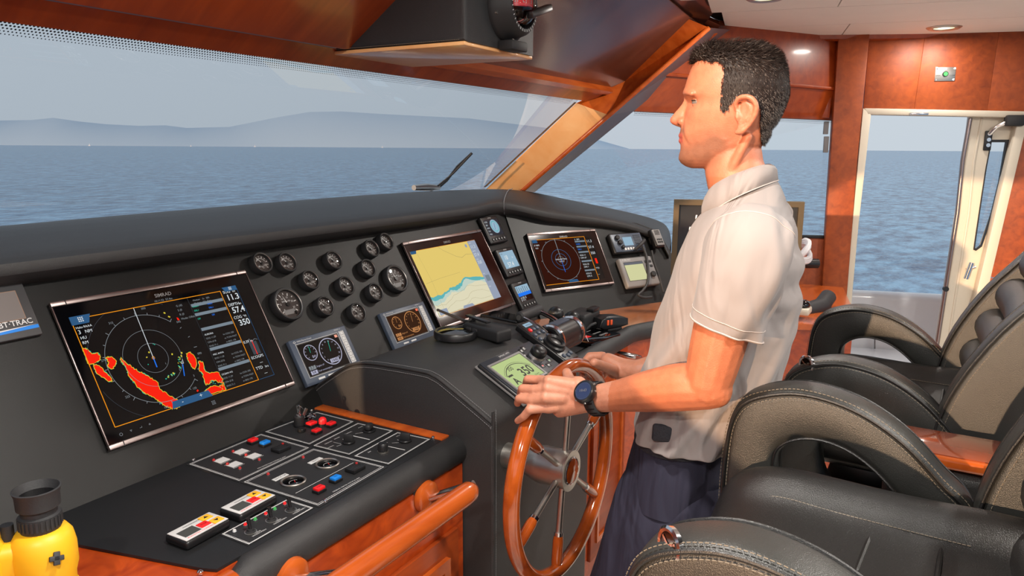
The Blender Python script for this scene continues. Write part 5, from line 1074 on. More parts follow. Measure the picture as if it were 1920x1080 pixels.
mb = MB(); mb.cyl(Matrix.Translation((-.092, tpl.y, tpl.z+.002)) @ ROTX, .008, .004, STEEL, 16); obj('grip_cap', mb, th, True)
mb = MB(); mb.box(I4, (.0, .004, zc-1.0+.044), (.09, .03, .006), BLUEG, .001); obj('label_plate', mb, th, True)
for i in range(4): mb = MB(); mb.lathe(Matrix.Translation((.078+.010*i, 0, zc-1.0-.006)) @ ROTX, [(.034, 0), (.038, .004), (.034, .008)], RUB, 28); obj('bellows_ring', mb, th, True)
# two ball knobs (joysticks)
DZ = .906
for i, (c_, lb) in enumerate((((1042, 592), 'black ball topped joystick, left of two behind the throttle'), ((1073, 600), 'black ball topped joystick, right of two behind the throttle'))):
    p = hz(c_[0], c_[1]-8, 1.03); 
    p = hx(c_[0], c_[1]-4, 2.32+.07*i); T = Matrix.Translation((p.x, p.y, DZ)); hk = p.z-DZ
    j = thing('joystick', lb, 'joystick', T, 'ball topped joysticks')
    mb = MB(); mb.lathe(I4, [(.001, 0), (.045, 0), (.045, .01), (.036, .014), (.034, .02), (.036, .026), (.030, .032), (.031, .038), (.024, .044), (.024, hk-.03), (.020, hk-.02)], RUB, 28); obj('boot', mb, j, True)
    mb = MB(); mb.ball(Matrix.Translation((0, 0, hk)), .029, PLAST, (1, 1, .9), 24); obj('ball_knob', mb, j, True)
p = hx(1105, 592, 2.5); T = Matrix.Translation((p.x-.02, p.y+.02, DZ)); bx_ = thing('joystick_cradle', 'blocky black cradle behind the ball joysticks', 'cradle', T)
mb = MB(); mb.box(I4, (0, 0, (p.z-DZ)/2+.01), (.14, .09, p.z-DZ+.02), PLASTM, .012, 3); obj('body', mb, bx_, True); mb = MB(); mb.box(I4, (.03, -.03, p.z-DZ+.026), (.06, .03, .014), PLAST, .004); obj('catch', mb, bx_, True)
# microphone with orange keys in its holder
p = hx(1138, 602, 2.52); T = Matrix.Translation((p.x, p.y-.01, DZ)) @ Matrix.Rotation(R_(-28), 4, 'Z'); mc = thing('hand_microphone', 'black microphone with two orange keys on a stand right of the joysticks', 'microphone', T); hm = p.z-DZ
mb = MB(); mb.prism(Matrix.Translation((0, 0, hm)) @ Matrix.Rotation(R_(90), 4, 'X'), [(-.065, -.012), (-.055, .018), (-.03, .027), (.03, .022), (.07, .010), (.072, -.016), (.03, -.022), (-.04, -.024)], -.028, .028, PLAST, bev=.006); obj('body', mb, mc, True)
for i in range(2): mb = MB(); mb.box(I4, (-.030+.016*i, -.029, hm+.004), (.010, .004, .020), ORNG, .002); obj('orange_key', mb, mc, True)
mb = MB(); mb.box(I4, (.01, 0, (hm-.02)/2), (.07, .05, hm-.02), PLASTM, .006); obj('holder', mb, mc, True)
mb = MB(); mb.tube(cr_spline([(-.065, 0, hm), (-.09, .0, hm-.005), (-.12, .01, hm-.03), (-.14, .02, .01)], 5), .006, RUB, 10); obj('cable', mb, mc, True)
# flat card pad with small lights
p = hz(1108, 632, DZ+.01); T = Matrix.Translation((p.x, p.y, DZ)) @ Matrix.Rotation(R_(-8), 4, 'Z'); cp = thing('indicator_pad', 'flat black pad with red and green marks on the side desk', 'control pad', T)
mb = MB(); mb.box(I4, (0, 0, .008), (.20, .13, .016), GLOSSB, .004); obj('body', mb, cp, True)
mb = MB(); mb.rect(I4, -.04, -.01, -.01, .012, .0163, RED); mb.rect(I4, -.02, .02, .0, .03, .0163, GREENL); mb.rect(I4, .02, -.03, .07, -.02, .0163, GREYP); mb.rect(I4, .02, .0, .07, .008, .0163, GREYP); mb.stroke(I4, [(-.08, -.04), (.02, .04), (.06, .04)], .002, .0164, LGREY); obj('markings', mb, cp, True)
p = hz(1091, 619, DZ+.03); T = Matrix.Translation((p.x, p.y, DZ)); gk = thing('green_key_fob', 'small green tipped key on the side desk below the joysticks', 'key', T)
mb = MB(); mb.tube([(-.02, 0, .03), (.02, 0, .03)], .007, pbr('bright_green', (30, 190, 90), .4), 12); obj('green_tip', mb, gk, True); mb = MB(); mb.box(I4, (0, 0, .012), (.03, .02, .024), PLAST, .003); obj('socket', mb, gk, True)
p = hz(1112, 644, DZ+.005)
# ---------------------------------------------------------------- side panel radios
cx, cy, w_, h_ = rectpx(TP2, [(1136, 443), (1192, 438), (1210, 474), (1148, 481)]); T = sub(TP2, cx, cy); vr = thing('marine_radio', 'black marine radio with small screen and round speaker grille on the side panel', 'radio', T)
mb = MB(); mb.box(I4, (0, 0, .012), (w_, h_, .024), PLAST, .008, 3); obj('housing', mb, vr, True)
mb = MB(); mb.box(I4, (0, 0, .0245), (w_*.92, h_*.86, .003), BLUEG, .001); obj('front', mb, vr, True)
mb = MB(); mb.rect(I4, -w_*.14, -h_*.16, w_*.14, h_*.26, .0263, lcdW); obj('screen', mb, vr, True)
for i in range(3): mb = MB(); mb.cyl(sub(I4, -w_*.32+w_*.04*i, h_*(.24-.24*i), .026), h_*(.11 if i < 2 else .08), .014, PLAST, 20, ch=.002); obj('knob', mb, vr, True)
for i in range(5): mb = MB(); mb.box(I4, (-w_*.16+i*w_*.085, -h_*.32, .027), (w_*.055, h_*.12, .003), LGREY, .0008); obj('key', mb, vr, True)
mb = MB()
for i in range(7): mb.box(I4, (w_*.31, -h_*.10+i*h_*.07, .0265), (w_*.22, h_*.025, .002), PLAST)
obj('speaker_grille', mb, vr, True)['kind'] = 'stuff'
mb = MB(); mb.tube(cr_spline([(w_*.10, -h_*.40, .03), (w_*.25, -h_*.25, .05), (w_*.42, -h_*.05, .045)], 5), .008, RUB, 10); obj('plug', mb, vr, True)
cx, cy, w_, h_ = rectpx(TP2, [(1212, 438), (1229, 436), (1233, 468), (1217, 471)]); T = sub(TP2, cx, cy) ; hs = thing('radio_handset', 'small grey and black handset clipped at the right end of the side panel', 'handset', T)
w_ = max(w_, .05)
mb = MB(); mb.box(I4, (0, 0, .03), (w_*1.0, h_*1.05, .03), PLAST, .009, 3); obj('body', mb, hs, True)
mb = MB(); mb.box(I4, (0, .0, .046), (w_*.8, h_*.9, .004), GREYP, .0015); obj('face', mb, hs, True)
for i in range(6): mb = MB(); mb.box(I4, (w_*(-.2+.2*(i % 3)), h_*(-.28+.15*(i//3)), .049), (w_*.13, h_*.09, .003), PLAST, .001); obj('key', mb, hs, True)
mb = MB()
for i in range(4): mb.box(I4, (0, h_*(.16+.07*i), .0485), (w_*.5, h_*.03, .002), PLASTM)
obj('speaker_slots', mb, hs, True)['kind'] = 'stuff'
mb = MB(); mb.box(I4, (0, 0, .008), (w_*.6, h_*.4, .016), PLASTM, .002); obj('bracket', mb, hs, True)
P_ = [(1222, 470), (1226, 490), (1233, 510), (1239, 530), (1244, 548)]; mb = MB(); mb.tube(cr_spline([tuple(hitp(*p, TP2.translation+TP2.col[2].xyz*.025, TP2.col[2].xyz)) for p in P_], 5), .005, RUB, 8); obj('cable', mb, hs)
P_ = [(1205, 462), (1212, 480), (1215, 505), (1214, 530), (1205, 545), (1197, 553), (1208, 558), (1222, 557)]; mb = MB(); mb.tube(cr_spline([tuple(hitp(*p, TP2.translation+TP2.col[2].xyz*.035, TP2.col[2].xyz)) for p in P_], 5), .0058, RUB, 8); cb = obj('coiled_cord', mb); tag(cb, 'black radio cord hanging in a loop over the grey plotter', 'cord')
cx, cy, w_, h_ = rectpx(TP2, [(1152, 489), (1212, 484), (1234, 537), (1172, 543)]); T = sub(TP2, cx, cy); gp = thing('small_plotter', 'small grey plotter with a pale yellow screen under the marine radio', 'display', T)
mb = MB(); mb.box(I4, (0, 0, .014), (w_, h_, .028), GREYP, .008, 3); obj('housing', mb, gp, True)
mb = MB(); mb.rect(I4, -w_*.40, -h_*.30, w_*.17, h_*.33, .0284, lcdP); mb.rect(I4, -w_*.40, h_*.24, w_*.17, h_*.33, .0286, BLUEG); mb.stroke(I4, [(-w_*.40, -h_*.30), (w_*.17, -h_*.30), (w_*.17, h_*.33), (-w_*.40, h_*.33)], .002, .0287, PLAST, True); obj('screen', mb, gp, True)
mb = MB(); mb.cyl(sub(I4, w_*.34, -h_*.16, .028), h_*.09, .014, PLASTM, 20, ch=.002); obj('knob', mb, gp, True)
for i in range(4): mb = MB(); mb.box(I4, (w_*(.28+.12*(i % 2)), h_*(.30-.16*(i//2)), .029), (w_*.08, h_*.08, .003), PLASTM, .001); obj('key', mb, gp, True)
mb = MB(); mb.text(I4, 'FURUNO', (-w_*.40, h_*.39), .008, .0284, LGREY); obj('lettering', mb, gp, True)

# ---------------------------------------------------------------- steering wheel
KW = 1.2; WC = Vector((1.1834*KW, .5735*KW, 1.58-.5996*KW)); RW = .2136*KW
TWH = frame(WC, (1, 0, 0), (0, 0, 1)); wh = thing('steering_wheel', 'varnished wooden six spoke steering wheel with a steel hub', 'steering wheel', TWH)
rt_ = .0168; Rm = RW-rt_
mb = MB(); mb.tube([(Rm*math.cos(2*math.pi*i/96), Rm*math.sin(2*math.pi*i/96), 0) for i in range(96)], rt_, WHEELW, 20, closed=True, flat=1.05); obj('rim', mb, wh, True)
mb = MB(); mb.lathe(Matrix.Translation((0, 0, -.115)), [(.001, 0), (.028, 0), (.042, .05), (.044, .060), (.044, .132), (.001, .132)], STEEL, 40); mb.lathe(Matrix.Translation((0, 0, .012)), [(.044, 0), (.047, .002), (.047, .006), (.0001, .006)], STEEL, 40); obj('hub', mb, wh, True)
mb = MB(); mb.lathe(Matrix.Translation((0, 0, .018)), [(.030, -.001), (.030, .001), (.027, .004), (.0001, .006)], WHEELW, 32); mb.lathe(Matrix.Translation((0, 0, .018)), [(.031, 0), (.0325, .0015), (.031, .003), (.0298, .001)], CHROME, 32); obj('hub_cap', mb, wh, True)
def spang(px_, py_):
    p = hitp(px_, py_, WC, (0, -1, 0)); l = TWH.inverted() @ p; return math.atan2(l.y, l.x)
a0_ = spang(1045, 1050)
for i in range(6):
    a_ = a0_+i*math.pi/3; c_, s_ = math.cos(a_), math.sin(a_); P = lambda r: (r*c_, r*s_, -.002)
    mb = MB(); mb.tube([P(.035), P(Rm*.60), P(Rm*.62)], [.0072, .0072, .0085], STEEL, 14); sp_o = obj('spoke', mb, wh, True)
    mb = MB(); mb.tube([P(Rm*.62), P(Rm*.64), P(Rm*.66)], .0105, CHROME, 16); obj('collar', mb, sp_o, True)
    mb = MB(); mb.tube([P(Rm*.655), P(Rm*.70), P(Rm*.90), P(Rm*.97)], [.0105, .0125, .0125, .011], WHEELW, 16); obj('wooden_grip', mb, sp_o, True)
    mb = MB(); mb.tube([P(Rm*.93), P(Rm*.965)], .0095, CHROME, 14); obj('end_collar', mb, sp_o, True)
mb = MB(); mb.tube([(WC.x, .842, WC.z), (WC.x, WC.y+.10, WC.z)], .03, STEEL, 24); obj('shaft', mb, wh)

# ---------------------------------------------------------------- overhead compass housing and compass
ZC = 1.82
q = [hz(*p, ZC) for p in [(632, 98), (880, 83), (1003, 110), (775, 124)]]
xa = (q[0].x+q[1].x)/2; xb_ = q[2].x; ya = q[1].y; yb = (q[0].y+q[3].y)/2+.02
ch_ = thing('compass_housing', 'black leather box with wood base hanging from the ceiling for the compass', 'housing', ((xa+xb_)/2, (ya+yb)/2, 2.17))
def zs_(y): return 1.8+(1.5-y)*.6727
prof = [(ya, ZC+.008), (yb-.03, ZC+.008), (yb-.005, ZC+.018), (yb, ZC+.03), (1.36, zs_(1.36)+.01), (1.10, zs_(1.10)+.05), (ya-.0, 2.17)]
prof = [(ya, ZC+.006), (yb-.01, ZC+.006), (yb, ZC+.02), (yb-.02, zs_(yb-.02)), (ya+.1, 2.14), (ya, 2.17)]
mb = MB(); mb.prism(TX, prof, xa, xb_, LEATHER, bev=.012, seg=3); obj('leather_body', mb, ch_)
mb = MB(); mb.box(I4, ((xa+xb_)/2, (ya+yb)/2, ZC+.002), (xb_-xa-.006, yb-ya-.008, .010), WOODL, .003); obj('wood_base', mb, ch_)
stitches('stitching', [(xa-.001, yb-.01, ZC+.010), (xa-.001, ya+.012, ZC+.010)], THREAD, ch_, .006, .004, .0008); stitches('stitching', [(xa+.006, ya+.004, ZC+.012), (xa+.006, ya+.004, 2.16)], THREADD, ch_, .006, .004, .0012)
c = hy(968, 10, ya-.03); TCp = frame((c.x, ya, c.z), (1, 0, 0), (0, 0, 1)); cm = thing('compass', 'round black magnetic compass with a red band on the end of the housing', 'compass', TCp)
mb = MB(); mb.lathe(I4, [(.088, 0), (.088, .012), (.080, .022), (.074, .045), (.066, .055), (.058, .055), (.055, .035)], PLASTM, 48); obj('bezel', mb, cm, True)
mb = MB(); mb.ball(Matrix.Translation((0, 0, .030)), .056, glass('compass_glass', (.93, .93, .95), 1.5), (1, 1, .9), 32); obj('dome', mb, cm, True)
mb = MB(); Tc_ = Matrix.Translation((0, .005, .030)) @ Matrix.Rotation(R_(90), 4, 'X'); mb.lathe(Tc_, [(.042, -.010), (.042, .012)], RED, 40)
for i in range(12): mb.text(Tc_ @ Matrix.Rotation(i*math.pi/6, 4, 'Z') @ Matrix.Translation((.0423, 0, 0)) @ Matrix.Rotation(R_(90), 4, 'Y') @ Matrix.Rotation(R_(90), 4, 'Z'), ('N', '3', '6', 'E', '12', '15', 'S', '21', '24', 'W', '30', '33')[i], (0, -.005), .010, .0004, PRINT, 'CENTER')
mb.lathe(Tc_, [(.036, .013), (.020, .016), (.001, .018)], PLAST, 30); obj('compass_card', mb, cm, True)
mb = MB(); mb.lathe(I4, [(.060, .042), (.054, .044)], PLAST, 36)
for i in range(36):
    if 180 <= i*10 <= 360: a_ = R_(i*10); mb.stroke(Matrix.Translation((0, 0, .0556)), [(.059*math.cos(a_), .059*math.sin(a_)), (.065*math.cos(a_), .065*math.sin(a_))], .0022, 0, PRINT)
obj('degree_ring', mb, cm, True)
mb = MB(); mb.box(I4, (.0, -.098, .022), (.075, .024, .044), PLASTM, .004); obj('adjuster_block', mb, cm, True)
mb = MB(); mb.box(Matrix.Translation((.04, -.012, .075)) @ Matrix.Rotation(R_(18), 4, 'Z'), (0, 0, 0), (.11, .018, .022), PLAST, .004); obj('visor', mb, cm, True)
for a in (200, 270, 340, 90): mb = MB(); mb.cyl(sub(I4, .081*math.cos(R_(a)), .081*math.sin(R_(a)), .012), .004, .010, STEEL, 10); obj('screw', mb, cm, True)

# ---------------------------------------------------------------- starboard side things
mq = [hd(1264, 371, 3.05), hd(1508, 381, 2.95)]
e = (mq[1]-mq[0]); zt = (mq[0].z+mq[1].z)/2; wM = math.hypot(e.x, e.y); mid = (mq[0]+mq[1])/2
TMo = frame((mid.x, mid.y, zt), (e.x, e.y, 0), (.0, 0, 1)); TMo.translation = Vector((mid.x, mid.y, zt))
mo = thing('monitor', 'large flat monitor with bronze frame standing behind the man', 'monitor', TMo); hM = wM*.62
mb = MB(); fr = [(-wM/2, -hM), (wM/2, -hM), (wM/2, 0), (-wM/2, 0)]; fi = [(-wM/2+.022, -hM+.022), (wM/2-.022, -hM+.022), (wM/2-.022, -.022), (-wM/2+.022, -.022)]; mb.ringp(I4, fr, fi, -.02, .012, pbr('bronze_frame', (112, 98, 78), .35, .6)); obj('frame', mb, mo, True)
mb = MB(); mb.box(I4, (0, -hM/2, -.012), (wM-.03, hM-.03, .016), pbr('monitor_glass', (60, 62, 66), .1, coat=.3)); obj('screen', mb, mo, True)
mb = MB(); mb.box(I4, (0, -hM-.04, -.01), (.10, .10, .04), PLAST, .005); mb.box(I4, (0, -hM-.10, -.01), (.26, .02, .16), PLAST, .005); obj('stand', mb, mo, True)
zb_ = zt-hM-.115
# starboard console with padded rails
scn_ = thing('starboard_console', 'wood and black padded console on the starboard side behind the man', 'console', (3.6, .6, 0))
zc_ = .95
mb = MB(); a = hd(1500, 600, 3.4)
mb.prism(I4, [(3.28, 1.03), (3.10, .76), (3.32, .28), (4.15, .45), (4.10, 1.10), (3.75, 1.25)], .0, .84, WOODB); obj('body', mb, scn_)
mb = MB(); mb.prism(I4, [(3.27, 1.06), (3.07, .76), (3.29, .25), (4.2, .42), (4.15, 1.12), (3.75, 1.30)], .84, .865, WOODO); obj('top', mb, scn_)
mb = MB(); r1 = [hd(1470, 592, 3.25), hd(1512, 582, 3.3), hd(1540, 574, 3.35), hd(1553, 556, 3.4), hd(1556, 552, 3.42)]; mb.tube([tuple(p) for p in r1], [.035, .035, .038, .036, .015], RUB, 16); obj('padded_rail', mb, scn_)
mb = MB(); mb.tube([tuple(hd(1545, 568, 3.37)), tuple(hd(1535, 640, 3.37)), tuple(hd(1530, 690, 3.37))], .034, RUB, 14); obj('padded_rail', mb, scn_)
mb = MB(); mb.tube([tuple(hd(1380, 492, 3.9)), tuple(hd(1533, 494, 3.95))], .026, PLAST, 14); o = obj('padded_ledge', mb); tag(o, 'black padded ledge under the side window by the wood post', 'ledge')
p = hd(1510, 474, 3.8); t = thing('rope_coil', 'small white coil on the ledge between the man and the wood post', 'rope', (p.x, p.y, p.z)); mb = MB()
for i in range(3): mb.tube([(.055*math.cos(a)*(1-.1*i), .02*math.sin(a*2), .05*math.sin(a)+.008*i) for a in [2*math.pi*j/24 for j in range(24)]], .012, WHITEP, 8, closed=True)
o = obj('coil', mb, t, True); o['kind'] = 'stuff'
p = hd(1508, 562, 3.15); t = thing('small_sunglasses_case', 'small black and beige case on the starboard console', 'case', (p.x, p.y, p.z-.02)); mb = MB(); mb.ball(I4, .04, GLOSSB, (1.1, .7, .5)); obj('lid', mb, t, True); mb = MB(); mb.box(I4, (-.01, 0, -.025), (.09, .06, .03), CREAM, .008); obj('body', mb, t, True)
# ================================================================ HELM CHAIRS
CX = 1.02
def lz(px_, py_, x): p = hx(px_, py_, x); return (p.y, p.z)
O_ = [lz(*p, 1.30) for p in [(1350, 1080), (1356, 930), (1364, 835), (1378, 768), (1408, 734), (1474, 720), (1540, 727), (1620, 757), (1700, 812), (1770, 886), (1832, 962)]]
O_ += [(-.13, .86), (.05, .80), (.22, .78)]
N_ = [lz(*p, 1.30) for p in [(1472, 985), (1464, 930), (1463, 880), (1466, 842), (1482, 824), (1512, 815), (1550, 818), (1595, 836), (1640, 870), (1680, 915), (1705, 960)]]
N_ += [(-.01, .93), (.06, .90), (.15, .88)]
Oc = cr_spline(O_, 5, True); Nc = cr_spline(N_, 5, True)
def padloop(xc, w_, mat, parent, name):
    n = len(Oc); K = 20; vs = []; fs = []
    for (o1, o2), (i1, i2) in zip(Oc, Nc):
        for k_ in range(K):
            a = 2*math.pi*k_/K; ca, sa = math.cos(a), math.sin(a)
            u = math.copysign(abs(ca)**.45, ca); v = math.copysign(abs(sa)**.45, sa)
            if u > 0: u = u*(1+.0*v)
            # crowned outside, softer inside
            vs.append((xc+v*w_/2, (o1+i1)/2+(o1-i1)/2*u+DYA, (o2+i2)/2+(o2-i2)/2*u+DZA))
    for i in range(n):
        for k_ in range(K): fs.append((i*K+k_, i*K+(k_+1) % K, ((i+1) % n)*K+(k_+1) % K, ((i+1) % n)*K+k_))
    mb = MB(); mb.add(I4, vs, fs, mat, True); return obj(name, mb, parent, True)
ch = thing('helm_chair', 'black leather helm chair nearest the camera, its near arm cut by the bottom edge', 'chair', (CX, 0, 0), 'helm chairs')
def stl(parent, pts, mat=THREAD, step=.0068, ln=.0045, r=.00075, nm='stitching'):
    TMP = TM[ch.name]; return stitches(nm, [TMP @ Vector(p) for p in pts], mat, parent, step, ln, r)
for sx_ in (-1, 1):
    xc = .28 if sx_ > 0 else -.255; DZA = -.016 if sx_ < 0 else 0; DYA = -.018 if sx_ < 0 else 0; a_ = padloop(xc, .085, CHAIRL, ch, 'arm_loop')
    for sd_ in (-1, 1):
        out = [((o[0]*.93+i[0]*.07), (o[1]*.93+i[1]*.07)) for o, i in zip(Oc, Nc)][5:58]
        mb = MB(); mb.tube([(xc+sd_*.0405, y+DYA, z+DZA) for y, z in out], .0032, CHAIRD, 8); obj('piping', mb, a_, True)
        if sd_ == -1:
            o2 = [((o[0]*.86+i[0]*.14), (o[1]*.86+i[1]*.14)) for o, i in zip(Oc, Nc)][5:58]
            stl(a_, [(xc-.0452, y+DYA, z+DZA) for y, z in o2]); o3 = [((o[0]*1.0+i[0]*.0), (o[1]*1.0+i[1]*.0)) for o, i in zip(Oc, Nc)][5:58]; stl(a_, [(xc-.033, y+DYA, z+.0003+DZA) for y, z in o3])
            inn = [((o[0]*.06+i[0]*.94), (o[1]*.06+i[1]*.94)) for o, i in zip(Oc, Nc)][8:52]; mb = MB(); mb.tube([(xc-.039, y+DYA, z+DZA) for y, z in inn], .0022, THREAD if False else CHAIRD, 6); obj('piping', mb, a_, True)
# emblem on the front of the near arm
p = hx(1222, 1008, CX-.28-.03); mb = MB(); Te = frame((-.28-.030, p.y+.004, p.z+.0), (.55, 0.83, 0), (.0, -.35, 1)); pe = hx(1222, 1010, CX-.285); Te = frame((-.281, pe.y-.020, pe.z-.004), (-.62, -.78, 0), (-.2, -.35, 1))
mb.lathe(Te, [(.021, -.004), (.022, .002), (.019, .004), (.0155, .003)], CHROME, 32); em = obj('chrome_button_ring', mb, ch, True)
mb = MB(); mb.disc(Te, (0, 0), .0157, .0022, GLOSSB, 24)
for i in range(3): a = i*2*math.pi/3+.5; mb.stroke(Te, [(0, 0), (.014*math.cos(a), .014*math.sin(a))], .003, .003, CHROME)
obj('button_face', mb, em, True)
# seat: sections along y, closed profile across x
def loftx(secs, mat, parent, name, sm=True):
    n = len(secs[0]); vs = [v for s in secs for v in s]; fs = []
    for j in range(len(secs)-1):
        for i in range(n): fs.append((j*n+i, j*n+(i+1) % n, (j+1)*n+(i+1) % n, (j+1)*n+i))
    fs.append(tuple(range(n))[::-1]); fs.append(tuple((len(secs)-1)*n+i for i in range(n)))
    mb = MB(); mb.add(I4, vs, fs, mat, sm); o = obj(name, mb, parent, True); m_ = o.modifiers.new('s', 'SUBSURF'); m_.levels = m_.render_levels = 1; return o
ZS = 1.022
def seatsec(y, k, dz=0):
    top = [(-.235, ZS-.16), (-.238, ZS-.05), (-.228, ZS+.01), (-.205, ZS+.038), (-.175, ZS+.040), (-.145, ZS+.020), (-.12, ZS), (-.06, ZS-.006), (0, ZS-.008), (.06, ZS-.006), (.12, ZS), (.145, ZS+.020), (.175, ZS+.040), (.205, ZS+.038), (.228, ZS+.01), (.238, ZS-.05), (.235, ZS-.16)]
    return [(x*(.94+.06*k), y, (z-(ZS-.16))*k+ZS-.16+dz) for x, z in top]
secs = [seatsec(-.20, 1.05), seatsec(-.10, 1.02), seatsec(0, 1.0), seatsec(.10, 1.02, .0), seatsec(.18, 1.02, .004), seatsec(.235, .98, .0), seatsec(.27, .86, 0), seatsec(.29, .62), seatsec(.295, .3)]
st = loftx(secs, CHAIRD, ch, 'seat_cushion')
for s_ in (-1, 1):
    P_ = [(s_*.132, .262, ZS-.03), (s_*.134, .235, ZS+.0), (s_*.134, .18, ZS+.016), (s_*.132, .10, ZS+.0135), (s_*.130, 0, ZS+.0115), (s_*.126, -.08, ZS+.012)]; P_ = cr_spline(P_, 6); stl(st, P_, THREAD, .0058, .0046, .0008, 'seam_thread')
mb = MB(); mb.tube([(-.12, .045, ZS-.001), (0, .055, ZS-.009), (.12, .045, ZS-.001)], .004, CHAIRD, 8); obj('cross_seam', mb, st, True)
mb = MB(); mb.tube([(-.12, -.045, ZS+.001), (0, -.04, ZS-.007), (.12, -.045, ZS+.001)], .004, CHAIRD, 8); obj('cross_seam', mb, st, True)
# back: wings and rolled cushions
BY = -.065
wing = [(y_+BY, z_) for y_, z_ in ((-.015, .93), (-.02, 1.02), (-.035, 1.10), (-.065, 1.18), (-.115, 1.27), (-.175, 1.35), (-.235, 1.44), (-.27, 1.54), (-.32, 1.56), (-.36, 1.45), (-.33, 1.25), (-.27, 1.05), (-.20, .90), (-.10, .86))]
wc = cr_spline(wing, 3, True)
for s_ in (-1, 1):
    TXw = Matrix(((0, 0, 1, 0), (1, 0, 0, 0), (0, 1, 0, 0), (0, 0, 0, 1)))
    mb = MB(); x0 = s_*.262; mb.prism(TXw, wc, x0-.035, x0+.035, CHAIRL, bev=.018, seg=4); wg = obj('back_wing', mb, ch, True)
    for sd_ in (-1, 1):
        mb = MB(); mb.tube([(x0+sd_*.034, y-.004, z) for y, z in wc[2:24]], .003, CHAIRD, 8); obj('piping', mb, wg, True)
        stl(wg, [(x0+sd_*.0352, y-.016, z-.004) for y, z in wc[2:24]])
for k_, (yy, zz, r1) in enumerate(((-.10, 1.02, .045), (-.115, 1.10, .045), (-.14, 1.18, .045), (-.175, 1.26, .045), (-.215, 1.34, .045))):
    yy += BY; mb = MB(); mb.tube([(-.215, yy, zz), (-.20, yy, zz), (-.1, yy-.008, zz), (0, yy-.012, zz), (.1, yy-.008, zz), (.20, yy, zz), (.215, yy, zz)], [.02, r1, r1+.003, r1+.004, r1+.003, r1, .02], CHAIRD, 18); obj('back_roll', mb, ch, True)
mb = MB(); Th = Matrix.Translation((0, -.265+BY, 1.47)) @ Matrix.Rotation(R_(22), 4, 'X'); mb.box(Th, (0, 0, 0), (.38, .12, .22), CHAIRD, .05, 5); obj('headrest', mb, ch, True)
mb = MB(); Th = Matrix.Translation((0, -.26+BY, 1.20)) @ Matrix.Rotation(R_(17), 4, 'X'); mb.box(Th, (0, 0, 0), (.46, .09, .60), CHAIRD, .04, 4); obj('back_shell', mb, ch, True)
mb = MB(); mb.cyl(Matrix.Translation((0, 0, 0)), .20, .02, STEEL, 36, ch=.004); mb.cyl(Matrix.Translation((0, 0, .02)), .055, .78, STEEL, 28); mb.box(I4, (0, .02, .80), (.36, .34, .05), PLAST, .01); obj('chair_post', mb, ch, True)
c2_ = copy_tree(ch, Matrix.Translation((CX+.93, .0, -.03)), 'black leather helm chair farther from the camera, in front of the side door')
for o in c2_.children:
    if o.name.split('.')[0] in ('back_wing', 'back_roll', 'headrest', 'back_shell'): o.location.y -= BY
# tray between the chairs
tr_t = thing('wooden_tray', 'glossy wooden armrest tray between the two helm chairs', 'tray', (1.52, 0, 1.0))
zt_ = 1.04
q = [hz(*p, zt_) for p in [(1735, 818), (1882, 786), (1892, 812), (1732, 862), (1580, 868), (1560, 890)]]
mb = MB(); mb.box(I4, (1.535, -.03, zt_-.011), (.15, .30, .022), WOODO, .007, 3); obj('tray_top', mb, tr_t)
mb = MB(); mb.box(I4, (1.535, -.03, zt_+.0005), (.128, .276, .003), pbr('varnished_top', (150, 72, 44), .08, coat=1.0), .001); obj('tray_inlay', mb, tr_t)
mb = MB(); mb.box(I4, (1.535, -.07, zt_-.14), (.13, .24, .235), CHAIRD, .03, 4); obj('leather_base', mb, tr_t); mb = MB(); mb.cyl(Matrix.Translation((1.535, -.07, 0)), .04, zt_-.25, STEEL, 20); obj('tray_post', mb, tr_t)
# ================================================================ THE MAN
PM = Vector((1.45, .36, 0)); HA = R_(98); FWD = Vector((math.cos(HA), math.sin(HA), 0)); LFT = Vector((-math.sin(HA), math.cos(HA), 0))
def S(px_, py_):
    p = hitp(px_, py_, PM, LFT)-PM; return (p.dot(FWD), p.z)
def WP(s, w_, z): return PM+FWD*s+LFT*w_+Vector((0, 0, z))
SK = [None]
def skinmat():
    m, nt, b = nodes('skin'); L = nt.links.new
    at = nt.nodes.new('ShaderNodeAttribute'); at.attribute_name = 'tone'; n = nt.nodes.new('ShaderNodeTexNoise'); n.inputs['Scale'].default_value = 60; n.inputs['Detail'].default_value = 6
    mx = nt.nodes.new('ShaderNodeMix'); mx.data_type = 'RGBA'; mx.blend_type = 'MULTIPLY'; mx.inputs[0].default_value = .35
    cr = nt.nodes.new('ShaderNodeValToRGB'); cr.color_ramp.elements[0].color = (.72, .66, .62, 1); cr.color_ramp.elements[1].color = (1.15, 1.12, 1.1, 1); cr.color_ramp.elements[0].position = .35; cr.color_ramp.elements[1].position = .65
    tc = nt.nodes.new('ShaderNodeTexCoord'); L(tc.outputs['Object'], n.inputs['Vector']); L(n.outputs['Fac'], cr.inputs[0]); L(at.outputs['Color'], mx.inputs[6]); L(cr.outputs[0], mx.inputs[7]); L(mx.outputs[2], b.inputs['Base Color'])
    n2 = nt.nodes.new('ShaderNodeTexNoise'); n2.inputs['Scale'].default_value = 420; n2.inputs['Detail'].default_value = 4; bp = nt.nodes.new('ShaderNodeBump'); bp.inputs['Strength'].default_value = .35; bp.inputs['Distance'].default_value = .0012
    L(tc.outputs['Object'], n2.inputs['Vector']); L(n2.outputs['Fac'], bp.inputs['Height']); L(bp.outputs[0], b.inputs['Normal'])
    b.inputs['Roughness'].default_value = .48; b.inputs['Subsurface Weight'].default_value = .12; b.inputs['Subsurface Radius'].default_value = (.012, .004, .002); b.inputs['Subsurface Scale'].default_value = 1.0
    return m
SKIN = skinmat()
B = MB()
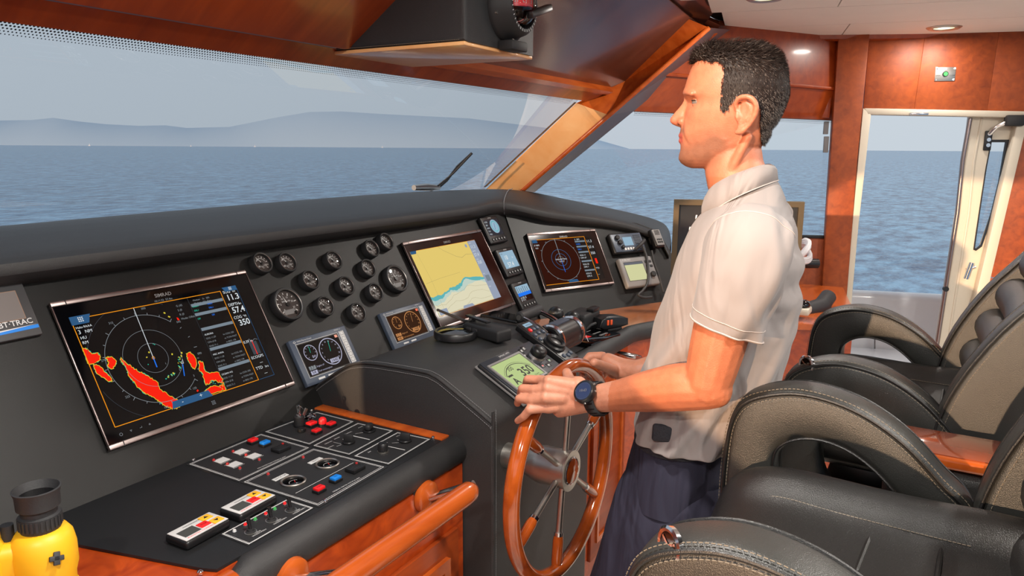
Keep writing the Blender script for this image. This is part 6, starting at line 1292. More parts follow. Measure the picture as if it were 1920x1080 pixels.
def loft(rings, mb=B, mat=SKIN, caps=True, T=I4):
    n = len(rings[0]); vs = [tuple(v) for r in rings for v in r]; fs = []
    for j in range(len(rings)-1):
        for i in range(n): fs.append((j*n+i, j*n+(i+1) % n, (j+1)*n+(i+1) % n, (j+1)*n+i))
    if caps: fs.append(tuple(range(n))[::-1]); fs.append(tuple((len(rings)-1)*n+i for i in range(n)))
    mb.add(T, vs, fs, mat, True)
def ring(f, b, w_, n=48, e=1.0, ef=None, c=.5, px_=True):
    """planar ring through front and back points of the profile; half width w_; c = where the widest point lies (0 front..1 back)"""
    F_ = S(*f) if px_ else f; B_ = S(*b) if px_ else b; out = []
    cs = F_[0]+(B_[0]-F_[0])*c; cz_ = F_[1]+(B_[1]-F_[1])*c
    for i in range(n):
        a = 2*math.pi*i/n; ca, sa = math.cos(a), math.sin(a)
        E2 = F_ if ca > 0 else B_; k_ = abs(ca)**(ef if (ca > 0 and ef) else e); x = math.copysign(abs(sa)**(ef if (ca > 0 and ef) else e), sa)*w_
        out.append(WP(cs+(E2[0]-cs)*k_, x, cz_+(E2[1]-cz_)*k_))
    return out
def caps(pts, rad, n=6, mb=B, flat=1.0, up=None, mat=SKIN):
    P = cr_spline([tuple(p)+(r,) for p, r in zip(pts, rad)], n) if len(pts) > 2 else [tuple(p)+(r,) for p, r in zip(pts, rad)]
    q = [Vector(p[:3]) for p in P]; rr = [p[3] for p in P]
    d0 = (q[0]-q[1]).normalized(); d1 = (q[-1]-q[-2]).normalized()
    head = [q[0]+d0*rr[0]*t for t in (.98, .85, .5)]; hr_ = [rr[0]*.18, rr[0]*.53, rr[0]*.87]; tail = [q[-1]+d1*rr[-1]*t for t in (.5, .85, .98)]; tr_ = [rr[-1]*.87, rr[-1]*.53, rr[-1]*.18]
    mb.tube(head+q+tail, hr_+rr+tr_, mat, 16, flat=flat, up=up)
# ---- cranium and face (rows: image row, front col, back col, half width)
CRN = [(82, 1352, 1405, .018), (86, 1334, 1424, .036), (93, 1322, 1442, .051), (103, 1311, 1455, .061), (115, 1304, 1464, .068), (130, 1296.5, 1471, .0725), (147, 1290, 1476, .075), (162, 1285.5, 1478, .0765), (172, 1282.5, 1478, .0765), (180, 1283, 1476.5, .076), (188, 1287, 1474, .0755), (198, 1288, 1470, .075), (210, 1286, 1465, .0735), (222, 1283.5, 1459, .071), (232, 1280, 1453, .068), (242, 1276.5, 1444, .065), (252, 1275, 1443, .062), (262, 1276, 1437, .059), (272, 1276.5, 1431, .056), (282, 1276, 1408, .052), (291, 1273, 1385, .047), (299, 1272.5, 1366, .041), (306, 1277, 1352, .034), (312, 1286, 1338, .025), (315.5, 1297, 1322, .013)]
def crw(y):
    ys = [r[0] for r in CRN]; return [float(np.interp(y, ys, [r[i] for r in CRN])) for i in (1, 2, 3)]
NR = 64
def headpt(y, a, off=0.0):
    f_, b_, w_ = crw(y); ca, sa = math.cos(a), math.sin(a)
    F_ = S(f_, y); B_ = S(b_, y); c_ = .60 if y < 250 else .6
    cs = F_[0]+(B_[0]-F_[0])*c_; cz_ = F_[1]+(B_[1]-F_[1])*c_
    low = max(0, min(1, (y-225)/70))
    if ca > 0: e1, e2 = .97+.03*low, .93+.10*low
    else: e1, e2 = .9, .95
    E2 = F_ if ca > 0 else B_
    k_ = abs(ca)**e1; x = math.copysign(abs(sa)**e2, sa)*w_
    s_ = cs+(E2[0]-cs)*k_; z = cz_+(E2[1]-cz_)*k_
    # eye socket hollow and cheek hollow
    fr = max(0, ca)
    for side in (-1, 1):
        d2 = ((x-side*.036)/.019)**2+((y-193.5)/10)**2; s_ -= .0125*math.exp(-d2)*fr
        d2 = ((x-side*.050)/.018)**2+((y-211)/13)**2; s_ += .0045*math.exp(-d2)*fr
        d2 = ((x-side*.042)/.016)**2+((y-240)/12)**2; s_ -= .0030*math.exp(-d2)*fr
        d2 = ((x-side*.028)/.022)**2+((y-176)/5)**2; s_ += .0030*math.exp(-d2)*fr
    if ca > 0 and 226 < y < 272:
        for side in (-1, 1):
            xl_ = .0195+(y-226)/46*.014; s_ -= .0022*math.exp(-((x-side*xl_)/.0035)**2); s_ += .0016*math.exp(-((x-side*(xl_+.008))/.006)**2)
    if off:
        n_ = Vector((s_-cs, x, 0)).normalized(); s_ += n_.x*off; x += n_.y*off
    return WP(s_, x, z)
loft([[headpt(y, 2*math.pi*i/NR) for i in range(NR)] for y in sorted(set([r[0] for r in CRN]+list(np.arange(84, 315, 4.0))))])
# nose: rows with own profile
NS = [(178, 1282, .009), (188, 1282.2, .0085), (196, 1278, .0090), (204, 1271.5, .0100), (212, 1264, .0112), (219, 1259, .0125), (225, 1257.5, .0130), (230, 1258.5, .0125), (234.5, 1263, .0105), (238, 1271, .007)]
rings = []
for y, f_, w_ in NS:
    F_ = S(f_, y); Bk_ = S(1300, y); out = []
    for i in range(20):
        a = 2*math.pi*i/20; ca, sa = math.cos(a), math.sin(a); cs = (F_[0]+Bk_[0])/2
        out.append(WP(cs+(F_[0]-cs)*math.copysign(abs(ca)**.9, ca), math.copysign(abs(sa)**.9, sa)*w_*(1.0-.35*max(0, ca)), F_[1]))
    rings.append(out)
loft(rings)
for sd_ in (-1, 1):
    s_, z = S(1281, 228.5); B.ball(Matrix.Translation(WP(s_, sd_*.0125, z)), .0088, SKIN, (1, 1, .85), 14)   # ala
    caps([WP(S(1291, 177)[0], sd_*.010, S(1291, 177)[1]), WP(S(1294, 175.5)[0], sd_*.030, S(1294, 175.5)[1]), WP(S(1306, 179)[0], sd_*.052, S(1306, 179)[1])], [.0055, .0062, .005])
    # jaw corner
    s_, z = S(1366, 258); B.ball(Matrix.Translation(WP(s_, sd_*.042, z)), .019, SKIN, (1, 1, 1), 14)
s_, z = S(1262.5, 225); B.ball(Matrix.Translation(WP(s_-.0042, 0, z)), .0105, SKIN, (1, 1.05, .95), 16)
# lips
def lip(rows, y, w_, r0, r1):
    pts = []; rr = []
    for t in np.linspace(-1, 1, 9):
        s_, z = S(rows, y); pts.append(WP(s_-r1-.0085*t*t-.004*t**4, w_*t, z-.0012*abs(t)*(-1))); rr.append(r1*(1-.62*abs(t)**1.6)+.0006)
    caps(pts, rr, 2)
lip(1272.6, 254.2, .022, 0, .0048); lip(1272.8, 264.2, .021, 0, .0052)
# ears
for sd_ in (-1, 1):
    wE_ = .074
    def E_p(px_, py_, w_): s_, z = S(px_, py_); return WP(s_, sd_*w_, z)
    hl = [(1391, 213, .076), (1388, 200, .080), (1394, 190, .086), (1406, 187, .091), (1418, 191, .094), (1425, 202, .094), (1424, 216, .091), (1417, 230, .087), (1408, 240, .083), (1398, 248, .080), (1389, 250, .077)]
    caps([E_p(*h) for h in hl], [.0035, .0042, .0046, .0048, .005, .005, .0048, .0045, .005, .006, .0045], 5)
    caps([E_p(1413, 203, .084), E_p(1412, 214, .083), E_p(1404, 228, .081), E_p(1396, 240, .079)], [.007, .0075, .007, .006], 4, flat=.55, up=LFT)
    caps([E_p(1406, 196, .084), E_p(1414, 205, .087), E_p(1411, 220, .085), E_p(1403, 230, .083)], [.003, .0036, .0036, .003], 4)
    caps([E_p(1391, 214, .079), E_p(1391, 222, .080), E_p(1392, 229, .079)], [.004, .0055, .004], 3)
    caps([E_p(1405, 200, .078), E_p(1400, 240, .075)], [.008, .008], 2)
# neck
nk = [ring((1345, 232), (1400, 226), .026, 40, 1), ring((1338, 248), (1412, 240), .040, 40, 1), ring((1330, 268), (1424, 262), .050, 40, 1), ring((1323, 300), (1429, 285), .053, 40, 1), ring((1322, 322), (1431, 300), .055, 40, 1), ring((1327, 350), (1438, 318), .060, 40, 1), ring((1340, 385), (1450, 345), .072, 40, 1), ring((1335, 420), (1465, 380), .095, 40, 1)]
loft(nk)
for sd_ in (-1, 1):   # neck muscle
    caps([WP(*(lambda q: (q[0], sd_*.060, q[1]))(S(1408, 258))), WP(*(lambda q: (q[0], sd_*.048, q[1]))(S(1375, 320))), WP(*(lambda q: (q[0], sd_*.024, q[1]))(S(1345, 372)))], [.008, .009, .008])
# torso under the shirt
TR = [((1326, 392), (1447, 327), .068), ((1315, 404), (1462, 352), .105), ((1302, 422), (1475, 386), .152), ((1289, 450), (1488, 420), .178), ((1275, 482), (1497, 455), .188), ((1262, 522), (1502, 498), .187), ((1246, 567), (1501, 545), .180), ((1227, 622), (1496, 600), .172), ((1210, 682), (1484, 655), .167), ((1203, 722), (1466, 700), .166), ((1198, 756), (1445, 752), .170), ((1198, 784), (1405, 814), .177)]
def shrink(f, b, w_, d=9): 
    return ring((f[0]+d, f[1]), (b[0]-d, b[1]), w_-.010, 40, .95)
loft([shrink(*r) for r in TR[:-2]]+[ring((1214, 756), (1425, 752), .150, 40, .95), ring((1220, 780), (1385, 800), .142, 40, .95)]+[ring((1228, 800), (1345, 830), .132, 40, .95, px_=True), ring((1228, 850), (1328, 880), .120, 40, .95)])
# legs
for sd_ in (-1, 1):
    h = WP(.055, sd_*.085, .90); kn = WP(.17, sd_*.10, .50); an = WP(.12, sd_*.10, .09)
    caps([h, WP(.09, sd_*.095, .72), kn, WP(.15, sd_*.10, .30), an], [.056, .056, .048, .044, .036]); caps([an-Vector((0, 0, .03)), WP(.26, sd_*.11, .045)], [.038, .03])
# ---- arms
Lsh = hx(1400, 462, 1.270); Lmid = hx(1358, 600, 1.250); Lel = hx(1326, 722, 1.238); Lwr = hy(1112, 748, .560)
fa = [Lel.lerp(Lwr, t) for t in (0, .18, .45, .75, 1)]
caps([Lsh, Lsh.lerp(Lmid, .5), Lmid, Lmid.lerp(Lel, .55), Lel+Vector((.0, .0, .0))], [.058, .055, .050, .046, .041]); caps([Lel+Vector((0, -.006, -.004)), fa[1]+Vector((0, 0, .002)), fa[2]+Vector((0, 0, .002)), fa[3], fa[4]], [.038, .0435, .0395, .031, .0270])
B.ball(Matrix.Translation(Lel+Vector((-.004, -.018, -.010))), .026, SKIN, (1, 1, 1), 14)
Rsh = WP(-.045, -.170, 1.41); Rel = WP(-.03, -.255, 1.13); Rwr = hy(1196, 695, .590)
caps([Rsh, Rsh.lerp(Rel, .5), Rel], [.056, .050, .042]); caps([Rel, Rel.lerp(Rwr, .25), Rel.lerp(Rwr, .6), Rwr], [.040, .041, .035, .026])
# ---- left hand on the rim
YW = WC.y
fing = [((1030, 715), (1013, 713), .0100), ((1027, 729), (1003, 731), .0103), ((1023, 746), (997, 750), .0098), ((1026, 764), (993, 768), .0088)]
for i, (mc_, pi_, r_) in enumerate(fing):
    M = hy(*mc_, YW-.045); P1 = hy(*pi_, YW-.016); er = (TWH.inverted() @ P1); er = Vector((er.x, er.y, 0)).normalized(); erw = TWH.to_3x3() @ er
    D_ = P1+Vector((0, .030, 0))-erw*.004; Tp = D_+Vector((0, .012, 0))-erw*.022
    if i == 3: D_ = P1+Vector((0, .014, -.016))-erw*.002; Tp = D_+Vector((0, .018, -.008))-erw*.010
    caps([M, P1], [r_*1.18, r_*1.05]); caps([P1, D_], [r_*1.03, r_*.93]); caps([D_, Tp], [r_*.93, r_*.80]); B.ball(Matrix.Translation(P1), r_*1.12, SKIN); B.ball(Matrix.Translation(M+Vector((-.001, 0, .001))), r_*1.24, SKIN)
    wb = hy(1092, 728+i*9.5, .585); caps([wb, wb.lerp(M, .5)+Vector((0, 0, .001)), M], [.0155, .0150, .0125])
wb = hy(1085, 722, .592); th1 = hy(1070, 716, YW-.060); th2 = hy(1064, 702, YW-.040); caps([wb, th1, th2], [.018, .0135, .0110]); B.ball(Matrix.Translation(hy(1063, 699, YW-.036)), .0108, SKIN)
caps([hy(1098, 755, .570), hy(1050, 768, YW-.062)], [.020, .0165]); caps([hy(1098, 742, .570), hy(1055, 745, YW-.055)], [.022, .018])
# ---- right hand on the rim
kx = hy(1128, 672, YW-.01); caps([Rwr, hy(1168, 690, .628), hy(1140, 676, YW-.022)], [.0255, .024, .019]); caps([hy(1172, 698, .62), hy(1150, 697, YW-.035)], [.021, .017])
tb = hy(1160, 699, YW-.050); ti = hy(1132, 687, YW-.044); tt = hy(1114, 680, YW-.038); caps([tb, ti, tt], [.0140, .0118, .0105])
for i, (a_, b_, c_, d_) in enumerate((((1130, 668), (1106, 668), (1092, 684), (1091, 703)), ((1138, 674), (1118, 672), (1104, 690), (1102, 711)), ((1146, 682), (1130, 682), (1117, 700), (1113, 718)), ((1154, 690), (1142, 692), (1130, 706), (1126, 722)))):
    p = [hy(*a_, YW-.005), hy(*b_, YW+.026), hy(*c_, YW+.034), hy(*d_, YW+.016)]; r_ = (.0102, .0104, .0098, .0088)[i]
    caps([p[0], p[1]], [r_*1.15, r_*1.05]); caps([p[1], p[2]], [r_*1.05, r_*.95]); caps([p[2], p[3]], [r_*.95, r_*.82])
# ---- fuse into one skin
person = thing('person', 'man in a beige polo shirt and navy trousers standing with both hands on the wheel', 'person', WP(.0, 0, 0))
tmp = obj('tmp', B); rm = tmp.modifiers.new('r', 'REMESH'); rm.mode = 'VOXEL'; rm.voxel_size = .0024; rm.use_smooth_shade = True
sm_ = tmp.modifiers.new('s', 'SMOOTH'); sm_.iterations = 4; sm_.factor = .5
dg = bpy.context.evaluated_depsgraph_get(); me = bpy.data.meshes.new_from_object(tmp.evaluated_get(dg)); bpy.data.objects.remove(tmp)
me.name = 'body'; inv = TM[person.name].inverted(); me.transform(inv)
N = len(me.vertices); co = np.empty(N*3); me.vertices.foreach_get('co', co); co = co.reshape(-1, 3)
fl = np.array(FWD); lf_ = np.array(LFT); wl = co+np.array(TM[person.name].translation)-np.array(PM); s_a = wl@fl; w_a = wl@lf_; z_a = wl[:, 2]
def g_(px_, py_, rs, rz): s0_, z0_ = S(px_, py_); return np.exp(-(((s_a-s0_)/rs)**2+((z_a-z0_)/rz)**2))
base = np.array(lin((190, 114, 80))[:3]); col = np.tile(base, (N, 1))
def mixc(c, k_): global col; col = col*(1-k_[:, None])+np.array(lin(c)[:3])*k_[:, None]
headm = (z_a > S(1380, 330)[1])*1.0
mixc((200, 130, 102), headm*.5)
mixc((214, 118, 92), np.clip(g_(1262, 222, .016, .013)*1.1, 0, 1)*.75*headm); mixc((210, 122, 96), g_(1405, 215, .02, .035)*.45*headm*(np.abs(w_a) > .07))
mixc((208, 128, 98), g_(1310, 215, .02, .015)*.4*headm)
beard = np.clip(np.maximum.reduce([g_(1290, 295, .030, .026), g_(1320, 285, .035, .026), g_(1345, 270, .032, .022), g_(1280, 247, .010, .008)]), 0, 1)*headm
mixc((118, 84, 66), np.clip(beard*1.2, 0, 1)*.72)
lipk = np.clip(np.maximum(g_(1278, 254.5, .013, .0042), g_(1278, 264, .013, .0046))*1.4, 0, 1)*headm*(np.abs(w_a) < .024); mixc((190, 92, 80), lipk*.9)
mixc((150, 58, 42), np.clip(g_(1281, 259, .017, .0016), 0, 1)*.7*headm*(np.abs(w_a) < .024)); mixc((70, 30, 22), np.clip(g_(1274.5, 233.5, .0045, .0016), 0, 1)*.8*headm*(np.abs(w_a) < .014))
hands = (z_a < 1.2)*(s_a > .18)*1.0; mixc((206, 144, 118), hands*.8)  # arms carry a sunlit orange in their colour, hands a shaded skin tone
# finer red on knuckles
ca_ = me.color_attributes.new('tone', 'FLOAT_COLOR', 'POINT'); ca_.data.foreach_set('color', np.hstack([col, np.ones((N, 1))]).ravel())
me.materials.clear(); me.materials.append(SKIN)
for p_ in me.polygons: break
me.polygons.foreach_set('use_smooth', [True]*len(me.polygons)); me.polygons.foreach_set('material_index', [0]*len(me.polygons))
body = bpy.data.objects.new('body', me); COL.objects.link(body); body.parent = person
# eyes with lids and brows
EYW = pbr('eye_white', (118, 106, 98), .4); IRIS = pbr('iris_brown', (92, 60, 38), .15, coat=.8); PUP = pbr('pupil', (8, 6, 6), .1); BROWM = pbr('brow_hair', (38, 28, 24), .8); LID = pbr('eyelid_skin', (196, 128, 100), .5)
for sd_ in (-1, 1):
    s_, z = S(1309.5, 193.5); c = WP(s_-.0055, sd_*.0335, z); Tq = frame(c, LFT, (0, 0, 1)); Tq = Matrix.Translation(c) @ FWD.to_track_quat('Z', 'Y').to_matrix().to_4x4()
    mb = MB(); mb.ball(Tq, .0122, EYW, n=24)
    mb.lathe(Tq, [(.0054, .0110), (.0040, .01175), (.0022, .01215), (.0001, .0122)], IRIS, 20); mb.lathe(Tq, [(.0022, .0123), (.0001, .0125)], PUP, 14); obj('eye', mb, person)
    mb = MB()   # upper and lower lids: partial shells
    up_ = Tq.inverted().to_3x3() @ Vector((0, 0, 1)); sdv = up_.cross(Vector((0, 0, 1)))
    def shell(lo, hi, r_):
        vs = []; fs = []; nu, nv = 14, 5
        for j in range(nv+1):
            el = R_(lo+(hi-lo)*j/nv)
            for i in range(nu+1):
                az = R_(-78+156*i/nu); d_ = FWD*math.cos(az)*math.cos(el)+LFT*math.sin(az)*math.cos(el)+Vector((0, 0, 1))*math.sin(el)
                drop = 0; vs.append(tuple(c+d_*r_))
        for j in range(nv):
            for i in range(nu): fs.append((j*(nu+1)+i, j*(nu+1)+i+1, (j+1)*(nu+1)+i+1, (j+1)*(nu+1)+i))
        mb.add(I4, vs, fs, LID, True)
    shell(13, 75, .0134); shell(-15, -75, .0132)
    lash = [c+(FWD*math.cos(R_(a))*math.cos(R_(13))+LFT*math.sin(R_(a))*math.cos(R_(13))+Vector((0, 0, math.sin(R_(13)))))*.0136 for a in range(-70, 71, 10)]; mb.tube(lash, .0008, BROWM, 6)
    obj('eyelid', mb, person)
    mb = MB(); rb = random.Random(4)
    bp_ = [S(1285.5, 181), S(1292, 177.5), S(1300, 176.5), S(1309, 177.5), S(1317, 181)]; wv = [.012, .022, .033, .043, .052]
    for i in range(300):
        t = rb.random()*3.999; j = int(t); f_ = t-j; s_ = bp_[j][0]*(1-f_)+bp_[j+1][0]*f_; z = bp_[j][1]*(1-f_)+bp_[j+1][1]*f_; w_ = wv[j]*(1-f_)+wv[j+1]*f_
        fs_ = s_-.0005-.0035*t; jz = rb.uniform(-.0032, .0032)*(1-.12*t); P0_ = WP(fs_-.002, sd_*w_, z+jz); P1_ = WP(fs_-.003-.004, sd_*(w_+.006), z+jz*.4+.0012+rb.uniform(-.001, .001)); mb.tube([P0_, P0_.lerp(P1_, .5)+FWD*.0015+LFT*sd_*.0012, P1_], [.0008, .0007, .0003], BROWM, 4)
    o = obj('eyebrow', mb, person); o['kind'] = 'stuff'
# ---- hair
HPOLY = [(1302, 122), (1300, 100), (1310, 88), (1335, 76), (1400, 74), (1450, 92), (1480, 125), (1492, 160), (1490, 200), (1475, 235), (1455, 262), (1440, 285), (1431, 288), (1428, 262), (1428, 235), (1430, 210), (1424, 192), (1408, 182), (1390, 186), (1380, 196), (1372, 212), (1360, 213), (1359, 195), (1361, 165), (1366, 140), (1362, 127), (1348, 122), (1340, 124), (1325, 118), (1312, 119)]
def inpoly(x, y, P):
    c = False; n = len(P)
    for i in range(n):
        x1, y1 = P[i]; x2, y2 = P[i-1]
        if (y1 > y) != (y2 > y) and x < (x2-x1)*(y-y1)/(y2-y1)+x1: c = not c
    return c
def side_px(p):     # project a head point on to the mid plane, then to the picture frame of the profile trace
    q = p - LFT*((p-PM).dot(LFT)); v = q-CAMP; d = v.dot(CF); return 960+FPX*v.dot(CR)/d, 540-FPX*v.dot(CU)/d
HAIRD = pbr('hair_dark_brown', (34, 25, 22), .6, spec=.3); HAIRM = pbr('hair_brown', (52, 40, 35), .6, spec=.3); HAIRG = pbr('hair_grey', (104, 94, 88), .55, spec=.4)
mb = MB(); NR = 160; ys = np.arange(83, 290, 1.5); cap = {}
vs = []; fs = []; ok = {}
for j, y in enumerate(ys):
    for i in range(NR):
        p = headpt(y, 2*math.pi*i/NR, .0022); q = side_px(p); ok[(j, i)] = inpoly(q[0], q[1], HPOLY) and (abs(math.sin(2*math.pi*i/NR)) < .999 or True); vs.append(tuple(p))
top = len(vs); vs.append(tuple(WP(S(1380, 81)[0], 0, S(1380, 80)[1]+.001)))
for j in range(len(ys)-1):
    for i in range(NR):
        i2 = (i+1) % NR
        if all(ok[k_] for k_ in ((j, i), (j, i2), (j+1, i2), (j+1, i))): fs.append((j*NR+i, (j+1)*NR+i, (j+1)*NR+i2, j*NR+i2))
for i in range(NR): fs.append((top, i, (i+1) % NR))
mb.add(I4, vs, fs, HAIRD, True); hair = obj('hair', mb, person)
mb = MB(); rh = random.Random(11); cnt = 0; V_ = []; Fq = []; Mi = []
while cnt < 15000:
    y = rh.uniform(82, 289); a = rh.uniform(0, 2*math.pi)
    if y < 100 and rh.random() < .3: y = rh.uniform(82, 90)
    p = headpt(y, a, .0005); q = side_px(p)
    if not inpoly(q[0], q[1], HPOLY): continue
    if rh.random() > min(1, crw(y)[2]/.076+.15): continue
    e_ = .5; n_ = (headpt(y, a, .004)-p).normalized(); up_w = max(0, min(1, (135-y)/50)); n_ = (n_+Vector((0, 0, up_w*1.6))).normalized()
    top_ = max(0, min(1, (150-q[1])/50)); front = max(0, min(1, (1345-q[0])/40))*top_
    ln = .006+.010*top_+.004*front; 
    flow = (-FWD*(.35+.3*top_)*(1-1.6*front)+Vector((0, 0, -1))*(.9-.9*top_)+LFT*rh.uniform(-.5, .5)+FWD*rh.uniform(-.35, .35)+Vector((0, 0, rh.uniform(-.3, .3))))
    d1 = (n_*(.75+.6*front+.25*top_)+flow*.8).normalized(); d2 = (n_*.25+flow).normalized()
    p1 = p+d1*ln*.5; p2 = p1+d2*ln*.6; sd = d1.cross(n_+Vector((.01, .02, .03))).normalized()*.00055
    b_ = len(V_); V_ += [tuple(p-sd*1.4), tuple(p+sd*1.4), tuple(p1+sd), tuple(p1-sd), tuple(p2)]; Fq += [(b_, b_+1, b_+2, b_+3), (b_+3, b_+2, b_+4)]
    side = max(0, min(1, (q[1]-165)/50)); r_ = rh.random(); mi_ = 2 if r_ < .07+.40*side else (1 if r_ < .45 else 0); Mi += [mi_, mi_]; cnt += 1
mb.v = V_; mb.f = Fq; mb.m = Mi; mb.s = [False]*len(Fq); mb.mats = [HAIRD, HAIRM, HAIRG]; o = obj('hair_strands', mb, hair); o['kind'] = 'stuff'

# ---- polo shirt
SHIRT = pbr('shirt_cloth', (150, 142, 140), .75, bump=.12, bscale=1500, sheen=.15, spec=.25); 
def folds(m):
    nt = m.node_tree; L = nt.links.new; b = nt.nodes['Principled BSDF']; old = b.inputs['Normal'].links[0].from_node
    tc = nt.nodes.new('ShaderNodeTexCoord'); mp = nt.nodes.new('ShaderNodeMapping'); mp.inputs['Rotation'].default_value = (.75, 0, 0); mp.inputs['Scale'].default_value = (5, 16, 4.5)
    n = nt.nodes.new('ShaderNodeTexNoise'); n.inputs['Scale'].default_value = 1; n.inputs['Detail'].default_value = 2; n.inputs['Distortion'].default_value = 1.2
    bp = nt.nodes.new('ShaderNodeBump'); bp.inputs['Strength'].default_value = .55; bp.inputs['Distance'].default_value = .03
    L(tc.outputs['Object'], mp.inputs[0]); L(mp.outputs[0], n.inputs['Vector']); L(n.outputs['Fac'], bp.inputs['Height']); L(bp.outputs[0], old.inputs['Normal'])
folds(SHIRT); SEAMC = pbr('shirt_seam', (186, 174, 168), .8)
def dens(rows, n):
    A_ = [(*r[0], *r[1], r[2]) for r in rows]; return [((p[0], p[1]), (p[2], p[3]), p[4]) for p in cr_spline(A_, n)]
RW_ = dens(TR, 6); NS_ = 120; mb = MB(); rings = []
for j, (f_, b_, w_) in enumerate(RW_):
    R0 = ring(f_, b_, w_+.004, NS_, .92); t = j/(len(RW_)-1); out = []
    ctr = sum(R0, Vector())/NS_
    for i, p in enumerate(R0):
        a = 2*math.pi*i/NS_; n_ = (p-ctr).normalized(); d_ = 0
        q = (p-PM).dot(FWD); z = p.z
        low = max(0, min(1, (1.30-z)/.16)); bk = max(0, -math.cos(a))**.6 if math.cos(a) < .2 else 0; sdw = abs(math.sin(a))
        # diagonal drag folds from shoulder blade towards the front hem
        u = (q*2.2+z*1.25)*46; fq = math.sin(u+1.3*math.sin(a*2+z*9)); d_ += .0075*(math.copysign(abs(fq)**1.6, fq))*(.25+.75*low)*(.45+.55*sdw)*(1 if t > .3 else .2)
        d_ += .0034*math.sin(u*1.9+2+3*math.sin(z*14))*low
        d_ += .0060*math.sin((z*2.2-q*1.1)*40+1)*max(0, 1-abs(z-1.34)/.12)*bk
        d_ += .003*max(0, (t-.82)/.18)*math.sin(a*7+1)
        out.append(p+n_*d_)
    rings.append(out)
loft(rings, mb, SHIRT, caps=False)
shirt = obj('polo_shirt', mb, person); so_ = shirt.modifiers.new('t', 'SOLIDIFY'); so_.thickness = .0022; so_.offset = -1; sb_ = shirt.modifiers.new('d', 'SUBSURF'); sb_.levels = sb_.render_levels = 1
def sleeve(P, Rr, name, hemn, seed=0):
    mb = MB(); Pq = cr_spline([tuple(p)+(r,) for p, r in zip(P, Rr)], 10); n = 64; vs = []; fs = []; nrm = None; L = len(Pq)
    for i in range(L):
        c = Vector(Pq[i][:3]); t = (Vector(Pq[min(i+1, L-1)][:3])-Vector(Pq[max(i-1, 0)][:3])).normalized()
        if nrm is None: nrm = (FWD-t*FWD.dot(t)).normalized()
        nrm = (nrm-t*nrm.dot(t)).normalized(); bb = t.cross(nrm); tt_ = i/(L-1)
        for k_ in range(n):
            a = 2*math.pi*k_/n; back = max(0, -math.cos(a)); r_ = Pq[i][3]*(1+.10*back*tt_)
            r_ += .0050*math.sin(3*a+tt_*4+seed)*tt_*(.4+.6*back)+.0048*math.sin(6*a-tt_*6+1)*back*(.3+tt_)+.0034*math.sin(tt_*14+2*a)*back*(1-tt_*.6)+.0016*math.sin(9*a+tt_*9)*(.3+back)
            vs.append(tuple(c+(nrm*math.cos(a)+bb*math.sin(a))*r_))
    for i in range(L-1):
        for k_ in range(n): fs.append((i*n+k_, i*n+(k_+1) % n, (i+1)*n+(k_+1) % n, (i+1)*n+k_))
    mb.add(I4, vs, fs, SHIRT, True); o = obj(name, mb, shirt); s_ = o.modifiers.new('t', 'SOLIDIFY'); s_.thickness = .0024; s_.offset = -1
    for r0 in (L-2, L-6):
        m2 = MB(); m2.tube([Vector(vs[r0*n+k_])+((Vector(vs[r0*n+k_])-Vector(Pq[r0][:3])).normalized()*.0003) for k_ in range(n)], .0007 if r0 != L-2 else .0014, SEAMC, 5, closed=True); obj('hem_seam', m2, shirt)
    m2 = MB(); m2.tube([Vector(vs[9*n+k_]) for k_ in range(n)], .0010, SEAMC, 5, closed=True); obj('armhole_seam', m2, shirt)
hm = hx(1354, 612, 1.250)
sleeve([hx(1412, 418, 1.325), hx(1406, 452, 1.285), hx(1392, 510, 1.262), hx(1372, 565, 1.252), hm], [.040, .072, .070, .062, .0565], 'sleeve', 0)
sleeve([WP(-.045, -.12, 1.45), WP(-.045, -.16, 1.43), WP(-.042, -.185, 1.36), WP(-.038, -.205, 1.29), WP(-.036, -.222, 1.235)], [.040, .070, .070, .066, .062], 'sleeve', 0, 2)
# collar
mb = MB(); up_ = [(1332, 356, .034), (1345, 345, .046), (1365, 333, .056), (1395, 321, .062), (1425, 311, .052), (1442, 309, .030), (1449, 312, .0)]
lo_ = [(1313, 404, .046), (1336, 398, .060), (1362, 378, .074), (1395, 360, .082), (1425, 347, .072), (1446, 337, .042), (1453, 334, .0)]
lo_ = [(1322, 410, .052), (1343, 396, .078), (1366, 378, .092), (1397, 361, .098), (1427, 348, .084), (1449, 340, .048), (1458, 338, .0)]
md_ = [(1323, 384, .046), (1340, 366, .062), (1364, 349, .074), (1396, 333, .080), (1428, 320, .068), (1448, 316, .040), (1456, 318, .0)]
st0 = [(1322, 392, .038), (1342, 374, .050), (1366, 356, .060), (1396, 341, .066), (1424, 331, .056), (1440, 328, .032), (1446, 328, .0)]
def crow(rows): L_ = [(S(a, b)[0], w_, S(a, b)[1]) for a, b, w_ in rows]; L2 = cr_spline(L_, 5); return [WP(*p) for p in L2]+[WP(p[0], -p[1], p[2]) for p in L2[::-1][1:]]
rows = [crow(st0), crow(up_), crow([((a+c)/2, (b+d)/2-1.5, (e+f)/2+.004) for (a, b, e), (c, d, f) in zip(up_, md_)]), crow(md_), crow(lo_)]; n = len(rows[0]); vs = [tuple(p) for r in rows for p in r]
fs = [(j*n+i, j*n+i+1, (j+1)*n+i+1, (j+1)*n+i) for j in range(len(rows)-1) for i in range(n-1)]
mb.add(I4, vs, fs, SHIRT, True); o = obj('collar', mb, shirt); s_ = o.modifiers.new('t', 'SOLIDIFY'); s_.thickness = .003; s_.offset = 0
mb = MB(); mb.tube([p+(p-WP(-.03, 0, p.z)).normalized()*.002 for p in rows[4]], .0012, SEAMC, 5); obj('collar_edge', mb, shirt)
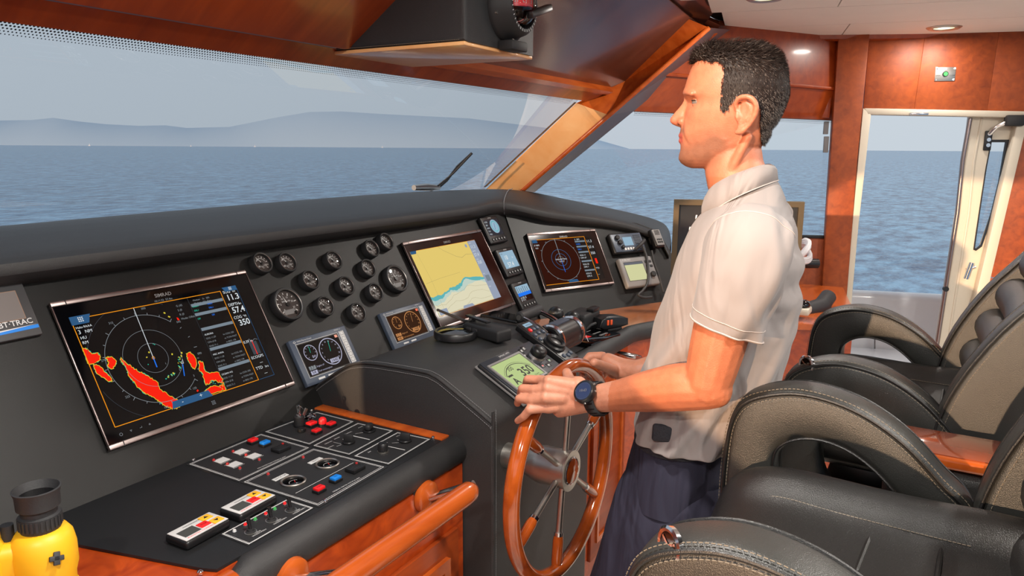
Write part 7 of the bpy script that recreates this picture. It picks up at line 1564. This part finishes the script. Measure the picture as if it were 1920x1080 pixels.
# placket and buttons
mb = MB(); pk = [S(1322, 392), S(1305, 416), S(1293, 440), S(1282, 464)]
for i in range(3):
    a, b = pk[i], pk[i+1]; vs = [WP(a[0]+.003, .014, a[1]), WP(a[0]+.003, -.014, a[1]), WP(b[0]+.003, -.014, b[1]), WP(b[0]+.003, .014, b[1])]; mb.add(I4, [tuple(v) for v in vs], [(0, 1, 2, 3)], SHIRT, True)
obj('placket', mb, shirt)
for a, b in ((1311, 408), (1299, 430)):
    s_, z = S(a, b); mb = MB(); mb.cyl(Matrix.Translation(WP(s_+.003, .004, z)) @ FWD.to_track_quat('Z', 'Y').to_matrix().to_4x4(), .0055, .003, LGREY, 14); obj('button', mb, shirt)
# shoulder seam and embroidery
def on_shirt(px_, py_, off=.0012):
    o_ = CAMP; d_ = ray(px_, py_); best = None
    for R0, R1 in zip(rings[:-1], rings[1:]):
        pass
    return None
from mathutils.bvhtree import BVHTree
allv = [v for r in rings for v in r]; nn = NS_; allf = [(j*nn+i, j*nn+(i+1) % nn, (j+1)*nn+(i+1) % nn, (j+1)*nn+i) for j in range(len(rings)-1) for i in range(nn)]
bvh = BVHTree.FromPolygons([tuple(v) for v in allv], allf)
def cast(px_, py_, off=.0012):
    h = bvh.ray_cast(CAMP, ray(px_, py_)); return (h[0]-ray(px_, py_)*off) if h[0] else None
P_ = [cast(a, b) for a, b in ((1404, 352), (1398, 372), (1391, 392), (1384, 412))]; P_ = [p for p in P_ if p]
if len(P_) > 1: mb = MB(); mb.tube(P_, .0011, SEAMC, 6); obj('shoulder_seam', mb, shirt)
mb = MB(); EMB = pbr('dark_thread', (60, 54, 60), .8)
script = [[(1262, 496), (1267, 488), (1269, 494), (1265, 500)], [(1265, 486), (1272, 478), (1271, 472), (1268, 480), (1272, 492)], [(1270, 474), (1276, 480), (1274, 492)], [(1266, 498), (1270, 491), (1274, 486), (1273, 494)], [(1270, 488), (1275, 484), (1275, 496)]]
for sc_ in script:
    P_ = [cast(a+1.5, b, .0012) for a, b in sc_]; P_ = [p for p in P_ if p]
    if len(P_) > 1: mb.tube(cr_spline([tuple(p) for p in P_], 3), .0006, EMB, 5)
if mb.v: o = obj('chest_embroidery', mb, shirt); o['kind'] = 'stuff'
# ---- trousers and belt
BPOUCH = (cast(1243, 812, .002) or cast(1243, 803, .002) or hx(1243, 815, 1.28))
TROU = pbr('navy_trousers', (50, 49, 64), .8, bump=.15, bscale=900, spec=.2, var=.05)
mb = MB()
def ringw(f, b, w_, cw=0.0, n=72, e=.92, amp=0.0, ph=0.0, px_=True):
    R0 = ring(f, b, w_, n, e, px_=px_); c = sum(R0, Vector())/n
    return [p+LFT*cw+(p-c).normalized()*(amp*math.sin(5*2*math.pi*i/n+ph)) for i, p in enumerate(R0)]
hip = [ringw((1204, 772), (1385, 796), .158), ringw((1196, 806), (1378, 836), .166), ringw((1186, 845), (1370, 885), .176, amp=.0015), ringw((1178, 880), (1362, 930), .178, amp=.002, ph=.5)]
loft(hip, mb, TROU, caps=False)
for sd_ in (-1, 1):
    A1_ = [((1202, 842), (1362, 876), .086, .074), ((1176, 890), (1365, 935), .098, .084), ((1160, 940), (1352, 985), .098, .088), ((1142, 1000), (1330, 1040), .094, .092), ((1122, 1060), (1300, 1110), .088, .096), ((1098, 1140), (1262, 1190), .080, .10), ((1075, 1230), (1222, 1290), .076, .10), ((1060, 1340), (1190, 1400), .072, .10)]
    rg = []
    D_ = [(*f, *b, w_, cw) for f, b, w_, cw in A1_]; D_ = cr_spline(D_, 6)
    for j, p in enumerate(D_):
        f = S(p[0], p[1]); b = S(p[2], p[3]); R0 = ring(f, b, p[4], 72, .95, px_=False); c = sum(R0, Vector())/72
        rg.append([q+LFT*(sd_*p[5])+(q-c).normalized()*(.0034*math.sin(3*2*math.pi*i/72+j*.16)+.0026*math.sin(7*2*math.pi*i/72-j*.22+1)+.0030*math.sin(j*.55+4*math.pi*i/72)*max(0, 1-j/22)) for i, q in enumerate(R0)])
    last = rg[-1]; lc = sum(last, Vector())/72
    for k_, (ss, zz, sc_) in enumerate(((.16, .38, .9), (.14, .22, .85), (.13, .07, .82))):
        tgt = WP(ss, sd_*.10, zz)
        if zz < lc.z-.03: rg.append([tgt+Vector(((q-lc).x*sc_, (q-lc).y*sc_, 0)) for q in last])
    loft(rg, mb, TROU, caps=False)
folds(TROU); tro = obj('trousers', mb, person)
P_ = [hx(a, b, 1.268) for a, b in ((1196, 905), (1210, 850), (1240, 842))]
for sd_ in (-1, 1):
    mb = MB(); an = WP(.13, sd_*.10, 0); Tsx = frame(WP(.20, sd_*.105, 0), LFT, -FWD); mb.box(frame(WP(.20, sd_*.105, .04), LFT, FWD), (0, 0, 0), (.095, .28, .075), RUB, .03, 4); obj('shoe', mb, person)
mb = MB(); BELT = pbr('woven_belt', (38, 40, 48), .7, bump=1.0, bscale=260)
R0 = ring((1204, 772), (1395, 790), .160, 72, .92); R1 = ring((1201, 796), (1383, 815), .162, 72, .92)
c0_ = sum(R0, Vector())/72; loft([[p+(p-c0_).normalized()*.006 for p in R0], [p+(p-c0_).normalized()*.006 for p in R1]], mb, BELT, caps=False); obj('belt', mb, person)
mb = MB(); cc = BPOUCH; T = frame(cc, -FWD, (0.25, 0, 1)); mb.box(T, (0, 0, 0), (.040, .034, .018), BELT, .006, 3); obj('belt_pouch', mb, person)

# ---- watch
Tf = (Lwr-Lel).normalized(); wc_ = hy(1104, 746, .565); wcen = Lel.lerp(Lwr, .955)
face_n = ((CAMP-wcen).normalized()*.75+Vector((0, 0, 1))*.35+Vector((-.1, .35, 0))).normalized(); face_n = (face_n-Tf*face_n.dot(Tf)*.8).normalized()
wcx = hd(1097, 735, (wcen-CAMP).dot(CF)-.027)
TWa = Matrix.Translation(wcx) @ face_n.to_track_quat('Z', 'Y').to_matrix().to_4x4(); wt = thing('wristwatch', 'black sports watch with a dark blue face on the left wrist', 'watch', TWa)
mb = MB(); mb.lathe(I4, [(.001, -.008), (.021, -.008), (.0235, -.004), (.0235, .003), (.0225, .006), (.019, .007), (.018, .0055)], PLAST, 40); obj('case', mb, wt, True)
mb = MB(); mb.lathe(I4, [(.0225, .005), (.021, .0075), (.0185, .0072)], pbr('gunmetal', (92, 90, 88), .3, 1.0), 40); obj('bezel', mb, wt, True)
mb = MB(); mb.disc(I4, (0, 0), .0188, .0064, pbr('watch_face', (30, 42, 78), .1, coat=.5), 36); fc = obj('dial', mb, wt, True)
Tt = I4; ax = (TWa.inverted().to_3x3() @ (-Tf)); ang_ = math.atan2(ax.y, ax.x)
mb = MB(); mb.text(I4, '19:43', (0.0, -.002), .0055, .0067, GREYP, 'CENTER', ang=ang_-math.pi/2+R_(90)); mb.circ(I4, (0, 0), .0165, .0006, .0066, BLUEG, 40); obj('digits', mb, wt, True)
for a in (20, 60, 200, 240, 300): mb = MB(); mb.cyl(Matrix.Rotation(R_(a), 4, 'Z') @ Matrix.Translation((.0225, 0, 0)) @ ROTX, .0022, .003, STEEL, 10); obj('pusher', mb, wt, True)
mb = MB(); rr_ = .0315; b1 = (face_n-Tf*face_n.dot(Tf)).normalized(); b2_ = Tf.cross(b1)
bc = wcen+Vector((0, 0, -.001))
mb_v = []
for i in range(36):
    a = 2*math.pi*i/36
    for dt in (-.0115, .0115): mb_v.append(tuple(bc+(b1*math.cos(a)+b2_*math.sin(a))*rr_+Tf*dt))
for i in range(36):
    j = (i+1) % 36
mb.add(I4, mb_v, [(2*i, 2*i+1, 2*((i+1) % 36)+1, 2*((i+1) % 36)) for i in range(36)], RUB, True); o = obj('strap', mb, wt); s_ = o.modifiers.new('t', 'SOLIDIFY'); s_.thickness = .003; s_.offset = 0
for i in range(0, 36, 2):
    a = 2*math.pi*i/36; mb = MB(); c = bc+(b1*math.cos(a)+b2_*math.sin(a))*(rr_+.0022)
    mb.tube([c-Tf*.009, c+Tf*.009], .0011, PLAST, 6); obj('strap_ridge', mb, wt)
for o in bpy.data.objects:
    if o.type == 'MESH' and o.name.split('.')[0] in ('polo_shirt', 'sleeve', 'trousers', 'collar', 'arm_loop', 'body', 'padded_brow'):
        o.shadow_terminator_geometry_offset = .15; o.shadow_terminator_shading_offset = .05
